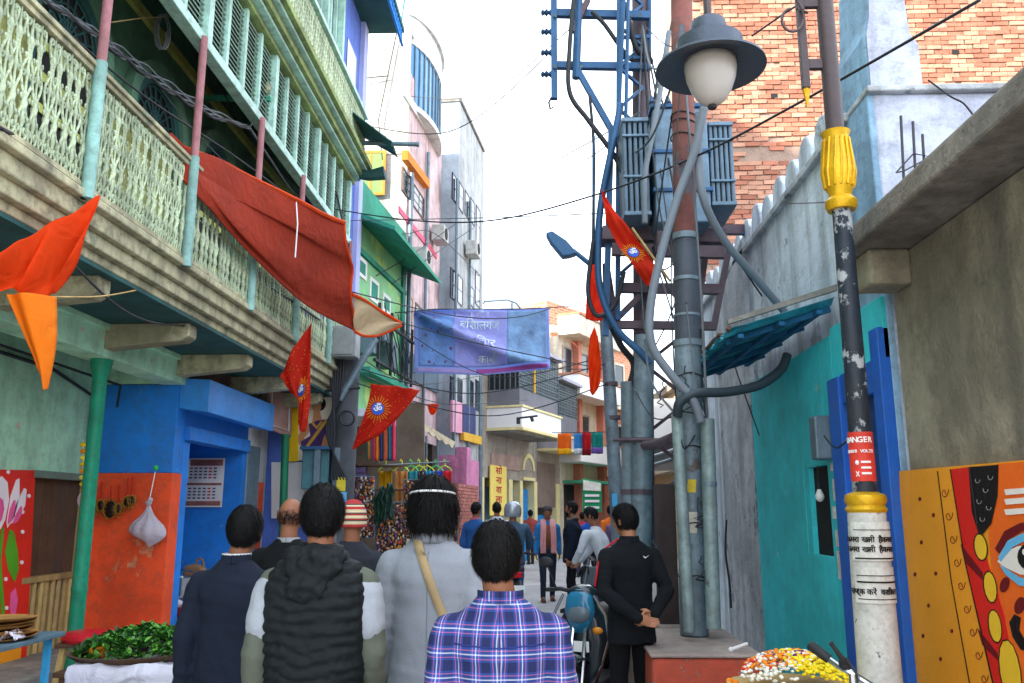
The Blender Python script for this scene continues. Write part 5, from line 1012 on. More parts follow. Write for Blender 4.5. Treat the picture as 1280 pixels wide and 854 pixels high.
# banner across the lane
Bn = thing('street_banner', 'creased blue and violet printed banner strung across the lane', 'banner', P(603, 425, 18.0))
m_ban = cloth('banner_blue', '#9fb6ee', .55, var=.1, scale=.6)
bt = PL((518, 389, 17), (560, 388, 17.4), (600, 387, 18), (645, 386, 18.6), (686, 384, 19)); bb = PL((518, 466, 17), (560, 468, 17.4), (603, 469, 18), (645, 465, 18.6), (688, 461, 19))
def brip(u, v):
    a = math.exp(-((v - (.02 + .92 * u ** .8)) / .10) ** 2) * .42 * math.sin(math.pi * min(1, u * .9 + .05)); 
    f = .11 * math.sin(math.atan2(v + .02, u + .02) * 14) * math.exp(-(u * u + v * v) * 5)
    return Vector((0, -a - f - .04 * math.sin(u * 5), 0))
bfn = coons(bt, bb, [bt[0], bb[0]], [bt[-1], bb[-1]], brip)
part('cloth', m_ban, lambda b: b.sheet(bfn, 70, 40, .003), Bn, smooth='all')
def bpatch(name, m, u0, u1, v0, v1, off=.012):
    return part(name, m, lambda b: b.sheet(lambda u, v: bfn(lerp(u0, u1, u), lerp(v0, v1, v)) + Vector((0, -off, 0)), 34, 24, .002), Bn, smooth='all')
bpatch('printed_panel', cloth('banner_violet', '#a8b0ea', .45), .30, .685, .05, .84)
bpatch('printed_picture', cloth('banner_picture', '#86b0ea', .55, var=.3, scale=5, dots=('#8a5f9a', 6, .2)), .05, .295, .16, .84)
bpatch('printed_picture', cloth('banner_sky', '#9cc2f2', .55, var=.35, scale=3), .69, .965, .06, .84)
bpatch('printed_strip', cloth('banner_strip', '#b9a8dc', .45, var=.15), .03, .45, .88, .96, .014)
bpatch('printed_strip', cloth('banner_magenta', '#b55fb0', .45, var=.15), .46, .97, .88, .965, .014)
def banner_text(s, u, v, size, m):
    c = bfn(u, v) + Vector((0, -.20, 0)); U = (bfn(u + .1, v) - bfn(u - .1, v)).normalized()
    o = text('printed_lettering', s, c, U, (0, 0, 1), size, m, Bn, depth=.001); me = o.data
    W0 = bt[0]; 
    for vt in me.vertices:                            # letters follow the creases of the cloth
        uu = (vt.co.x - bt[0].x) / (bt[-1].x - bt[0].x); vv = (bt[2].z - vt.co.z) / (bt[2].z - bb[2].z)
        q = bfn(min(1, max(0, uu)), min(1, max(0, vv))); vt.co.y = q.y - .02
m_pl = mat('print_pale', '#c6cbee', rough=.7); m_pg = mat('print_sage', '#a9bcc0', rough=.7)
banner_text('॥ श्री ॥', .5, .14, .17, m_pl); banner_text('विशालगंज', .5, .31, .30, m_pg); banner_text('परिवार', .5, .56, .32, m_pl); banner_text('काशी', .55, .74, .24, m_pg)
part('top_rope', m_wire, lambda b: b.tube(PL((494, 391, 16.7)) + [bfn(i / 12, 0) for i in range(13)] + PL((760, 381, 19.5)), .012, 5), Bn)
part('bottom_rope', m_wire, lambda b: (b.tube([bb[0]] + PL((495, 470, 16.6)), .01, 5), b.tube([bb[-1]] + PL((752, 462, 19.5)), .01, 5)), Bn)
# ------------------------------------------------------------------ overhead wires
def wire(label, pts, r=.01, m=m_wire, name='overhead_wire'):
    V_ = PL(*pts); k = max(14, 8 * len(pts)); mb = MB(); mb.tube([curve(V_, i / k) for i in range(k + 1)], r, 6)
    return mb.build(name, m, None, label, 'wire', smooth='all')
wire('long black cable sagging from the tarpaulin corner across to the brick house', [(420, 262, 11.5), (520, 276, 10), (620, 275, 9), (740, 245, 8), (860, 200, 6.5), (1000, 128, 5.2), (1225, 0, 3.9)], .009)
wire('thin grey wire strung level above the banner toward the transformer', [(430, 276, 13), (620, 272, 12), (770, 266, 8.2)], .007, m_wireg)
wire('black service wire dropping from green house to the concrete block windows', [(430, 270, 14), (500, 292, 16), (545, 293, 18), (600, 345, 24)], .01)
wire('black wire crossing in front of the pink tower upward to the concrete block', [(470, 345, 15), (520, 315, 17), (580, 272, 22)], .01)
wire('second black wire crossing in front of the pink tower', [(490, 355, 15.5), (540, 320, 18), (592, 285, 23)], .01)
wire('thin bluish wire rising to the cross arm insulators', [(612, 252, 22), (680, 210, 14), (760, 165, 9), (800, 140, 8.3)], .008, m_wireg)
wire('lower thin bluish wire rising to the frame post', [(625, 268, 22), (700, 222, 14), (790, 160, 8.6)], .008, m_wireg)
wire('black wire drooping over the face of the banner', [(430, 385, 13), (518, 408, 16.4), (600, 430, 17.2), (690, 449, 18.4), (760, 462, 19)], .012)
wire('black wire curving over the top of the banner', [(440, 365, 13.5), (540, 390, 16.5), (600, 398, 17.2), (650, 396, 18), (688, 386, 18.8)], .012)
wire('loose black wire running down the limewashed wall', [(905, 300, 8), (925, 330, 8), (960, 380, 8.3), (980, 398, 8.2)], .009)
wire('thin wire stretched from lamp post vase to the limewashed wall', [(1045, 252, 4.3), (1010, 254, 5.4), (965, 255, 8.2)], .004)
wire('old cracked cable stapled on the lilac end wall', [(1160, 100, 5.2), (1187, 120, 5.2), (1205, 130, 5.2), (1222, 152, 5.2)], .006)
wire('cable looping under the lantern down to the curl of the bracket', [(940, 45, 5), (985, 14, 4.6), (1010, 0, 4.3)], .006)
# cable bundles on the balcony posts
Cb = thing('cable_bundle', 'loose bundle of grey service cables slung along the balcony posts', 'cables', P(200, 110, 6.5))
for i in range(6):
    o = rnd.uniform(-6, 6)
    V_ = PL((48, -5 + o * .4, 5.1), (100, 28 + o * .5, 5.5), (160, 72 + o, 6.2), (210, 108 + o, 6.75), (262, 140 + o * .8, 7.4), (312, 160, 8.2))
    part('cable', m_wireg if i % 3 else m_wire, lambda b: b.tube([curve(V_, j / 40) + Vector((0, 0, .015 * math.sin(j * 1.3 + i))) for j in range(41)], .009 if i else .018, 5), Cb, smooth='all')
part('drop_cable', m_wireg, lambda b: (b.tube([curve(PL((312, 160, 8.2), (335, 195, 9), (360, 232, 10), (385, 262, 11)), j / 16) for j in range(17)], .016, 5), b.tube([curve(PL((312, 160, 8.2), (322, 140, 8.2), (330, 120, 8.4)), j / 8) for j in range(9)], .007, 5)), Cb, smooth='all')
part('thin_lashing', m_wireg, lambda b: b.tube([curve(PL((200, 110, 6.7), (240, 160, 7.4), (280, 202, 8.4)), j / 16) for j in range(17)], .005, 5), Cb)
part('coil', m_wireg, lambda b: b.tube([P(200 + 8 * math.cos(a) + a * .4, 40 + 22 * math.sin(a), 6.6) for a in [i * .35 for i in range(52)]], .006, 5), Cb)
part('coil_lead', mat('tan_cable', '#a08a5e'), lambda b: b.tube(PL((140, 28, 5.9), (175, 23, 6.3), (207, 21, 6.6)), .005, 5), Cb)
wire('black cable dropping from upper balcony past the shutters to the tarpaulin corner', [(368, -5, 11.6), (380, 45, 11.6), (392, 110, 11.7), (403, 165, 11.8), (415, 215, 11.9), (428, 276, 11.6)], .016)
wire('thick cable lying along the balcony edge beneath the railing', [(0, 160, 4.2), (60, 192, 4.9), (130, 245, 5.6), (190, 275, 6.2), (240, 320, 7.2), (330, 355, 8.8), (400, 400, 11)], .012)
wire('twisted pair of wires tying the orange pennant to the balcony edge', [(66, 371, 4.75), (130, 370, 5.6), (190, 358, 6.6), (240, 343, 7.4)], .006, m_bamboo)
# wall lamp arm with porcelain fitting and long bracket pipe
bk = thing('insulator_bracket', 'green steel bracket arm with porcelain insulator fixed to the shutters', 'bracket', P(300, 122, 9))
part('arm', m_tg, lambda b: b.bar(P(232, 122, 8.6), P(338, 124, 8.6), .05, .05), bk); part('porcelain', m_cream, lambda b: b.lathe([(.02, 0), (.045, .02), (.04, .06), (.05, .09), (.02, .12)], P(333, 116, 8.6), 10), bk, smooth=True)
bk = thing('bracket_pipe', 'long grey horizontal pipe projecting from the balcony house cornice', 'pipe', P(465, 180, 12.3))
part('pipe', m_steel, lambda b: b.tube(PL((405, 178, 12.2), (465, 179, 12.2), (523, 180.5, 12.2)), .036, 10), bk, smooth=True); part('end_cap', m_steel, lambda b: b.tube(PL((521, 180.4, 12.2), (524, 180.5, 12.2)), .042, 10), bk)
# thick conduits and cables around the transformer
def cable(label, pts, r, m=m_wire):
    V_ = PL(*pts); k = 12 * len(pts); mb = MB(); mb.tube([curve(V_, i / k) for i in range(k + 1)], r, 10); return mb.build('power_cable', m, None, label, 'cable', smooth='all')
m_gc = mat('grey_sleeve', '#6d7680', rough=.5, var=.12)
cable('grey sleeved cable falling from lantern height across the power pole into the conduit', [(880, 135, 6.3), (868, 190, 6.35), (846, 250, 6.4), (826, 320, 6.4), (813, 385, 6.4), (815, 432, 6.4), (840, 470, 6.4), (866, 500, 6.4), (876, 528, 6.42)], .034, m_gc)
cable('grey sleeved cable looping right of the power pole toward the awning', [(874, 140, 6.4), (873, 200, 6.4), (880, 250, 6.4), (905, 300, 6.6), (945, 348, 6.9), (985, 395, 7.1)], .033, m_gc)
cable('dark bent pipe running from conduit mouth to beneath the awning', [(847, 520, 6.45), (850, 503, 6.4), (870, 492, 6.4), (910, 490, 6.5), (950, 481, 6.6), (976, 462, 6.7), (984, 444, 6.75)], .038, mat('dark_bent_pipe', '#38434a', rough=.5, metal=.2))
cable('black cable sweeping from the cross arm down behind the flag', [(718, -10, 8.3), (712, 60, 8.3), (712, 115, 8.3), (735, 150, 8.3), (765, 190, 8.3), (778, 215, 8.1)], .026)
cable('blue black cable hanging from frame post past the street light', [(776, 130, 8.25), (766, 180, 8.2), (752, 250, 8.2), (748, 300, 8.2), (750, 360, 8.2), (770, 410, 8.2), (800, 440, 8.2), (812, 455, 8.2)], .036, m_bsteel)
cable('thick black cable looping down into the slim riser', [(757, 330, 8.4), (760, 390, 8.4), (775, 430, 8.5), (792, 455, 8.6), (787, 482, 8.6)], .034)
cable('black cable hooked in a loop above the flags', [(742, 300, 8.2), (735, 360, 8.2), (742, 390, 8.2), (754, 394, 8.2), (770, 378, 8.2), (780, 340, 8.2)], .024)
cable('slim cable rising from bushing beside the rusty post', [(815, 150, 8.0), (822, 100, 8.2), (838, 40, 8.4), (846, -10, 8.4)], .016)
cable('slim cable slanting beside the transformer fins', [(806, 280, 7.6), (806, 220, 7.6), (815, 170, 7.6), (826, 110, 7.7), (836, 40, 7.8)], .028, m_gc)
cable('black jumper curving from upper cross arm to inner channel', [(740, 15, 8.4), (755, 30, 8.4), (775, 58, 8.4), (790, 75, 8.5), (815, 75, 8.6)], .024)
cable('loose black cable end lying by the limewashed wall foot', [(908, 650, 9.6), (907, 690, 9.5), (912, 730, 9.4), (914, 760, 9.4)], .012)
cable('black cable dropping from the upper arm beside frame post', [(770, -10, 8.35), (782, 10, 8.35), (795, 60, 8.45), (815, 78, 8.6)], .03)
wire('thin vertical lead from the inner channel to the flag loop', [(737, 120, 8.3), (742, 180, 8.3), (742, 250, 8.3), (741, 330, 8.3)], .018)

# tangle of thin service wires between the poles
tg = thing('wire_tangle', 'tangle of thin black service wires looping between the power poles', 'wires', P(820, 440, 7.5)); rw = random.Random(11)
ENDS = [(803, 30, 8.5), (853, 60, 6.6), (775, 200, 8.3), (858, 380, 6.6), (806, 420, 8.3), (760, 400, 9), (846, 520, 6.5), (884, 525, 6.5), (812, 300, 8.2), (866, 300, 8.5), (790, 480, 8.5), (868, 545, 6.6)]
for k in range(22):
    a, c = rw.sample(ENDS, 2); m1 = ((a[0] + c[0]) / 2 + rw.uniform(-14, 14), (a[1] + c[1]) / 2 + rw.uniform(5, 45), (a[2] + c[2]) / 2 - .1)
    part('thin_wire', m_wire if k % 3 else m_wireg, lambda b: b.tube([curve(PL(a, m1, c), j / 18) for j in range(19)], rw.choice((.006, .008, .011)), 5), tg, smooth='all')
for k in range(8):
    x = rw.uniform(805, 885); y_ = rw.uniform(430, 700); part('loose_end', m_wire, lambda b: b.tube([curve(PL((x, y_, 6.55), (x + rw.uniform(-6, 6), y_ + 18, 6.5), (x + rw.uniform(-12, 12), y_ + 32, 6.5)), j / 8) for j in range(9)], .006, 5), tg, smooth='all')
wire('thin wire trailing down grey damp panel', [(905, 420, 8.6), (935, 505, 8.45), (955, 560, 8.5)], .006)
wire('black wire sagging from the meter to the blue door', [(1030, 545, 6.1), (1045, 560, 5.9), (1062, 548, 5.75)], .006)

for k, (lab, pts) in enumerate((('thin wire high across the lane from cornice to cross arm', [(425, 150, 12.4), (560, 165, 11), (695, 60, 8.5)]), ('faint wire from pink tower roof to upper cross arm', [(505, 120, 18), (600, 120, 13), (720, 30, 8.5)]),
        ('low slack wire from junction pole to leaning street light', [(430, 455, 12.1), (590, 492, 12.6), (757, 455, 12.9)]), ('wire from junction box to the concrete block corner', [(440, 440, 12), (520, 480, 16), (600, 470, 23.5)]), ('wire slung under the banner to the caged balcony', [(455, 470, 12), (560, 505, 17), (660, 500, 24)]),
        ('second slack wire below banner to leaning street light', [(432, 475, 12.1), (610, 520, 12.6), (760, 480, 12.9)]), ('wire from green house bracket to towel line post', [(485, 400, 16.5), (610, 470, 17), (762, 445, 13)]), ('wire hanging along the shutters of balcony house', [(250, 60, 7.6), (320, 180, 9.2), (412, 270, 11.8)]), ('second wire hanging along the balcony posts', [(60, 20, 5.1), (180, 120, 6.3), (300, 200, 8.2), (400, 275, 11)]), ('loose wire drooping below the balcony slab edge', [(90, 330, 5.3), (180, 400, 6.6), (300, 415, 8.8), (395, 455, 11.5)]))):
    wire(lab, pts, .007 if k < 2 else .009)
# ------------------------------------------------------------------ dark pole with meter box on the left
Dp = thing('junction_pole', 'dark concrete pole with grey junction box wrapped in cables by the balcony end', 'utility pole', (P(425, 640, 12.2).x, 12.2, 0))
dx = P(425, 640, 12.2).x
part('shaft', mat('dark_grey_pole', '#50565e', var=.3, scale=3, streak=.4, grime=.4), lambda b: b.tube([(dx - .02, 12.2, 0), (dx + .05, 12.2, 3.9)], [.20, .16], 14), Dp, smooth=True)
q0, q1 = P(405, 410, 11.9), P(447, 448, 11.9)
bx = part('junction_box', mat('box_grey', '#9aa0a2', rough=.5, var=.12, grime=.3), lambda b: b.box(q0.x, q1.x, 11.75, 12.05, q1.z, q0.z), Dp, bevel=.015)
part('box_door', mat('box_grey', '#9aa0a2'), lambda b: b.box(q0.x + .03, q1.x - .05, 11.735, 11.75, q1.z + .03, q0.z - .03), bx, bevel=.006)
part('strut', m_steel, lambda b: b.tube(PL((424, 500, 12.0), (455, 448, 12.0), (470, 424, 12.1)), .05, 8), Dp, smooth=True)
part('cross_bar', m_wire, lambda b: b.tube(PL((395, 490, 12.0), (450, 485, 12.0)), .02, 6), Dp)
part('cable_tangle', m_wire, lambda b: [b.tube([curve(PL((410 + i * 4, 445, 11.95), (415 + i * 2, 480 + 3 * i, 11.95), (418 - i * 2, 540, 11.95), (414 + i * 4, 600, 11.95)), j / 16) for j in range(17)], .018, 5) for i in range(6)], Dp)
part('cable_coil', m_wire, lambda b: b.tube([P(434 + 9 * math.cos(a), 523 + 9 * math.sin(a), 11.9) for a in [i * .3 for i in range(50)]], .018, 6), Dp)
part('pole_notice', mat('notice_yellow', '#d6c23a', var=.2), lambda b: b.box(P(421, 600, 11.95).x, P(432, 600, 11.95).x, 11.94, 11.96, P(421, 614, 11.95).z, P(421, 597, 11.95).z), Dp)
part('pole_notice', mat('notice_blue', '#69aede', var=.2), lambda b: b.box(P(424, 600, 11.95).x, P(434, 600, 11.95).x, 11.93, 11.95, P(424, 630, 11.95).z, P(424, 615, 11.95).z), Dp)
# signs and hoarding between the balcony house and the pole
sg = thing('brown_signboard', 'faded brown and pink shop signboard hung under the balcony', 'sign', P(345, 505, 11.8))
part('board', mat('sign_brown_pink', '#b58a80', rough=.4, var=.35, scale=1.6, grime=.2), lambda b: b.prism(PL((337, 476, 11.65), (366, 487, 12.25), (364, 547, 12.25), (337, 536, 11.65)), (-.9, .2, 0), .04), sg)
part('board_rim', m_whitep, lambda b: b.tube(PL((340, 482, 11.66), (362, 491, 12.15), (361, 539, 12.15), (340, 531, 11.66), (340, 482, 11.66)), .008, 5), sg)
sg = thing('saree_hoarding', 'cream hoarding printed with woman in purple sari, yellow edge', 'hoarding', P(390, 560, 13.0))
hf = Face((P(363, 600, 12.45).x, 12.45), (P(420, 600, 12.45).x, 12.45))
if hf.N.y > 0: hf = Face((P(363, 600, 12.45).x, 12.45), (P(420, 600, 12.45).x, 12.45), True)
part('board', mat('hoarding_cream', '#e3dbc4', rough=.4, var=.08), lambda b: hf.poly(b, [(372, 497), (419, 497), (419, 574), (372, 576)], 0, .03), sg)
part('yellow_edge', mat('hoarding_yellow', '#efc019', rough=.4), lambda b: hf.poly(b, [(362, 510), (373, 510), (373, 577), (361, 577)], .03, .02), sg)
m_skinp = mat('print_skin', '#c98e62'); m_pur = mat('print_purple', '#4b3566', var=.2, scale=10); m_gd = mat('print_gold', '#c99a3a')
for k, (nm, m, pts) in enumerate([('printed_hair', mat('print_hair', '#1a1416'), ell(399, 505, 8.5, 9)), ('printed_arm', m_skinp, [(406, 528), (412, 530), (415, 545), (411, 556), (398, 562), (390, 566), (386, 560), (402, 550)]), ('printed_arm', m_skinp, [(385, 526), (380, 532), (371, 548), (374, 556), (390, 562), (392, 558), (380, 548), (388, 538)]),
        ('printed_neck', m_skinp, [(392, 515), (400, 515), (403, 527), (390, 530)]), ('printed_face', m_skinp, ell(396, 508, 5.8, 8)), ('printed_sari', m_pur, [(386, 530), (396, 526), (409, 524), (412, 532), (404, 548), (400, 563), (378, 565), (376, 552), (388, 545)]), ('printed_border', m_gd, [(407, 524), (410, 526), (394, 548), (383, 562), (379, 562), (392, 544)]), ('printed_necklace', m_gd, [(390, 526), (396, 533), (402, 525), (403, 528), (396, 537), (389, 529)])]):
    part(nm, m, lambda b: hf.poly(b, pts, .031 + .003 * k, .0029), sg)
sg = thing('clinic_signboard', 'white signboard with red letters beside the green pipe', 'sign', P(385, 600, 12.9))
sgf = Face((P(350, 600, 12.5).x, 12.5), (P(412, 600, 12.5).x, 12.5))
if sgf.N.y > 0: sgf = Face((P(350, 600, 12.5).x, 12.5), (P(412, 600, 12.5).x, 12.5), True)
part('board', mat('gloss_white', '#d9dadc', rough=.3, var=.05), lambda b: sgf.poly(b, [(340, 578), (412, 578), (412, 648), (340, 648)], 0, .03), sg)
for s, x, y_, sz in (('क', 386, 586, .22), ('उ', 385, 604, .14), ('एवं', 385, 617, .10), ('सिल', 388, 626, .09)):
    text('lettering', s, sgf.pt(*sgf.hit(x, y_, .032), .032), sgf.U, (0, 0, 1), sz, m_letr if s != 'उ' else m_black, sg)
gp_ = thing('green_pipe_post', 'slim dark green pipe post before the white signboard', 'post', (P(357, 640, 12.0).x, 12.0, 0))
part('pipe', mat('dark_green_pipe', '#15704f', rough=.45), lambda b: b.tube([(P(357, 640, 12).x, 12, 0), P(357, 545, 12), ], .055, 10), gp_, smooth=True)
part('pipe_cap', mat('dark_green_pipe', '#15704f'), lambda b: b.tube([P(357, 546, 12), P(357, 543, 12)], .065, 10), gp_, smooth=True)
tb = thing('teal_cabinet', 'teal steel feeder cabinet with post in front standing before the sari hoarding', 'cabinet', (P(392, 640, 12.2).x, 12.2, 0))
part('cabinet', mat('teal_cabinet', '#4d7f88', rough=.5, var=.15, grime=.3), lambda b: b.box(P(378, 600, 12.15).x, P(412, 600, 12.15).x, 12.08, 12.3, P(378, 612, 12.15).z, P(378, 563, 12.15).z), tb, bevel=.015)
part('upright', m_steel, lambda b: [b.box(P(x, 600, 12.02).x, P(x + 8, 600, 12.02).x, 11.98, 12.04, 0, P(x, 560, 12.02).z) for x in (392, 416)], tb, bevel=.008)
part('cap_rail', m_bsteel, lambda b: b.box(P(375, 600, 12.05).x, P(416, 600, 12.05).x, 11.96, 12.32, P(378, 563, 12.15).z, P(378, 559, 12.15).z), tb)
# ------------------------------------------------------------------ clothes shop: hangers, cloth rolls, bead racks
m_hang = [mat('hanger_%d' % i, c, rough=.3, bump=0) for i, c in enumerate(('#b7e22a', '#e8e03a', '#46d36b'))]
rail = thing('hanging_rail', 'thin steel rail for hangers under the green house', 'rail', P(520, 578, 14.6)); part('rod', m_steel, lambda b: b.tube(PL((470, 582, 14.0), (562, 577, 15.2)), .012, 6), rail); part('hook', m_steel, lambda b: [b.tube([P(x, 580, d), P(x, 570, d)], .008, 5) for x, d in ((474, 14.05), (558, 15.15))], rail)
GAR = [(482, '#e8b414', 'plain mustard yellow', 30), (502, '#c58a4a', 'tan red spotted', 45), (514, '#2c8f98', 'teal', 28), (524, '#3a2a3f', 'dark patterned', 32), (534, '#27a0d6', 'sky blue', 40), (545, '#3552c8', 'royal blue', 18), (556, '#e02a30', 'bright red', 18)]
for i, (x, c, nm, ln) in enumerate(GAR):
    d = 14.1 + (x - 470) / 92 * 1.1; t = thing('hanging_scarf', nm + ' scarf folded over a plastic hanger on the shop rail', 'scarf', P(x, 590, d), 'scarves on hangers')
    m = cloth('scarf_%d' % i, c, .2, var=.2, scale=14, dots=('#c03a2a', 14, .25) if i == 1 else (('#c9c2b5', 30, .2) if i == 3 else None))
    wdt = 8.0
    part('cloth', m, lambda b: b.sheet(lambda u, v: P(x - wdt + 2 * wdt * u, 589 + v * ln, d) + Vector((0, -.03 * math.sin(u * 14 + i) - .02, 0)), 14, 8, .01), t, smooth='all')
    part('hanger', m_hang[i % 3], lambda b: (b.tube(PL((x - 9, 589, d), (x - 6, 585, d), (x, 582, d), (x + 6, 585, d), (x + 9, 589, d)), .012, 6), b.tube(PL((x, 582, d), (x + 1, 577, d), (x - 1, 574, d), (x - 2, 577, d)), .009, 5)), t)
for i, c in enumerate(('#3f8f4f', '#e84a7a', '#f07a1c', '#3a2f4a', '#f2891e', '#2f4fa0', '#e23a5c')):
    x = 461 + i * 5.2; t = thing('cloth_roll', '%s cloth length hanging beside the kite shaped flag' % ['green', 'pink', 'orange', 'dark plum', 'amber', 'navy', 'rose'][i], 'cloth', P(x, 540, 13.4), 'cloth lengths under the flag')
    part('length', cloth('roll_%d' % i, c, .2), lambda b: b.sheet(lambda u, v: P(x - 2.4 + 4.8 * u, 512 + rnd.uniform(0, .2) + v * 64, 13.4) + Vector((0, -.05 * math.sin(u * math.pi), 0)), 6, 10, .02), t, smooth='all'); part('fold', cloth('roll_%d' % ((i + 2) % 7), ['#3f8f4f', '#e84a7a', '#f07a1c', '#3a2f4a', '#f2891e', '#2f4fa0', '#e23a5c'][(i + 2) % 7], .2), lambda b: b.tube(PL((x, 513, 13.36), (x, 574, 13.36)), .012, 5), t)
# bead and trinket racks under the scarves
m_bead = [mat('bead_%d' % i, c, rough=.25, var=.1, bump=0) for i, c in enumerate(('#a8452c', '#c98f3f', '#6a4a6f', '#b9b2a4', '#5f5048', '#3a2f2a'))]
def rack(label, x0, y0, x1, y1, d, n, seed):
    t = thing('bead_rack', label, 'rack', P((x0 + x1) / 2, y1, d)); rr_ = random.Random(seed)
    part('backing', mat('rack_board', '#4a3b35', var=.3), lambda b: b.prism(PL((x0, y0, d), (x1, y0, d), (x1, y1, d), (x0, y1, d)), (0, 1, 0), .04), t)
    part('frame', m_steel, lambda b: [b.tube(PL((x, y0, d - .03), (x, y1, d - .03)), .012, 5) for x in (x0, x1)] + [b.tube(PL((x0, y_, d - .03), (x1, y_, d - .03)), .010, 5) for y_ in (y0, (y0 + y1) / 2, y1)], t)
    for k in range(6):
        def beads(b):
            for _ in range(n // 6):
                x, y_ = rr_.uniform(x0 + 1, x1 - 1), rr_.uniform(y0 + 2, y1)
                r = rr_.uniform(.010, .022); b.ball(P(x, y_, d - .05 - rr_.uniform(0, .06)), (r, r * .7, r * rr_.uniform(.8, 1.8)), 6)
        part('beads', m_bead[k], beads, t, kind='stuff', smooth='all')
rack('rack of dark sunglasses and trinkets beside the junction pole', 441, 596, 468, 672, 13.3, 420, 1)
rack('crowded bead and bangle rack below the scarves', 470, 628, 520, 720, 13.5, 1100, 2)
rack('rack of red and orange strings beside the long haired man', 505, 600, 535, 700, 14.0, 640, 3)
rack('low trinket display close to the brick screen', 553, 640, 572, 700, 15, 260, 4)
sh = thing('shop_awning_frame', 'dark recess of the clothes shop with steel shelf edge', 'shop', P(480, 640, 15))
part('back_wall', mat('shop_inner', '#6d5f54', var=.3), lambda b: b.prism(PL((436, 490, 16), (530, 505, 16), (530, 720, 16), (436, 720, 16)), (0, 1, 0), .1), sh)
part('shelf', m_wood, lambda b: [b.bar(P(440, y_, 13.6), P(500, y_ + 1, 14.2), .35, .03) for y_ in (582, 612)], sh)
part('cushion_stack', mat('cushion_mauve', '#6f5f7a', var=.3), lambda b: [b.obox(P(448, 588 + i * 8, 13.7), (.26, .3, .09)) for i in range(3)], sh)
dl = thing('dark_green_dress_form', 'dark green ruffled dress on a stand before the scarves', 'dress', P(481, 690, 13.0))
for k, (x0, x1, y0, y1, c) in enumerate(((468, 480, 612, 655, '#1f3f32'), (478, 492, 608, 650, '#28433a'))):
    part('dress_cloth', cloth('dark_green_%d' % k, c, .1, var=.5, scale=12), lambda b: b.sheet(lambda u, v: P(lerp(x0, x1, u) + 3 * noise.noise(Vector((v * 5, k, 0))), lerp(y0, y1, v) + 5 * math.sin(u * 6 + k), 13.0 - .04 * k) + Vector((0, -.05 * math.sin(u * 13 + v * 4 + k), .02 * noise.noise(Vector((u * 7, v * 7, k))))), 18, 14, .012), dl, smooth='all')
part('stand', m_steel, lambda b: b.tube([P(481, 690, 13.0), Vector((P(481, 690, 13).x, 13, 0))], .02, 6), dl)
bs = thing('brick_screen', 'low rose brick screen wall before the hot pink shop front', 'wall', ff.pt(1, 0, .3))
m_bs = mat('rose_brick', '#b4746a', var=.2, objrand=.2); (ba, bz), (bb_, _) = ff.hit(570, 604, .38), ff.hit(597, 690, .38)
fpart('core', mat('rose_mortar', '#8d655c'), bs, lambda b: ff.box(b, ba, bb_, 0, bz, .3, .38))
bme = MB(); bme.obox((0, 0, 0), (.19, .03, .066), ff.rot); bme = mesh_of(bme, m_bs); z = .05; r_ = 0
while z < bz:
    u = ba + .1 + (.1 if r_ % 2 else 0)
    while u < bb_ - .09:
        piece('brick', bme, bs, Matrix.Translation(ff.pt(u, z, .39 + rnd.uniform(0, .01)))); u += .205
    z += .08; r_ += 1
# towels over the lane
for i, (x0, x1, y0, y1, c, nm) in enumerate(((698, 714, 542, 568, '#f2711c', 'orange and yellow'), (718, 728, 542, 568, '#3f8fd0', 'sky blue'), (728, 738, 540, 569, '#cc1f2a', 'red'), (739, 753, 540, 567, '#1f9089', 'teal and violet'))):
    t = thing('hanging_towel', nm + ' towel hung on the line before the far houses', 'towel', P(x0, y1, 17.5), 'towels on the line')
    part('cloth', cloth('towel_%d' % i, c, .25), lambda b: b.sheet(lambda u, v: P(x0 + (x1 - x0) * u, y0 + (y1 - y0) * v, 17.5) + Vector((0, .04 * math.sin(u * 7 + i), 0)), 10, 8, .02), t, smooth='all')
    part('border', cloth('towel_b%d' % i, ['#f7b51c', '#d9e6ef', '#8f1220', '#7a5fb0'][i], .25), lambda b: b.sheet(lambda u, v: P(x0 + (x1 - x0) * u, lerp(y0, y1, .72) + (y1 - y0) * .29 * v, 17.46) + Vector((0, .04 * math.sin(u * 7 + i), 0)), 10, 3, .012), t, smooth='all')
wire('line carrying the towels between the far houses and the leaning pole', [(690, 541, 18), (725, 541, 17.5), (760, 540, 17)], .008)
gs = thing('green_shop_poster', 'green and white printed shop poster on the far house', 'poster', P(740, 620, 24))
gpf = lambda b, pts, o: b.prism(PL(*[(x, y_, 24 - o) for x, y_ in pts]), (0, -1, 0), .02)
part('sheet', mat('poster_green', '#1f8f5f', var=.1), lambda b: gpf(b, ((728, 598), (752, 602), (752, 640), (728, 640)), 0), gs)
part('heading', mat('poster_white', '#d9dcd0', var=.2, scale=6), lambda b: gpf(b, ((729, 600), (751, 604), (751, 614), (729, 613)), .03), gs)
part('print_line', m_whitep, lambda b: [gpf(b, ((731, y_), (749, y_), (749, y_ + 3), (731, y_ + 3)), .03) for y_ in (618, 625, 633)], gs)
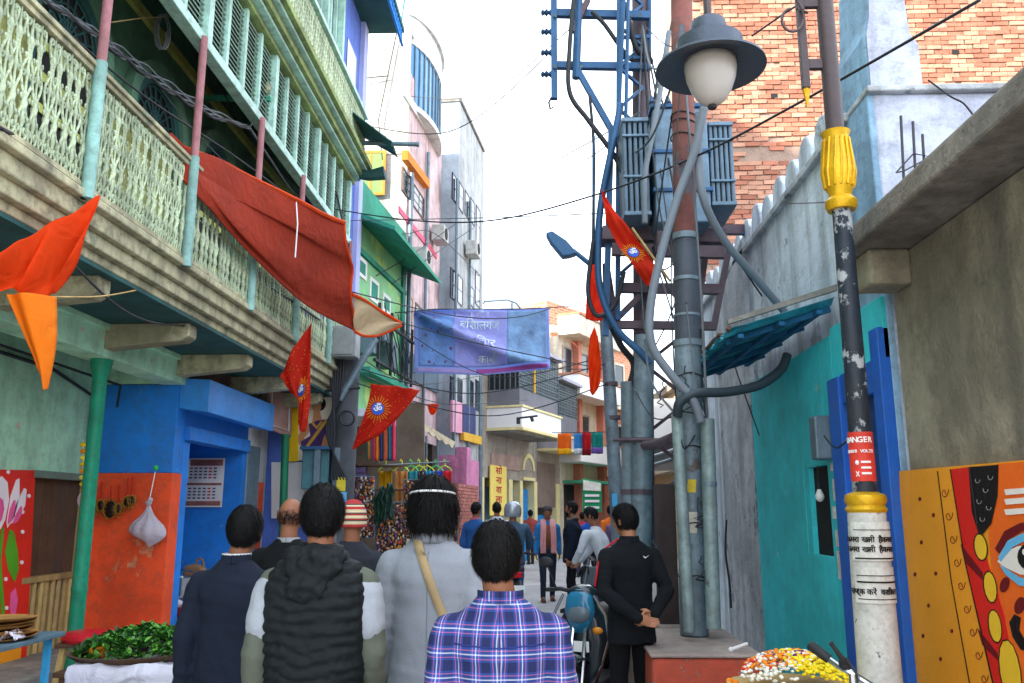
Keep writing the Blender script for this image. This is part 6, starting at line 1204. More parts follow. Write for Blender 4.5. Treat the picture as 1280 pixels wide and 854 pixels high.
# ------------------------------------------------------------------ goods on the left pavement
def pat(o, *a, **k): return part(*a, parent=o, **k)
cal = thing('wall_calendar', 'printed paper calendar with date grid hung in the blue shop recess', 'calendar', P(252, 600, 11.28))
c0, c1 = P(228, 573, 11.29), P(277, 634, 11.29)
part('sheet', mat('calendar_paper', '#d8d2cf', rough=.6, var=.06), lambda b: b.box(c0.x, c1.x, 11.285, 11.30, c1.z, c0.z), cal)
part('heading', mat('calendar_head', '#8d5a52', var=.4, scale=9), lambda b: (b.box(c0.x + .02, c1.x - .02, 11.28, 11.285, c0.z - .10, c0.z - .02), b.box(c0.x + .02, c1.x - .02, 11.28, 11.285, c0.z - .36, c0.z - .33), b.box(c0.x + .02, c1.x - .02, 11.28, 11.285, c1.z + .02, c1.z + .08)), cal)
part('date_mark', mat('date_ink', '#4a4f6a'), lambda b: [b.box(c0.x + .05 + i * .066, c0.x + .09 + i * .066, 11.279, 11.285, c0.z - .145 - j * .042 - (.10 if j > 3 else 0), c0.z - .125 - j * .042 - (.10 if j > 3 else 0)) for i in range(7) for j in range(8) if not (i == 5 and j < 9)], cal, kind='stuff')
part('date_mark', mat('date_red', '#b03a3a'), lambda b: [b.box(c0.x + .05 + 5 * .066, c0.x + .09 + 5 * .066, 11.279, 11.285, c0.z - .145 - j * .042 - (.10 if j > 3 else 0), c0.z - .125 - j * .042 - (.10 if j > 3 else 0)) for j in range(8)], cal)
part('electric_switch', m_whitep, lambda b: b.box(P(226, 590, 11.2).x - .02, P(234, 590, 11.2).x, 11.22, 11.3, P(226, 596, 11.2).z, P(226, 574, 11.2).z), A)
bag = thing('hanging_bag', 'white knotted polythene bag hung on string against orange wall', 'bag', P(184, 655, 9.05))
bc = P(184, 655, 9.0)
def bagf(u, v):
    a = 2 * math.pi * u; t = v; r = [.012, .03, .055, .10, .16, .19, .19, .13, .02][min(8, int(t * 8))]; r2 = [.012, .03, .055, .10, .16, .19, .19, .13, .02][min(8, int(t * 8) + 1)]
    r = lerp(r, r2, t * 8 - int(t * 8)); z = .21 - .42 * t
    k = 1 + .10 * math.sin(a * 9 + t * 3) * (1 - t * .6)
    return bc + Vector((r * k * math.cos(a) + .02 * t, r * .55 * k * math.sin(a), z - .03 * math.cos(a) * t))
part('polythene', cloth('polythene_white', '#d5d0dc', .4, var=.1), lambda b: b.sheet(bagf, 48, 26), bag, smooth='all')
part('knot', cloth('polythene_white', '#d5d0dc'), lambda b: (b.ball(bc + Vector((0, -.01, .22)), (.04, .03, .03), 8), b.ball(bc + Vector((.02, -.02, .25)), (.03, .02, .03), 7)), bag, smooth='all')
part('string', m_whitep, lambda b: b.tube([bc + Vector((0, 0, .22)), P(194, 590, 9.1)], .005, 5), bag)
part('peg', mat('lime_peg', '#2fc24a', rough=.4), lambda b: b.ball(P(195, 585, 9.12), .028, 8), bag)
for i, (x, y_, s) in enumerate(((126, 632, .9), (138, 637, 1.5), (148, 636, .8), (159, 628, .9), (165, 626, .8), (118, 636, .7))):
    t = thing('hanging_charm', '%s gold and black charm on red thread against orange wall' % ['slim', 'largest oval', 'tiny round', 'small oval beaded', 'small twin', 'half hidden'][i], 'charm', P(x, y_, 9.1), 'charms on the orange wall')
    c = P(x, y_, 9.1)
    part('medallion', mat('charm_black', '#241a18', rough=.3), lambda b: b.ball(c, (.045 * s, .02, .06 * s), 10), t, smooth='all')
    part('gold_rim', mat('old_gold', '#9a7430', rough=.35, metal=.4, var=.3, scale=20), lambda b: (b.tube([c + Vector((.05 * s * math.cos(a), -.012, .066 * s * math.sin(a))) for a in [k * math.pi / 8 for k in range(17)]], .010, 5), [b.ball(c + Vector((.075 * s * math.cos(a), -.01, .09 * s * math.sin(a) - .015)), .010, 5) for a in [k * math.pi / 6 for k in range(12)]]), t)
    part('thread', mat('red_thread', '#c0261e'), lambda b: b.tube([c + Vector((0, -.005, .06 * s)), P(x + 1, y_ - 30, 9.12)], .009, 5), t)
gl = thing('flower_garland', 'yellow and orange marigold garland hanging beside green pillar', 'garland', P(103, 600, 8.2))
for i in range(15):
    part('blossom', mat('marigold_%d' % (i % 3), ['#e8c61e', '#f0901a', '#e9d64a'][i % 3], var=.3, scale=20), lambda b: b.ball(P(104 + .6 * math.sin(i), 556 + i * 8.2, 8.15), (.036, .036, .024), 8), gl, smooth='all')
part('cord', m_whitep, lambda b: b.tube(PL((104, 550, 8.15), (104, 676, 8.15)), .005, 4), gl)
pk = thing('packet_cluster', 'small white polythene packet hanging beside green pillar', 'packet', P(108, 625, 8.3))
part('packet', cloth('polythene_white', '#d5d0dc'), lambda b: b.sheet(lambda u, v: P(108, 612 + v * 22, 8.2) + Vector(((.02 + .07 * math.sin(math.pi * v * .8)) * math.cos(6.283 * u), .05 * math.sin(6.283 * u), .008 * math.sin(u * 40))), 24, 8), pk, smooth='all'); part('string', m_whitep, lambda b: b.tube(PL((108, 612, 8.2), (106, 575, 8.2)), .004, 4), pk)
# seat stool
st = thing('cushioned_stool', 'wooden stool with round red cushion beside the green pillar', 'stool', (P(115, 800, 7.2).x, 7.2, 0))
sc_ = P(115, 795, 7.2)
part('cushion', mat('red_vinyl', '#c4182a', rough=.35, var=.1), lambda b: b.lathe([(.02, -.035), (.22, -.035), (.235, -.01), (.23, .02), (.20, .035), (.02, .04)], sc_, 24), st, smooth=True)
part('seat', m_wood, lambda b: b.box(sc_.x - .2, sc_.x + .2, 7.0, 7.4, sc_.z - .07, sc_.z - .036), st, bevel=.006)
for sx in (-1, 1):
    for sy in (-1, 1): part('leg', m_bamboo, lambda b: b.bar((sc_.x + sx * .2, 7.2 + sy * .18, 0), (sc_.x + sx * .15, 7.2 + sy * .14, sc_.z - .07), .045, .045, (0, 1, 0)), st)
# low plank stall with leaves and white cloth
ps = thing('plank_table', 'low wooden plank table heaped with leaves and draped white cloth', 'table', (-2.9, 6.0, 0))
tz = P(150, 838, 5.9).z
xa, xb = P(76, 838, 5.9).x, P(225, 838, 5.9).x
for k in range(4): part('plank', m_wood, lambda b: b.box(xa + .01 * (k % 2), xb + .3, 5.8 + k * .19, 5.8 + k * .19 + .18, tz - .035, tz), ps, bevel=.006)
for x in (xa + .06, xb + .2):
    for y_ in (5.86, 6.48): part('leg', m_wood, lambda b: b.box(x - .03, x + .03, y_ - .03, y_ + .03, 0, tz - .035), ps)
ct = thing('white_cloth', 'crumpled white cloth spilling over the plank table edge', 'cloth', P(150, 830, 5.85))
def clf(u, v):
    x = lerp(xa + .1, xb + .15, u); s = v * .62
    y_ = 6.15 - min(s, .36); z = tz + .012 + (-(s - .36) if s > .36 else 0)
    n_ = noise.noise(Vector((x * 5, v * 5, 1))) * .05 + noise.noise(Vector((x * 13, v * 11, 4))) * .02
    return (x, y_ - (.012 + max(0, n_) if s > .36 else 0), z + (max(0, n_ + .03) if s <= .36 else 0) - (.12 * math.sin(u * 9) * (s > .36) * (s - .36) / .26))
part('cloth', cloth('white_cotton', '#d9d7e4', .2, var=.06), lambda b: b.sheet(clf, 70, 30, .004), ct, smooth='all')
bk_ = thing('basket_of_leaves', 'shallow wicker basket heaped with green bilva leaves', 'basket', P(170, 815, 6.2)); kc = P(172, 822, 6.25)
part('tray', m_wood, lambda b: b.lathe([(.10, -.03), (.36, -.02), (.46, .05), (.47, .06), (.45, .06), (.34, 0), (.05, -.005)], kc, 28), bk_, smooth=True)
m_leaf = [mat('leaf_%d' % i, c, rough=.45, var=.25, scale=12, bump=0) for i, c in enumerate(('#285a1e', '#3f7d2a', '#1e4218', '#5a9434'))]
for k in range(4):
    def lv(b):
        for _ in range(420):
            a = rnd.uniform(0, 6.283); r = rnd.uniform(0, 1) ** .6; x = kc.x + .50 * r * math.cos(a) + .05; y_ = kc.y + .36 * r * math.sin(a); z = kc.z + .03 + .16 * (1 - r * r) + rnd.uniform(-.01, .03) + .05 * noise.noise(Vector((x * 8, y_ * 8, 0)))
            M_ = Matrix.Rotation(rnd.uniform(0, 6.28), 3, 'Z') @ Matrix.Rotation(rnd.uniform(-1.0, 1.0), 3, 'X'); c = Vector((x, y_, z)); s = rnd.uniform(.7, 1.3)
            b.add([c + M_ @ Vector(q) * s for q in ((0, -.03, 0), (.016, -.005, .006), (.012, .018, .004), (0, .034, -.002), (-.012, .018, .004), (-.016, -.005, .006))], [(0, 1, 2, 3), (0, 3, 4, 5)])
    part('leaves', m_leaf[k], lv, bk_, kind='stuff')
mg = thing('marigold_pile', 'small pile of loose orange marigolds at the basket edge', 'flowers', P(128, 812, 6.2))
part('blossoms', mat('marigold_orange', '#ef7d12', var=.35, scale=25), lambda b: [b.ball(P(122 + rnd.uniform(-8, 10), 815 + rnd.uniform(-5, 4), 6.1 + rnd.uniform(-.08, .08)), rnd.uniform(.016, .026), 6) for _ in range(60)], mg, kind='stuff', smooth='all')
wp = thing('paper_bundle', 'white paper bundle lying behind the basket of leaves', 'bundle', P(195, 798, 6.6)); part('paper', cloth('white_cotton', '#d9d7e4'), lambda b: b.sheet(lambda u, v: P(160 + 52 * u, 806 - 9 * v - 5 * u, 6.6) + Vector((0, .1 * v, .05 * math.sin(v * 3.1) + .012 * noise.noise(Vector((u * 12, v * 9, 3))))), 24, 10, .01), wp, smooth='all'); part('tie', m_bamboo, lambda b: b.tube(PL((185, 796, 6.5), (186, 804, 6.5)), .006, 4), wp)
# blue side table with leaf plates
bt_ = thing('blue_iron_table', 'rickety table with blue iron legs holding leaf plates', 'table', (P(10, 800, 5.4).x, 5.4, 0)); zt = P(10, 797, 5.4).z; x1 = P(38, 797, 5.3).x
part('top', mat('grey_blue_ply', '#4f6a78', var=.3, grime=.4), lambda b: b.box(x1 - 1.0, x1, 5.0, 5.7, zt - .03, zt), bt_, bevel=.006)
for x in (x1 - .07, x1 - .85):
    for y_ in (5.05, 5.62): part('leg', mat('sky_iron', '#2f8fc0', rough=.5, var=.2), lambda b: b.box(x - .018, x + .018, y_ - .018, y_ + .018, 0, zt - .03), bt_)
part('brace', mat('sky_iron', '#2f8fc0'), lambda b: (b.bar((x1 - .07, 5.05, zt - .25), (x1 - .28, 5.05, zt - .03), .025, .025), b.box(x1 - .9, x1 - .04, 5.03, 5.06, zt - .07, zt - .03)), bt_)
lp_ = thing('leaf_plate_stack', 'stack of dry brown leaf plates on the blue iron table', 'plates', (x1 - .35, 5.3, zt))
for k in range(6): part('leaf_plate', mat('dry_leaf', '#a8793f', var=.35, scale=8, objrand=.2), lambda b: b.lathe([(.02, 0), (.17, .004), (.23, .022), (.235, .028), (.17, .012), (.02, .008)], (x1 - .24 + rnd.uniform(-.02, .02), 5.3 + rnd.uniform(-.02, .02), zt + .002 + k * .021), 18, M=Matrix.Rotation(rnd.uniform(-.06, .06), 3, 'X')), lp_, smooth=True)
pb_ = thing('crumpled_paper', 'scrap of crumpled white paper on the blue iron table', 'paper', (x1 - .06, 5.2, zt)); part('scrap', cloth('white_cotton', '#d9d7e4'), lambda b: b.sheet(lambda u, v: (x1 - .10 + .09 * u, 5.15 + .12 * v, zt + .02 + .04 * math.sin(3.1 * u) + .03 * noise.noise(Vector((u * 6, v * 6, 2)))), 10, 10, .003), pb_, smooth=True)
# steel vessels on shelf in blue recess
vs_ = thing('shop_counter', 'grey counter in blue recess holding steel pots', 'counter', (-4.3, 9.9, 0)); vc = P(222, 772, 9.75)
part('top', m_steel, lambda b: b.box(vc.x - .2, vc.x + .55, 9.62, 10.3, vc.z - .03, vc.z), vs_, bevel=.006); part('body', m_conc, lambda b: b.box(vc.x - .15, vc.x + .5, 9.68, 10.25, .3, vc.z - .03), vs_)
m_ss = mat('stainless', '#b7bcc2', rough=.2, var=.05, metal=.9, bump=0)
def pot(label, px, py, d, r, h, m=m_ss, lid=True):
    t = thing('steel_pot', label, 'pot', P(px, py, d)); c = P(px, py, d)
    part('vessel', m, lambda b: b.lathe([(r * .8, 0), (r, h * .1), (r, h * .9), (r * 1.06, h), (r * .98, h), (r * .9, h * .2), (.01, h * .15)], c, 20), t, smooth=True)
    if lid: part('handle', m_ss, lambda b: b.tube([c + Vector((r * math.cos(a), 0, h + r * .5 * math.sin(a))) for a in [k * math.pi / 8 for k in range(9)]], .008, 5), t)
pot('small steel mug on the counter in blue recess', 213, 772, 9.7, .07, .16); pot('big covered steel pot in blue recess', 226, 748, 10.0, .16, .24, m_ss)
pot('blue rimmed basin behind the steel mug', 238, 770, 9.8, .16, .1, mat('red_enamel', '#a8323a', rough=.3), False)
cb = thing('canvas_bag', 'brown canvas bag with loop handle standing in blue recess', 'bag', P(240, 718, 10.4)); cbb = P(240, 722, 10.4)
part('sack', mat('brown_canvas', '#8d6a4c', var=.2), lambda b: b.prism([cbb + Vector(q) for q in ((-.13, 0, 0), (.15, 0, 0), (.13, 0, .1), (.05, 0, .15), (-.05, 0, .15), (-.12, 0, .13))], (0, 1, 0), .14), cb, bevel=.03); part('loop', mat('brown_canvas', '#8d6a4c'), lambda b: b.tube([cbb + Vector((.06 + .05 * math.cos(a), .05, .13 + .09 * math.sin(a))) for a in [k * math.pi / 8 for k in range(9)]], .014, 6), cb)
pl_ = thing('white_bundle', 'white paper parcel on the counter in blue recess', 'parcel', P(214, 757, 9.8)); part('parcel', cloth('white_cotton', '#d9d7e4'), lambda b: b.ball(P(216, 755, 9.85), (.12, .1, .06), 12), pl_, smooth='all'); part('label_strip', m_letr, lambda b: b.box(P(210, 758, 9.73).x, P(218, 758, 9.73).x, 9.74, 9.75, P(216, 760, 9.75).z, P(216, 757, 9.75).z), pl_)
# ------------------------------------------------------------------ people
from mathutils.bvhtree import BVHTree
root_back = [None]
TMP = bpy.data.scenes.new('workbench')
def remesh(mb, voxel, it=6, fac=.5, disp=None, ws=None):
    """union of overlapping closed shapes into one continuous skin"""
    me = mb.mesh(); bm = bmesh.new(); bm.from_mesh(me); bmesh.ops.recalc_face_normals(bm, faces=bm.faces); bm.to_mesh(me); bm.free()
    o = bpy.data.objects.new('t', me); TMP.collection.objects.link(o)
    r = o.modifiers.new('r', 'REMESH'); r.mode = 'VOXEL'; r.voxel_size = voxel
    if it: s = o.modifiers.new('s', 'SMOOTH'); s.iterations = it; s.factor = fac
    vl = TMP.view_layers[0]; vl.update()
    m2 = bpy.data.meshes.new_from_object(o.evaluated_get(vl.depsgraph)); TMP.collection.objects.unlink(o); bpy.data.objects.remove(o)
    if disp:
        n = len(m2.vertices); co = np.empty(n * 3); no = np.empty(n * 3); m2.vertices.foreach_get('co', co); m2.vertices.foreach_get('normal', no)
        co = co.reshape(-1, 3); no = no.reshape(-1, 3); d = np.array([disp(c, q) for c, q in zip(co, no)]); co = co + no * d[:, None]
        m2.vertices.foreach_set('co', co.ravel()); m2.update()
    return m2
def loft(mb, rings, n=28, e=2.3, mi=0):              # rings: (z, rx, ry, cx, cy)
    vs_ = []
    for z, rx, ry, cx, cy in rings:
        for j in range(n):
            a = 2 * math.pi * j / n; c, s = math.cos(a), math.sin(a)
            vs_.append((cx + rx * math.copysign(abs(c) ** (2 / e), c), cy + ry * math.copysign(abs(s) ** (2 / e), s), z))
    k = len(rings)
    fs = [(i * n + j, i * n + (j + 1) % n, (i + 1) * n + (j + 1) % n, (i + 1) * n + j) for i in range(k - 1) for j in range(n)] + [tuple(range(n))[::-1], tuple(range((k - 1) * n, k * n))]
    return mb.add(vs_, fs, mi)
def limb(mb, pts, rs, n=14):                         # tapered chain with round joints
    V_ = [Vector(p) for p in pts]; P_, R__ = [], []
    for i in range(len(V_) - 1):
        for t in (0, .33, .66): P_.append(lerp(V_[i], V_[i + 1], t)); R__.append(lerp(rs[i], rs[i + 1], t))
    P_.append(V_[-1]); R__.append(rs[-1]); mb.tube(P_, R__, n)
    for p, r in zip(V_, rs): mb.ball(p, r, 10)
def hand(mb, w, d, nrm, side, s=1.0, curl=.35):      # w wrist, d pointing direction, nrm palm normal; thumb leaves the side
    w = Vector(w); d = Vector(d).normalized(); nrm = Vector(nrm).normalized(); x = d.cross(nrm).normalized() * side
    M_ = Matrix((x, d, nrm)).transposed()
    mb.ball(w + d * .045 * s, (.040 * s, .052 * s, .016 * s), 12, M=M_); mb.ball(w + d * .075 * s, (.040 * s, .03 * s, .014 * s), 12, M=M_)
    for k, (ox, ln) in enumerate(((.029, .066), (.010, .076), (-.010, .071), (-.028, .055))):
        p = w + d * .085 * s + x * ox * s; dr = d.copy(); pts = [p]
        for seg in (.42, .32, .26):
            dr = (dr + nrm * curl * (1 + seg)).normalized(); p = p + dr * ln * seg * s; pts.append(p)
        limb(mb, pts, [.0092 * s, .0088 * s, .0082 * s, .007 * s], 8)
    p = w + d * .025 * s + x * .034 * s; q = p + (x * .9 + d * .6).normalized() * .035 * s; limb(mb, [p, q, q + (d * .9 + x * .25 + nrm * .5).normalized() * .032 * s], [.012 * s, .010 * s, .008 * s], 8)
m_skin = [mat('skin_%d' % i, c, rough=.55, var=.12, scale=14, bump=.1, bscale=80) for i, c in enumerate(('#8a5a42', '#9c6a4e', '#6f4734'))]
m_hair = mat('hair_black', (.005, .0045, .005), rough=.6, var=.4, scale=60, bump=.4, bscale=140, spec=.18)
m_hairg = mat('hair_grey', (.06, .058, .06), rough=.5, var=.4, scale=60, bump=.6, bscale=140)
m_eye = mat('eye_dark', (.015, .012, .01), rough=.2, bump=0)
def garment(name, col, **k):
    k.setdefault('bump', .35); k.setdefault('bscale', 220); k.setdefault('var', .14); k.setdefault('scale', 5); return mat(name, col, rough=k.pop('rough', .9), spec=.15, **k)
def person(label, x, y, H=1.72, face=0.0, skin=0, top='#222222', hem=.86, flare=1.0, girth=1.0, arms=None, stride=.12, trouser='#20242c', shoe='#1a1613', hair='short', head=(0, 0, 0), near=False,
           puff=0.0, top_mat=None, wr=.006, extra=None, collar=None, lean=0.0, bottom=True, sleeve=1.0, z0=0.0, hair_m=None, tv=.14, fine=None):
    s = H / 1.75; vx = .0095 if near else .018
    root = thing('person', label, 'person', (x, y, z0))
    MW = Matrix.Translation((x, y, z0)) @ Matrix.Rotation(face, 4, 'Z') @ Matrix.Diagonal((s, s, s, 1))
    def put(name, me, m, parent=root, smooth='all', **k):
        me.transform(MW); o = obj(name, me, m, parent, smooth=smooth, **k); return o
    A_ = arms or {}
    def arm(sd):
        a = A_.get('R' if sd > 0 else 'L')
        if a: return [Vector(p) for p in a]
        return [Vector((sd * .176, -.01, 1.362)), Vector((sd * .226, -.04 + sd * stride * .2, 1.10)), Vector((sd * .228, .04 + sd * stride * .5, .87))]
    def bend(p): return Vector((p[0], p[1] + lean * max(0, p[2] - 1.0), p[2]))
    AR = {sd: [bend(p) for p in arm(sd)] for sd in (-1, 1)}
    LG = {sd: [Vector((sd * .088, 0, .90)), Vector((sd * .098, .035 + sd * stride * .55, .50)), Vector((sd * .10, sd * stride - .02, .085))] for sd in (-1, 1)}
    hx, hy, hz = head[0], head[1] + lean * .62, head[2]
    hc = Vector((hx, .012 + hy, 1.638 + hz))
    HR = Matrix.Rotation(A_.get('turn', 0), 3, 'Z') @ Matrix.Rotation(A_.get('nod', 0), 3, 'X')
    hp = lambda q: hc + HR @ Vector(q)
    # body: one continuous skin
    b = MB()
    b.ball(hc, (.076, .096, .107), 20, M=HR); b.ball(hp((0, .022, -.055)), (.058, .068, .068), 16, M=HR); b.ball(hp((0, .05, -.088)), (.03, .03, .026), 10, M=HR)
    b.ball(hp((0, .098, -.022)), (.013, .018, .024), 8, M=HR); b.ball(hp((0, .08, .022)), (.05, .016, .012), 10, M=HR)
    b.ball(hp((0, .078, -.062)), (.024, .014, .011), 8, M=HR)
    for sd in (-1, 1): b.ball(hp((sd * .079, -.008, -.015)), (.012, .022, .034), 8, M=HR); b.ball(hp((sd * .04, .058, -.03)), (.024, .022, .024), 8, M=HR)
    limb(b, [bend((0, -.015, 1.38)), bend((0, -.005, 1.47)), hp((0, -.018, -.07))], [.07, .058, .055])
    loft(b, [(.86, .13, .09, 0, 0), (1.0, .125, .085, 0, 0), (1.2, .14, .09, 0, lean * .2), (1.38, .15, .075, 0, -.01 + lean * .38), (1.43, .09, .06, 0, -.01 + lean * .42)])
    for sd in (-1, 1):
        a = AR[sd]; limb(b, [bend((sd * .1, -.01, 1.39))] + a, [.055, .048, .036, .027])
        d = A_.get('hd%d' % sd) or ((a[2] - a[1]).normalized() + Vector((0, .12, -.2))); nr = A_.get('hn%d' % sd) or (-sd, .15, 0)
        hand(b, a[2], d, Vector(nr) - Vector(d).normalized() * Vector(nr).dot(Vector(d).normalized()), A_.get('hs%d' % sd, sd), 1.0, A_.get('curl', .35))
        l = LG[sd]; limb(b, l, [.075, .05, .036]); limb(b, [l[2], l[2] + Vector((0, .12, -.045))], [.034, .026])
    body = put('body', remesh(b, fine or (.0075 if near else .014), 1 if fine else 3, .4), m_skin[skin])
    for sd in (-1, 1):
        e = MB(); e.ball(hp((sd * .031, .083, .0)), (.012, .007, .007), 8, M=HR); put('eye', e.mesh(), m_eye, body)
    # clothing
    g = girth; t = MB(); z_ = [hem, .93, 1.05, 1.2, 1.32, 1.39, 1.435, 1.475]
    rg_ = [(hem, .185 * g * flare, .125 * g * flare, 0, .0), (max(hem + .06, .95), .178 * g * (1 + (flare - 1) * .6), .122 * g, 0, 0), (1.06, .168 * g, .115 * g, 0, 0), (1.2, .180 * g, .122 * g, 0, lean * .2), (1.31, .192 * g, .124 * g, 0, -.008 + lean * .31),
           (1.375, .186 * g, .108, 0, -.012 + lean * .385), (1.42, .152, .09, 0, -.012 + lean * .43), (1.458, .104, .078, 0, -.008 + lean * .46), (1.49, .074, .067, 0, -.006 + lean * .48)]
    loft(t, rg_, 30)
    for sd in (-1, 1):
        a = AR[sd]; we = lerp(a[1], a[2], sleeve * .97)
        limb(t, [bend((sd * .12, -.012, 1.365)), a[0], lerp(a[0], a[1], .5), a[1], we], [.066, .070 * g, .064 * g, .056 * g, .046])
    def dsp(c, q):
        v = Vector(c); w_ = 1.0 if abs(c[0]) < .2 else 1.4
        f = noise.noise(Vector((v.x * 9, v.y * 9, v.z * 5))) * .9 + noise.noise(Vector((v.x * 5 + v.z * 14, v.y * 7, v.z * 20))) * .55 + abs(noise.noise(Vector((v.x * 16, v.y * 14, v.z * 9 + v.x * 9)))) * .5
        return f * wr * w_
    tm = remesh(t, vx, 7, .5, dsp if wr else None)
    uv = tm.uv_layers.new(name='UVMap')
    li = np.empty(len(tm.loops), dtype=np.int32); tm.loops.foreach_get('vertex_index', li); co = np.empty(len(tm.vertices) * 3); tm.vertices.foreach_get('co', co); co = co.reshape(-1, 3)
    sl_ = np.abs(co[:, 0]) > .205
    uu = np.where(sl_, co[:, 1] + .3, co[:, 0] + .25 * co[:, 1]); uu = co[:, 0] + .35 * co[:, 1] * np.sign(co[:, 0]); uv.data.foreach_set('uv', np.stack([uu[li], co[li, 2]], 1).ravel())
    bvh = BVHTree.FromPolygons([tuple(c) for c in co], [tuple(q.vertices) for q in tm.polygons])
    def onback(px, pz, off=.003):
        h = bvh.ray_cast(Vector((px, -1, pz)), Vector((0, 1, 0)))[0]; return Vector((px, (h.y if h else -.12) - off, pz))
    root_back[0] = onback
    tmat = top_mat or garment('cloth_' + top.strip('#'), top, var=tv)
    topo = put('jacket', tm, tmat)
    if bottom:
        t = MB(); loft(t, [(.80, .155, .11, 0, 0), (.9, .165, .115, 0, 0), (.99, .158, .108, 0, 0)], 24)
        for sd in (-1, 1):
            l = LG[sd]; limb(t, [l[0] + Vector((0, 0, -.02)), lerp(l[0], l[1], .5), l[1], lerp(l[1], l[2], .5), l[2] + Vector((0, 0, .0))], [.092, .082, .066, .058, .054])
        put('trousers', remesh(t, vx * 1.1, 5, .5, lambda c, q: noise.noise(Vector((c[0] * 9, c[1] * 9, c[2] * 13))) * .006), garment('trouser_' + trouser.strip('#'), trouser))
        for sd in (-1, 1):
            l = LG[sd][2]; t = MB(); t.ball(l + Vector((0, .065, -.045)), (.047, .14, .038), 12); t.ball(l + Vector((0, -.01, -.02)), (.042, .055, .055), 10); t.box(l.x - .044, l.x + .044, l.y - .07, l.y + .19, l.z - .085, l.z - .06)
            put('shoe', remesh(t, .012, 4), mat('shoe_' + shoe.strip('#'), shoe, rough=.45))
    if collar:
        t = MB(); nn = 28; cm, ch = collar[0], collar[1]
        t.sheet(lambda u, v: bend((( .068 + .010 * (1 - v)) * math.sin(6.283 * u), -.006 - (.064 + .012 * (1 - v)) * math.cos(6.283 * u), 1.462 + ch * v - .05 * max(0, -math.cos(6.283 * u)) * (1 - v * .3))), nn, 5, .006); put('collar', t.mesh(), garment('collar_' + cm.strip('#'), cm))
    # hair
    hm = hair_m or m_hair
    if hair in ('short', 'long', 'bald'):
        t = MB(); t.ball(hp((0, -.008, .010)), (.086, .1065, .115), 44 if near else 14, M=HR); me = t.mesh()
        for v_ in me.vertices: q_ = v_.co - hc; v_.co = hc + q_ * (1 + .055 * noise.noise(q_ * 30) + .035 * noise.noise(q_ * 75)); bm = bmesh.new(); bm.from_mesh(me); HI = HR.transposed()
        def keep(c):
            q = HI @ (c - hc)
            if hair == 'bald': return q.z < .035 and q.z > -.055 and q.y < .025
            return (q.z > .058 and q.y < .085) or (q.y < .028 + max(0, q.z) * .45 and q.z > (-.09 if q.y < -.03 else -.05))
        bmesh.ops.delete(bm, geom=[f for f in bm.faces if not keep(f.calc_center_median())], context='FACES')
        if hair == 'long':
            pass
        bm.to_mesh(me); bm.free()
        L2 = MB(); L2.v = [tuple(v.co) for v in me.vertices]; L2.f = [tuple(p.vertices) for p in me.polygons]; L2.m = [0] * len(L2.f)
        rr_ = random.Random(int(x * 100) + 5); N_ = (4500 if hair == 'long' else 6500) if near else 250
        if hair == 'bald': L2 = MB()
        for _ in range(N_):
            th = rr_.uniform(0, 6.283); ph = math.acos(rr_.uniform(-.72, 1)); q = Vector((math.sin(ph) * math.cos(th), math.sin(ph) * math.sin(th), math.cos(ph)))
            p = hp((q.x * .083, q.y * .103 - .006, q.z * .111 + .008))
            if not keep(p) or (hair == 'bald' and rr_.random() > .55 - abs((HI @ (p - hc)).z + .01) * 9): continue
            nrm = (HR @ Vector((q.x / .083, q.y / .103, q.z / .111))).normalized()
            down = Vector((rr_.uniform(-.35, .35), -.25 if hair == 'short' else -.3, -1)); down = (down - nrm * down.dot(nrm)); 
            if down.length < .1: down = HR @ Vector((rr_.uniform(-1, 1), .6, 0))
            down.normalize(); ln = (rr_.uniform(.018, .05) if hair != 'long' else rr_.uniform(.07, .16)) * (.5 if hair == 'bald' else 1); lift = .62 if hair == 'short' else .30
            pts = [p - nrm * .003, p + (down * .5 + nrm * lift * rr_.uniform(.3, 1)) * ln * .5, p + (down * 1.0 + nrm * lift * .5 * rr_.uniform(-.2, 1) + Vector((rr_.uniform(-.2, .2), rr_.uniform(-.1, .1), -.25 if hair == 'long' else 0))) * ln]
            sd_ = down.cross(nrm).normalized() * (.0017 if near else .008)
            L2.add([pts[0] + sd_, pts[0] - sd_, pts[1] - sd_, pts[1] + sd_, pts[2]], [(0, 1, 2, 3), (3, 2, 4)])
        if hair == 'long':
            for _ in range(2600 if near else 200):         # locks over the nape and ears
                th = rr_.uniform(math.pi * .92, math.pi * 2.08); p = hp((.086 * math.cos(th), .098 * math.sin(th) - .004, rr_.uniform(-.07, .05))); dn = Vector((rr_.uniform(-.25, .25), rr_.uniform(-.12, .1), -1)); ln = rr_.uniform(.05, .12); sd_ = Vector((-math.sin(th), math.cos(th), 0)) * .0025
                o_ = Vector((math.cos(th), math.sin(th), 0)) * rr_.uniform(.0, .045)
                L2.add([p + sd_, p - sd_, p + o_ + dn * ln * .5 - sd_, p + o_ + dn * ln * .5 + sd_, p + dn * ln + o_ * .5], [(0, 1, 2, 3), (3, 2, 4)])
        put('hair', L2.mesh(), hm, smooth=False)
    if extra: extra(put, hp, hc, HR, AR, LG, bend, root, topo)
    return root
px2x = lambda px, d: P(px, 640, d).x
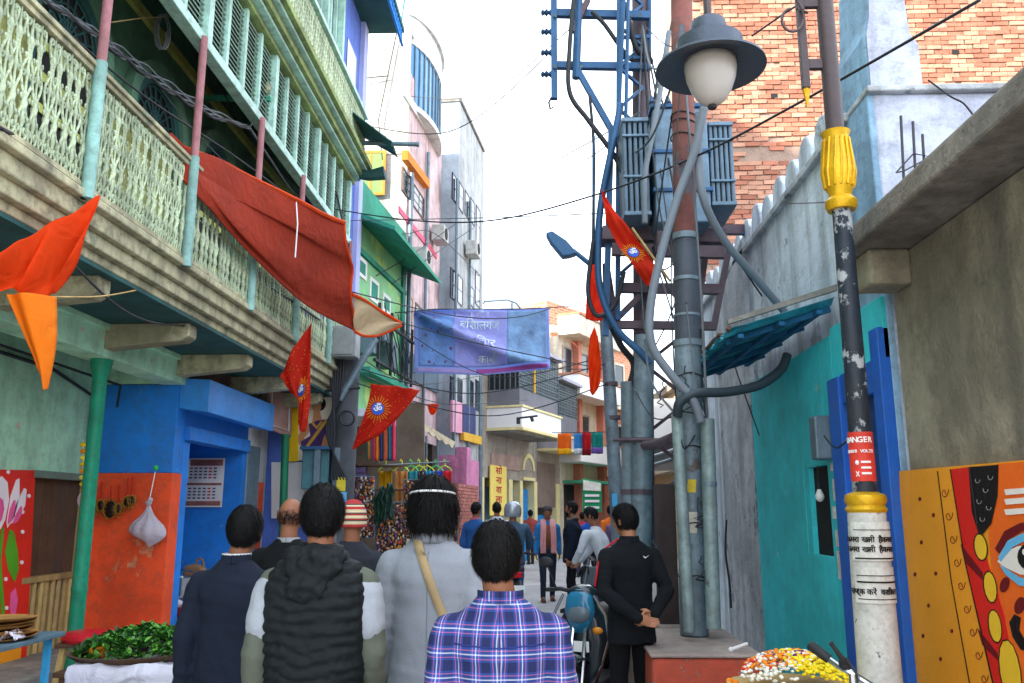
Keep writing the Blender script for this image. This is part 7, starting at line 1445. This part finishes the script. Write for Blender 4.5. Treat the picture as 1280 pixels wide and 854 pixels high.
# --- walkers seen from behind
def suit_x(put, hp, hc, HR, AR, LG, bend, root, topo):
    t = MB(); t.sheet(lambda u, v: (.071 * math.sin(6.283 * u), -.006 - .068 * math.cos(6.283 * u), 1.495 + .022 * v), 24, 2, .004); put('shirt_collar', t.mesh(), garment('shirt_white', '#cfd0d2'))
person('man in dark navy overcoat with upturned collar walking away', px2x(300, 4.15), 4.15, 1.62, face=-.06, top='#1c2230', hem=.62, flare=1.06, collar=('#1c2230', .055), near=True, head=(.03, 0, 0), stride=.14, extra=suit_x, wr=.011, trouser='#1a1c22')
person('balding man in black jacket walking beyond the navy overcoat', px2x(363, 5.4), 5.4, 1.69, top='#16171a', hair='bald', near=True, collar=('#8d8f92', .03), stride=-.12)
m_vest = garment('vest_black_green', '#191e20', rough=.6, var=.1)
def vest_x(put, hp, hc, HR, AR, LG, bend, root, topo):
    t = MB(); loft(t, [(.955, .185, .135, 0, -.002), (1.05, .205, .146, 0, -.004), (1.2, .222, .152, 0, -.008), (1.32, .226, .148, 0, -.014), (1.395, .205, .125, 0, -.016), (1.45, .150, .105, 0, -.014), (1.49, .10, .088, 0, -.01), (1.515, .085, .08, 0, -.008)], 34)
    for sd in (-1, 1): t.ball((sd * .160, -.012, 1.335), (.058, .115, .085), 12)
    def q(c, n_):
        if abs(c[0]) > .185 and c[2] > 1.1: amp = .3
        else: amp = 1
        zz = c[2] + .012 * math.sin(c[0] * 17 + 1.5) + .020 * noise.noise(Vector((c[0] * 8, c[1] * 5, c[2] * 6)))
        return amp * (.013 * abs(math.sin(zz * math.pi / .047)) ** .5 + .008 * noise.noise(Vector((c[0] * 20, c[1] * 10, c[2] * 34))) + .006 * noise.noise(Vector((c[0] * 44, c[1] * 30, c[2] * 60)))) - .006
    put('puffer_vest', remesh(t, .0085, 3, .4, q), m_vest)
    t = MB(); t.ball((0, -.125, 1.43), (.115, .045, .085), 18); t.ball((-.02, -.148, 1.36), (.085, .035, .06), 16); t.ball((.07, -.10, 1.475), (.06, .035, .04), 12); t.ball((-.075, -.10, 1.475), (.06, .035, .04), 12); t.ball((.01, -.15, 1.475), (.03, .03, .03), 10)
    put('hood', remesh(t, .008, 3, .4, lambda c, n_: .012 * noise.noise(Vector((c[0] * 26, c[1] * 22, c[2] * 34))) + .006 * noise.noise(Vector((c[0] * 60, c[1] * 50, c[2] * 50)))), m_vest)
    for sd in (-1, 1):
        a = AR[sd]; t = MB(); limb(t, [lerp(a[0], a[1], .12), lerp(a[0], a[1], .35), lerp(a[0], a[1], .62)], [.080, .077, .073]); put('white_sleeve_panel', remesh(t, .010, 4, .5, lambda c, n_: .004 * noise.noise(Vector((c[0] * 14, c[1] * 14, c[2] * 22)))), garment('sleeve_white', '#9da2aa'))
    t = MB(); loft(t, [(.865, .183, .128, 0, 0), (.875, .190, .134, 0, 0), (.90, .190, .134, 0, 0), (.915, .186, .130, 0, 0)], 30); put('hem_rib', t.mesh(), garment('cloth_5c6156', '#5c6156'))
person('man in black quilted vest over olive hoodie with white sleeve panels', px2x(403, 3.4), 3.4, 1.70, face=.03, top='#5c6156', hem=.865, girth=.98, near=True, stride=.1, extra=vest_x, trouser='#2f5aa0', head=(.0, 0, 0), wr=.009)
def beanie_x(put, hp, hc, HR, AR, LG, bend, root, topo):
    zs = [-.055 + .19 * k / 19 for k in range(20)]; f = lambda z: .094 if z < .01 else .094 * math.sqrt(max(.004, 1 - ((z - .01) / .128) ** 2))
    t = MB(); t.lathe([(f(z) * 1.04 + .0025 * math.sin(z * 420), z) for z in zs], hc, 26); t.m = [[0, 0, 1, 1, 2, 0, 1, 1, 0, 2, 1, 1, 0, 0, 1, 2, 0, 0, 0][min(18, k // 26)] for k in range(len(t.m))]
    me = t.mesh(); put('beanie', me, [garment('beanie_%d' % k, c) for k, c in enumerate(('#a8383a', '#cfc09c', '#5c4a4a'))])
person('man in striped red and cream knit beanie half hidden between walkers', px2x(441, 5.6), 5.6, 1.66, top='#2b2e36', hair='none', near=True, extra=beanie_x, girth=.9)
def blazer_x(put, hp, hc, HR, AR, LG, bend, root, topo):
    t = MB(); t.tube([hp((.108 * math.sin(a), -.136 * math.cos(a) - .002, .035 + .016 * math.cos(a))) for a in [-1.35 + i * .135 for i in range(21)]], .0055, 6, flat=1.0); put('mask_strap', t.mesh(), m_whitep)
    sp_ = [(-.055, -.062, 1.478), (-.035, -.112, 1.42), (.0, -.138, 1.33), (.05, -.146, 1.2), (.105, -.138, 1.08), (.16, -.09, .98)]
    t = MB(); t.sheet(lambda u, v: (lambda q: root_back[0](q.x, q.z, .004) if q.z < 1.42 else q + Vector((0, -.01, 0)))(curve([Vector(q) for q in sp_], u) + Vector(((v - .5) * .036, 0, (v - .5) * .014))), 24, 2, .003); put('bag_strap', t.mesh(), garment('strap_tan', '#a8926e'))
    t = MB(); t.sheet(lambda u, v: (.083 * math.sin(6.283 * u), -.01 - .080 * math.cos(6.283 * u), 1.452 + .045 * v + .008 * math.cos(6.283 * u)), 26, 3, .008); put('blazer_collar', t.mesh(), garment('blazer_grey', '#8d929b'))
    t = MB(); t.tube([root_back[0](0, .815 + .032 * i, .0008) for i in range(20)], .0022, 5); put('back_seam', t.mesh(), garment('seam_grey', '#7f838c'))
person('long haired man in light grey blazer with tan bag strap across back', px2x(541, 3.95), 3.95, 1.755, face=-.02, top='#8d929b', hem=.80, flare=1.04, near=True, hair='long', extra=blazer_x, stride=-.1, trouser='#15161a', top_mat=garment('blazer_grey', '#8d929b', var=.08), wr=.009, tv=.08, skin=2)
m_plaid = plaid_mat('plaid_shirt')
def plaid_x(put, hp, hc, HR, AR, LG, bend, root, topo):
    t = MB(); t.sheet(lambda u, v: (.077 * math.sin(6.283 * u), -.008 - .074 * math.cos(6.283 * u), 1.462 + .045 * v - .018 * max(0, -math.cos(6.283 * u))), 26, 3, .006); me = t.mesh(); uv = me.uv_layers.new(); uv.data.foreach_set('uv', [k for l in me.loops for k in (me.vertices[l.vertex_index].co.x, me.vertices[l.vertex_index].co.z)]); put('collar', me, m_plaid)
    t = MB(); t.tube([root_back[0](-.155 + .031 * i, 1.325 + .01 * abs(i - 5) / 5, .001) for i in range(11)], .0026, 5); put('yoke_seam', t.mesh(), garment('seam_navy', '#2a3a7a'))
person('man in blue white and pink plaid shirt walking away', px2x(626, 2.8), 2.8, 1.575, face=.02, near=True, top_mat=m_plaid, girth=.96, hem=.80, extra=plaid_x, stride=.1, head=(-.015, 0, -.012), wr=.011, trouser='#26282e')
# --- man with clasped hands beside the plinth
def clasp_x(put, hp, hc, HR, AR, LG, bend, root, topo):
    t = MB(); t.tube([bend((-.085, .0, 1.492)), bend((-.13, .0, 1.462)), bend((-.19, -.005, 1.425)), bend((-.235, -.01, 1.375))] + [lerp(AR[-1][0], AR[-1][1], k) + Vector((-.071, -.01, .012)) for k in (.3, .6, .9)], .007, 6, flat=1); put('red_piping', t.mesh(), garment('piping_red', '#c01f2a'))
    t = MB(); t.add([(.055, -.138, 1.372), (.072, -.137, 1.352), (.10, -.134, 1.372), (.073, -.139, 1.358)], [(0, 1, 2, 3)]); t.prism([(.05, -.139, 1.372), (.068, -.139, 1.352), (.102, -.136, 1.374), (.071, -.139, 1.360)], (0, -1, 0), .004); put('chest_mark', t.mesh(), m_whitep)
person('man in black tracksuit top with red piping holding hands behind back', px2x(785, 6.25), 6.25, 1.655, face=.30, top='#15181c', hem=.74, near=True, extra=clasp_x, stride=.03, trouser='#121316', collar=('#15181c', .05), head=(-.01, .035, -.005), wr=.010, skin=1, fine=.0048,
       arms={'R': [(.178, -.01, 1.362), (.255, -.10, 1.12), (.10, -.185, .955)], 'L': [(-.178, -.01, 1.362), (-.255, -.10, 1.12), (-.035, -.215, .935)], 'hd1': (-1, -.10, -.45), 'hd-1': (1, -.12, -.30), 'hn1': (0, 1, .2), 'hn-1': (0, -1, .25), 'hs1': -1, 'hs-1': -1, 'curl': .22, 'turn': .55, 'nod': -.2})
# --- people further down the lane
def scarf_x(put, hp, hc, HR, AR, LG, bend, root, topo):
    for sd in (-1, 1):
        t = MB(); t.sheet(lambda u, v: curve([Vector((sd * .05, -.06, 1.5)), Vector((sd * .085, .02, 1.49)), Vector((sd * .09, .125, 1.38)), Vector((sd * .10, .15, 1.15)), Vector((sd * .10, .145, .88))], v) + Vector(((u - .5) * .10, .012 * math.sin(u * 12), 0)), 8, 20, .012); put('pink_scarf', t.mesh(), cloth('scarf_pink', '#d99a9c', .15))
    t = MB(); loft(t, [(.97, .12, .02, 0, .118), (1.2, .12, .02, 0, .122), (1.4, .09, .02, 0, .10)], 12); put('brown_waistcoat', t.mesh(), garment('waistcoat_brown', '#7a4a34'))
    t = MB(); t.lathe([(.092, .02), (.095, .05), (.085, .10), (.05, .125), (.01, .13)], hc, 16); put('cap', t.mesh(), garment('cap_grey', '#4a4648'))
person('man in blue sleeves with long pink scarf walking toward the plaid shirt', px2x(684, 16), 16, 1.70, face=math.pi + .1, top='#2a6ea8', extra=scarf_x, stride=.13, trouser='#232c3c', shoe='#5a3a2c', hem=.95)
def grey_scarf(put, hp, hc, HR, AR, LG, bend, root, topo):
    t = MB(); t.tube([(.085 * math.cos(a), .075 * math.sin(a) - .01, 1.475 + .02 * math.sin(2 * a)) for a in [i * .35 for i in range(19)]], .028, 8); put('neck_scarf', t.mesh(), garment('scarf_drab', '#6e6257'))
    t = MB(); t.ball(hp((0, .058, -.085)), (.056, .045, .045), 10, M=HR); put('beard', t.mesh(), m_hair)
person('bearded man in navy padded jacket standing side on in the lane', px2x(715, 14.1), 14.1, 1.77, face=R(78), top='#17202f', hem=.78, girth=1.22, flare=1.02, extra=grey_scarf, trouser='#14161c', stride=.06, puff=1, collar=('#17202f', .05))
def stripe_x(put, hp, hc, HR, AR, LG, bend, root, topo):
    t = MB(); loft(t, [(1.14, .20, .142, 0, 0), (1.175, .20, .142, 0, 0)], 22); put('white_stripe', t.mesh(), m_whitep)
person('man in royal blue sweater with white stripe seen from behind', px2x(737, 17.5), 17.5, 1.64, face=.1, top='#2450a8', extra=stripe_x, hair_m=m_hairg, trouser='#3a3f48')
person('bowed man in white shirt looking down near leaning pole', px2x(756, 11.5), 11.5, 1.66, face=R(70), top='#c3c8d0', lean=.32, arms={'nod': -.45, 'R': [(.19, .1, 1.38), (.22, .25, 1.15), (.15, .42, 1.0)], 'L': [(-.19, .1, 1.38), (-.22, .25, 1.15), (-.12, .42, 1.0)]}, trouser='#30405c')
person('man in orange shirt far down the lane before the green poster', px2x(763, 20), 20, 1.74, face=.2, top='#d9702a')
person('man in blue jacket with pink collar in front of brick screen', px2x(595, 14.5), 14.5, 1.76, face=-.5, top='#2a5590', collar=('#b0606a', .04))
person('man in white shirt walking past the yellow name board', px2x(621, 16.5), 16.5, 1.78, face=.1, top='#c9ced8')
def helmet_x(put, hp, hc, HR, AR, LG, bend, root, topo):
    t = MB(); t.lathe([(.12, -.09), (.132, -.03), (.134, .03), (.118, .09), (.08, .135), (.02, .15)], hc, 20); put('helmet', t.mesh(), mat('helmet_silver', '#9aa0a8', rough=.25, metal=.5, var=.1))
    t = MB(); t.sheet(lambda u, v: hc + Vector((.137 * math.sin(-1.2 + 2.4 * u), .137 * math.cos(-1.2 + 2.4 * u), -.07 + .09 * v)), 14, 3, .004); put('visor', t.mesh(), m_glass)
person('motorcycle rider in denim jacket and silver helmet', px2x(641, 12.6), 12.6, 1.70, face=.12, top='#40586e', hair='none', extra=helmet_x, trouser='#2f5f8c', z0=.02, stride=.02, arms={'R': [(.19, .05, 1.4), (.3, .22, 1.2), (.3, .48, 1.08)], 'L': [(-.19, .05, 1.4), (-.3, .22, 1.2), (-.3, .48, 1.08)]})

for i, (px, d, H, fc_, c, tr) in enumerate(((663, 27, 1.66, .3, '#8a3f3a', '#2b2d33'), (728, 22, 1.6, -.4, '#a83a5a', '#3d3f58'), (771, 16, 1.68, 2.6, '#6f5a7a', '#26282e'))):
    person(['shopper in maroon top far along the lane', 'woman in rose kurta near the green poster', 'person in mauve shawl beside leaning pole'][i], px2x(px, d), d, H, face=fc_, top=c, trouser=tr, hem=.7 if i == 1 else .88)
# ------------------------------------------------------------------ two-wheelers
m_tyre = mat('tyre', (.018, .018, .02), rough=.75, bump=.5); m_chrome = mat('chrome', '#b9bec4', rough=.2, metal=1, var=.05, bump=0); m_sblue = mat('scooter_slate', '#1a262e', rough=.25, var=.1, coat=.6, bump=0); m_sblue2 = mat('scooter_blue', '#1c6f94', rough=.25, var=.1, coat=.6, bump=0)
def wheel(b, c, r, w_, ax, n=28, k=8):
    c = Vector(c); ax = Vector(ax).normalized(); u = ax.cross(Vector((0, 0, 1))).normalized(); v = Vector((0, 0, 1))
    b.tube([c + (u * math.cos(a) + v * math.sin(a)) * (r - w_) for a in [2 * math.pi * i / n for i in range(n + 1)]], w_, k, cap=False)
def twowheeler(name, label, x, y, ang, scoot):
    o = thing(name, label, 'scooter' if scoot else 'motorcycle', (x, y, 0)); M_ = Matrix.Translation((x, y, 0)) @ Matrix.Rotation(ang, 4, 'Z'); W_ = lambda *q: M_ @ Vector(q); ax = M_.to_3x3() @ Vector((1, 0, 0))
    r = .24 if scoot else .3; wb = .62 if scoot else .64
    def pt(nm, m, fn, parent=o, **k):
        b = MB(); fn(b); b.v = [tuple(M_ @ Vector(q)) for q in b.v]; return b.build(nm, m, parent, **k)
    X = Vector((1, 0, 0))
    for yy in (wb, -wb):
        wo_ = pt('wheel', m_tyre, lambda b: wheel(b, (0, yy, r), r, .055, X), smooth='all')
        pt('rim', m_steel, lambda b: b.lathe([(r - .09, -.03), (r - .1, .0), (r - .09, .03), (.05, .045), (.03, .05)], (0, yy, r), 20, M=Matrix.Rotation(R(90), 3, 'Y')), wo_, smooth=True)
    pt('fender', m_sblue, lambda b: b.sheet(lambda u, v: ((v - .5) * .15, wb + (r + .03) * math.cos(R(15 + 125 * u)), r + (r + .03) * math.sin(R(15 + 125 * u)) - .03 * (2 * v - 1) ** 2), 16, 6, .008), smooth='all')
    for sx in (-1, 1): pt('fork', m_chrome, lambda b: b.tube([(sx * .06, wb, r), (sx * .05, wb - .18, .75)], .018, 8), smooth=True)
    hb = .98
    pt('handlebar', m_black, lambda b: b.tube([(-.36, wb - .36, hb - .02), (-.2, wb - .27, hb), (0, wb - .24, hb - .03), (.2, wb - .27, hb), (.36, wb - .36, hb - .02)], .017, 8), smooth=True)
    for sx in (-1, 1):
        mo = pt('mirror', m_black, lambda b: (b.tube([(sx * .24, wb - .28, hb), (sx * .3, wb - .25, hb + .17)], .008, 6), b.ball((sx * .32, wb - .25, hb + .21), (.065, .02, .045), 10)), smooth=True)
        pt('mirror_glass', m_chrome, lambda b: b.ball((sx * .32, wb - .272, hb + .21), (.055, .006, .036), 10), mo)
    if scoot:
        rings = [(.22, .10, .03, 0, wb - .20), (.4, .17, .05, 0, wb - .22), (.6, .21, .07, 0, wb - .24), (.75, .19, .08, 0, wb - .25), (.86, .12, .08, 0, wb - .25), (.98, .12, .10, 0, wb - .25), (1.02, .05, .06, 0, wb - .26)]
        def ap(b): loft(b, rings, 24)
        pt('front_apron', m_sblue, ap, smooth='all'); 
        pt('front_panel', m_sblue2, lambda b: loft(b, [(.66, .07, .03, 0, wb - .17), (.82, .13, .04, 0, wb - .175), (.93, .11, .05, 0, wb - .175), (.99, .06, .04, 0, wb - .2)], 18), smooth='all')
        pt('headlight', mat('lamp_glass', '#5f6d76', rough=.12, bump=0, var=.05), lambda b: b.ball((0, wb - .15, .80), (.10, .04, .07), 14), smooth='all')
        for sx in (-1, 1):
            pt('indicator', mat('amber_lens', '#d98a2a', rough=.2, bump=0), lambda b: b.ball((sx * .15, wb - .165, .68), (.045, .025, .03), 10), smooth='all')
            pt('chrome_guard', m_chrome, lambda b: b.tube([(sx * .13, wb - .15, .95), (sx * .215, wb - .17, .8), (sx * .235, wb - .18, .62), (sx * .18, wb - .16, .42), (sx * .1, wb - .14, .28)], .011, 6), smooth=True)
        pt('floorboard', m_black, lambda b: b.box(-.17, .17, -.12, wb - .2, .24, .30), bevel=.02)
        pt('body', m_sblue, lambda b: loft(b, [(.26, .12, .38, 0, -.5), (.45, .19, .48, 0, -.52), (.62, .18, .50, 0, -.54), (.72, .13, .46, 0, -.52)], 24), smooth='all')
        pt('seat', m_black, lambda b: loft(b, [(.70, .13, .44, 0, -.48), (.75, .15, .46, 0, -.48), (.80, .13, .42, 0, -.5), (.815, .08, .36, 0, -.5)], 24), smooth='all')
        pt('number_plate', m_whitep, lambda b: b.box(-.09, .09, wb + .035 - .16, wb + .04 - .16, .52, .60))
    else:
        pt('tank', mat('tank_black', '#1c1d22', rough=.2, coat=.5, bump=0), lambda b: loft(b, [(.70, .07, .2, 0, .15), (.80, .13, .24, 0, .16), (.90, .11, .2, 0, .18), (.94, .05, .12, 0, .18)], 18), smooth='all')
        pt('seat', m_black, lambda b: b.box(-.12, .12, -.65, -.05, .76, .84), bevel=.03); pt('engine', m_steel, lambda b: b.box(-.13, .13, -.1, .3, .28, .62), bevel=.03)
        pt('tail_lamp', mat('red_lens', '#b01820', rough=.2, bump=0), lambda b: b.box(-.07, .07, -.86, -.82, .70, .78), bevel=.01); pt('rear_fender', m_black, lambda b: b.sheet(lambda u, v: ((v - .5) * .14, -wb + .34 * math.cos(R(60 + 110 * u)), r + .34 * math.sin(R(60 + 110 * u))), 12, 4, .008), smooth='all')
        pt('frame_tube', m_black, lambda b: (b.tube([(0, wb - .2, .8), (0, .2, .65), (0, -.2, .6), (0, -.8, .72)], .03, 8), b.tube([(0, wb - .2, .75), (0, .3, .3), (0, -.1, .25)], .025, 8)), smooth=True)
        pt('exhaust', m_chrome, lambda b: b.tube([(.12, .3, .3), (.16, 0, .22), (.18, -.8, .34)], [.02, .03, .04], 8), smooth=True); pt('headlamp', m_chrome, lambda b: b.ball((0, wb - .1, .84), (.09, .08, .09), 12), smooth='all'); pt('number_plate', m_whitep, lambda b: b.box(-.1, .1, -.9, -.885, .5, .6))
    return o
twowheeler('scooter', 'dark slate scooter with blue nose parked behind the tracksuit man', px2x(746, 7.3), 7.45, R(158), True)
twowheeler('motorcycle', 'black motorcycle ridden by the silver helmeted rider', px2x(641, 12.8), 12.95, R(6), False)
twowheeler('motorcycle', 'black motorcycle parked beneath the blue sweater man', px2x(752, 15.5), 15.8, R(20), False)
# ------------------------------------------------------------------ bicycle and flower stall at the right edge
bi = thing('bicycle', 'black bicycle with rubber grips standing before the turquoise shop', 'bicycle', (px2x(1060, 3.4), 3.4, 0)); BM = Matrix.Translation((px2x(1062, 3.5), 3.5, 0)) @ Matrix.Rotation(R(-140), 4, 'Z')
def bp_(nm, m, fn, parent=bi, **k):
    b = MB(); fn(b); return b.build(nm, m, parent, **k)
gA, gB = P(1012, 806, 3.55), P(1036, 824, 3.5); cen = P(1066, 842, 3.42); far = cen + (cen - gA) * .9
bp_('handlebar', m_chrome, lambda b: b.tube([gB, P(1050, 834, 3.46), cen, cen + Vector((.08, -.02, -.05)), far], .012, 8), smooth=True)
bp_('grip', m_black, lambda b: b.tube([gA, gA + (gB - gA) * .05, gB], [.017, .020, .018], 12), smooth=True); bp_('grip', m_black, lambda b: b.tube([far - (far - cen) * .3, far], .018, 12), smooth=True)
bp_('brake_lever', m_black, lambda b: b.tube(PL((1056, 828, 3.42), (1050, 820, 3.40), (1043, 810, 3.4), (1038, 803, 3.4)), [.012, .010, .008, .009], 8), smooth=True); bp_('lever_clamp', m_black, lambda b: b.ball(P(1056, 830, 3.44), .024, 10), smooth=True)
bp_('brake_cable', m_wire, lambda b: b.tube([curve(PL((1058, 826, 3.42), (1066, 835, 3.38), (1072, 850, 3.36), (1068, 880, 3.38)), i / 12) for i in range(13)], .005, 6), smooth=True)
hd_ = Vector((cen.x, cen.y, .78)); ax_ = Vector((.75, -.66, 0)).normalized(); fw_ = Vector((cen.x, cen.y, .32)) + Vector((.2, -.28, 0)) * 1.0; rw_ = fw_ - Vector((.2, -.28, 0)).normalized() * 1.05
bp_('stem', m_chrome, lambda b: b.tube([cen, hd_], .016, 8), smooth=True); sidev = Vector((.28, .2, 0)).normalized()
for c_ in (fw_, rw_):
    w0_ = bp_('wheel', m_tyre, lambda b: wheel(b, c_, .33, .02, sidev, 36), smooth='all'); bp_('spoke', m_chrome, lambda b: [b.tube([c_, c_ + (sidev.cross(Vector((0, 0, 1))) * math.cos(a) + Vector((0, 0, 1)) * math.sin(a)) * .3], .002, 4) for a in [i * math.pi / 12 for i in range(24)]], w0_)
st_ = lerp(fw_, rw_, .68) + Vector((0, 0, .48)); bb_ = lerp(fw_, rw_, .58) + Vector((0, 0, -.05))
bp_('frame', m_black, lambda b: [b.tube([a, c], .015, 8) for a, c in ((hd_, fw_), (hd_, st_), (hd_ - Vector((0, 0, .12)), bb_), (st_, bb_), (st_, rw_), (bb_, rw_))], smooth=True); bp_('saddle', m_black, lambda b: b.ball(st_ + Vector((0, 0, .06)), (.09, .12, .035), 12), smooth=True)
fs_ = thing('flower_basket', 'round basket piled with yellow, orange, white and purple blossoms', 'basket', (px2x(992, 4.3), 4.3, .6)); fc_ = P(992, 862, 4.3)
part('basket', m_bamboo, lambda b: b.lathe([(.2, -.16), (.25, -.1), (.30, .0), (.31, .02), (.28, .01), (.05, -.02)], fc_, 28), fs_, smooth=True)
for k, (c, ox, oy, n_) in enumerate((('#e8c81a', .08, -.05, 420), ('#f0801a', -.06, .02, 320), ('#e8e2d0', -.08, -.06, 240), ('#5a2a6a', .02, .07, 170), ('#f2dd30', .12, .0, 120), ('#c8302a', -.1, .04, 60))):
    def fl(b):
        for _ in range(n_):
            a = rnd.uniform(0, 6.283); r = rnd.uniform(0, 1) ** .5 * .17; x = ox + r * math.cos(a); y_ = oy + r * math.sin(a); q = min(1, (x * x + y_ * y_) / .09)
            c0_ = fc_ + Vector((x, y_, .03 + .13 * (1 - q) + rnd.uniform(-.005, .02))); s_ = rnd.uniform(.008, .014); b.ball(c0_, (s_, s_, s_ * .6), 6, M=Matrix.Rotation(rnd.uniform(-.6, .6), 3, 'X'))
    part('blossoms', mat('blossom_%d' % k, c, var=.35, scale=40, rough=.7, bump=0), fl, fs_, kind='stuff', smooth=True)
ftb = thing('flower_stand', 'plain wooden stand beneath the flower basket', 'stand', (px2x(992, 4.3), 4.3, 0)); part('top', m_wood, lambda b: b.box(fc_.x - .35, fc_.x + .4, 4.0, 4.6, fc_.z - .2, fc_.z - .16), ftb, bevel=.006)
for sx in (-.3, .35):
    for y_ in (4.05, 4.55): part('leg', m_wood, lambda b: b.box(fc_.x + sx - .02, fc_.x + sx + .02, y_ - .02, y_ + .02, 0, fc_.z - .2), ftb)
mk = thing('marigold_garland', 'orange marigold garland draped over the flower basket edge', 'garland', fc_)
for i in range(16): part('blossom', mat('marigold_orange', '#ef7d12'), lambda b: b.ball(fc_ + Vector((-.285 + .01 * math.sin(i), -.12 + .015 * i, .03 - .05 * abs(math.sin(i * .4)))), (.02, .02, .016), 8), mk, smooth=True)
wp2 = thing('white_peg', 'small white plastic clip lying on the red plinth', 'clip', (1.3, 5.95, .69)); part('arm', m_whitep, lambda b: (b.tube([(1.24, 5.95, .70), (1.36, 6.0, .73)], .012, 6)), wp2); part('knob', m_whitep, lambda b: b.ball((1.24, 5.95, .70), .018, 8), wp2)
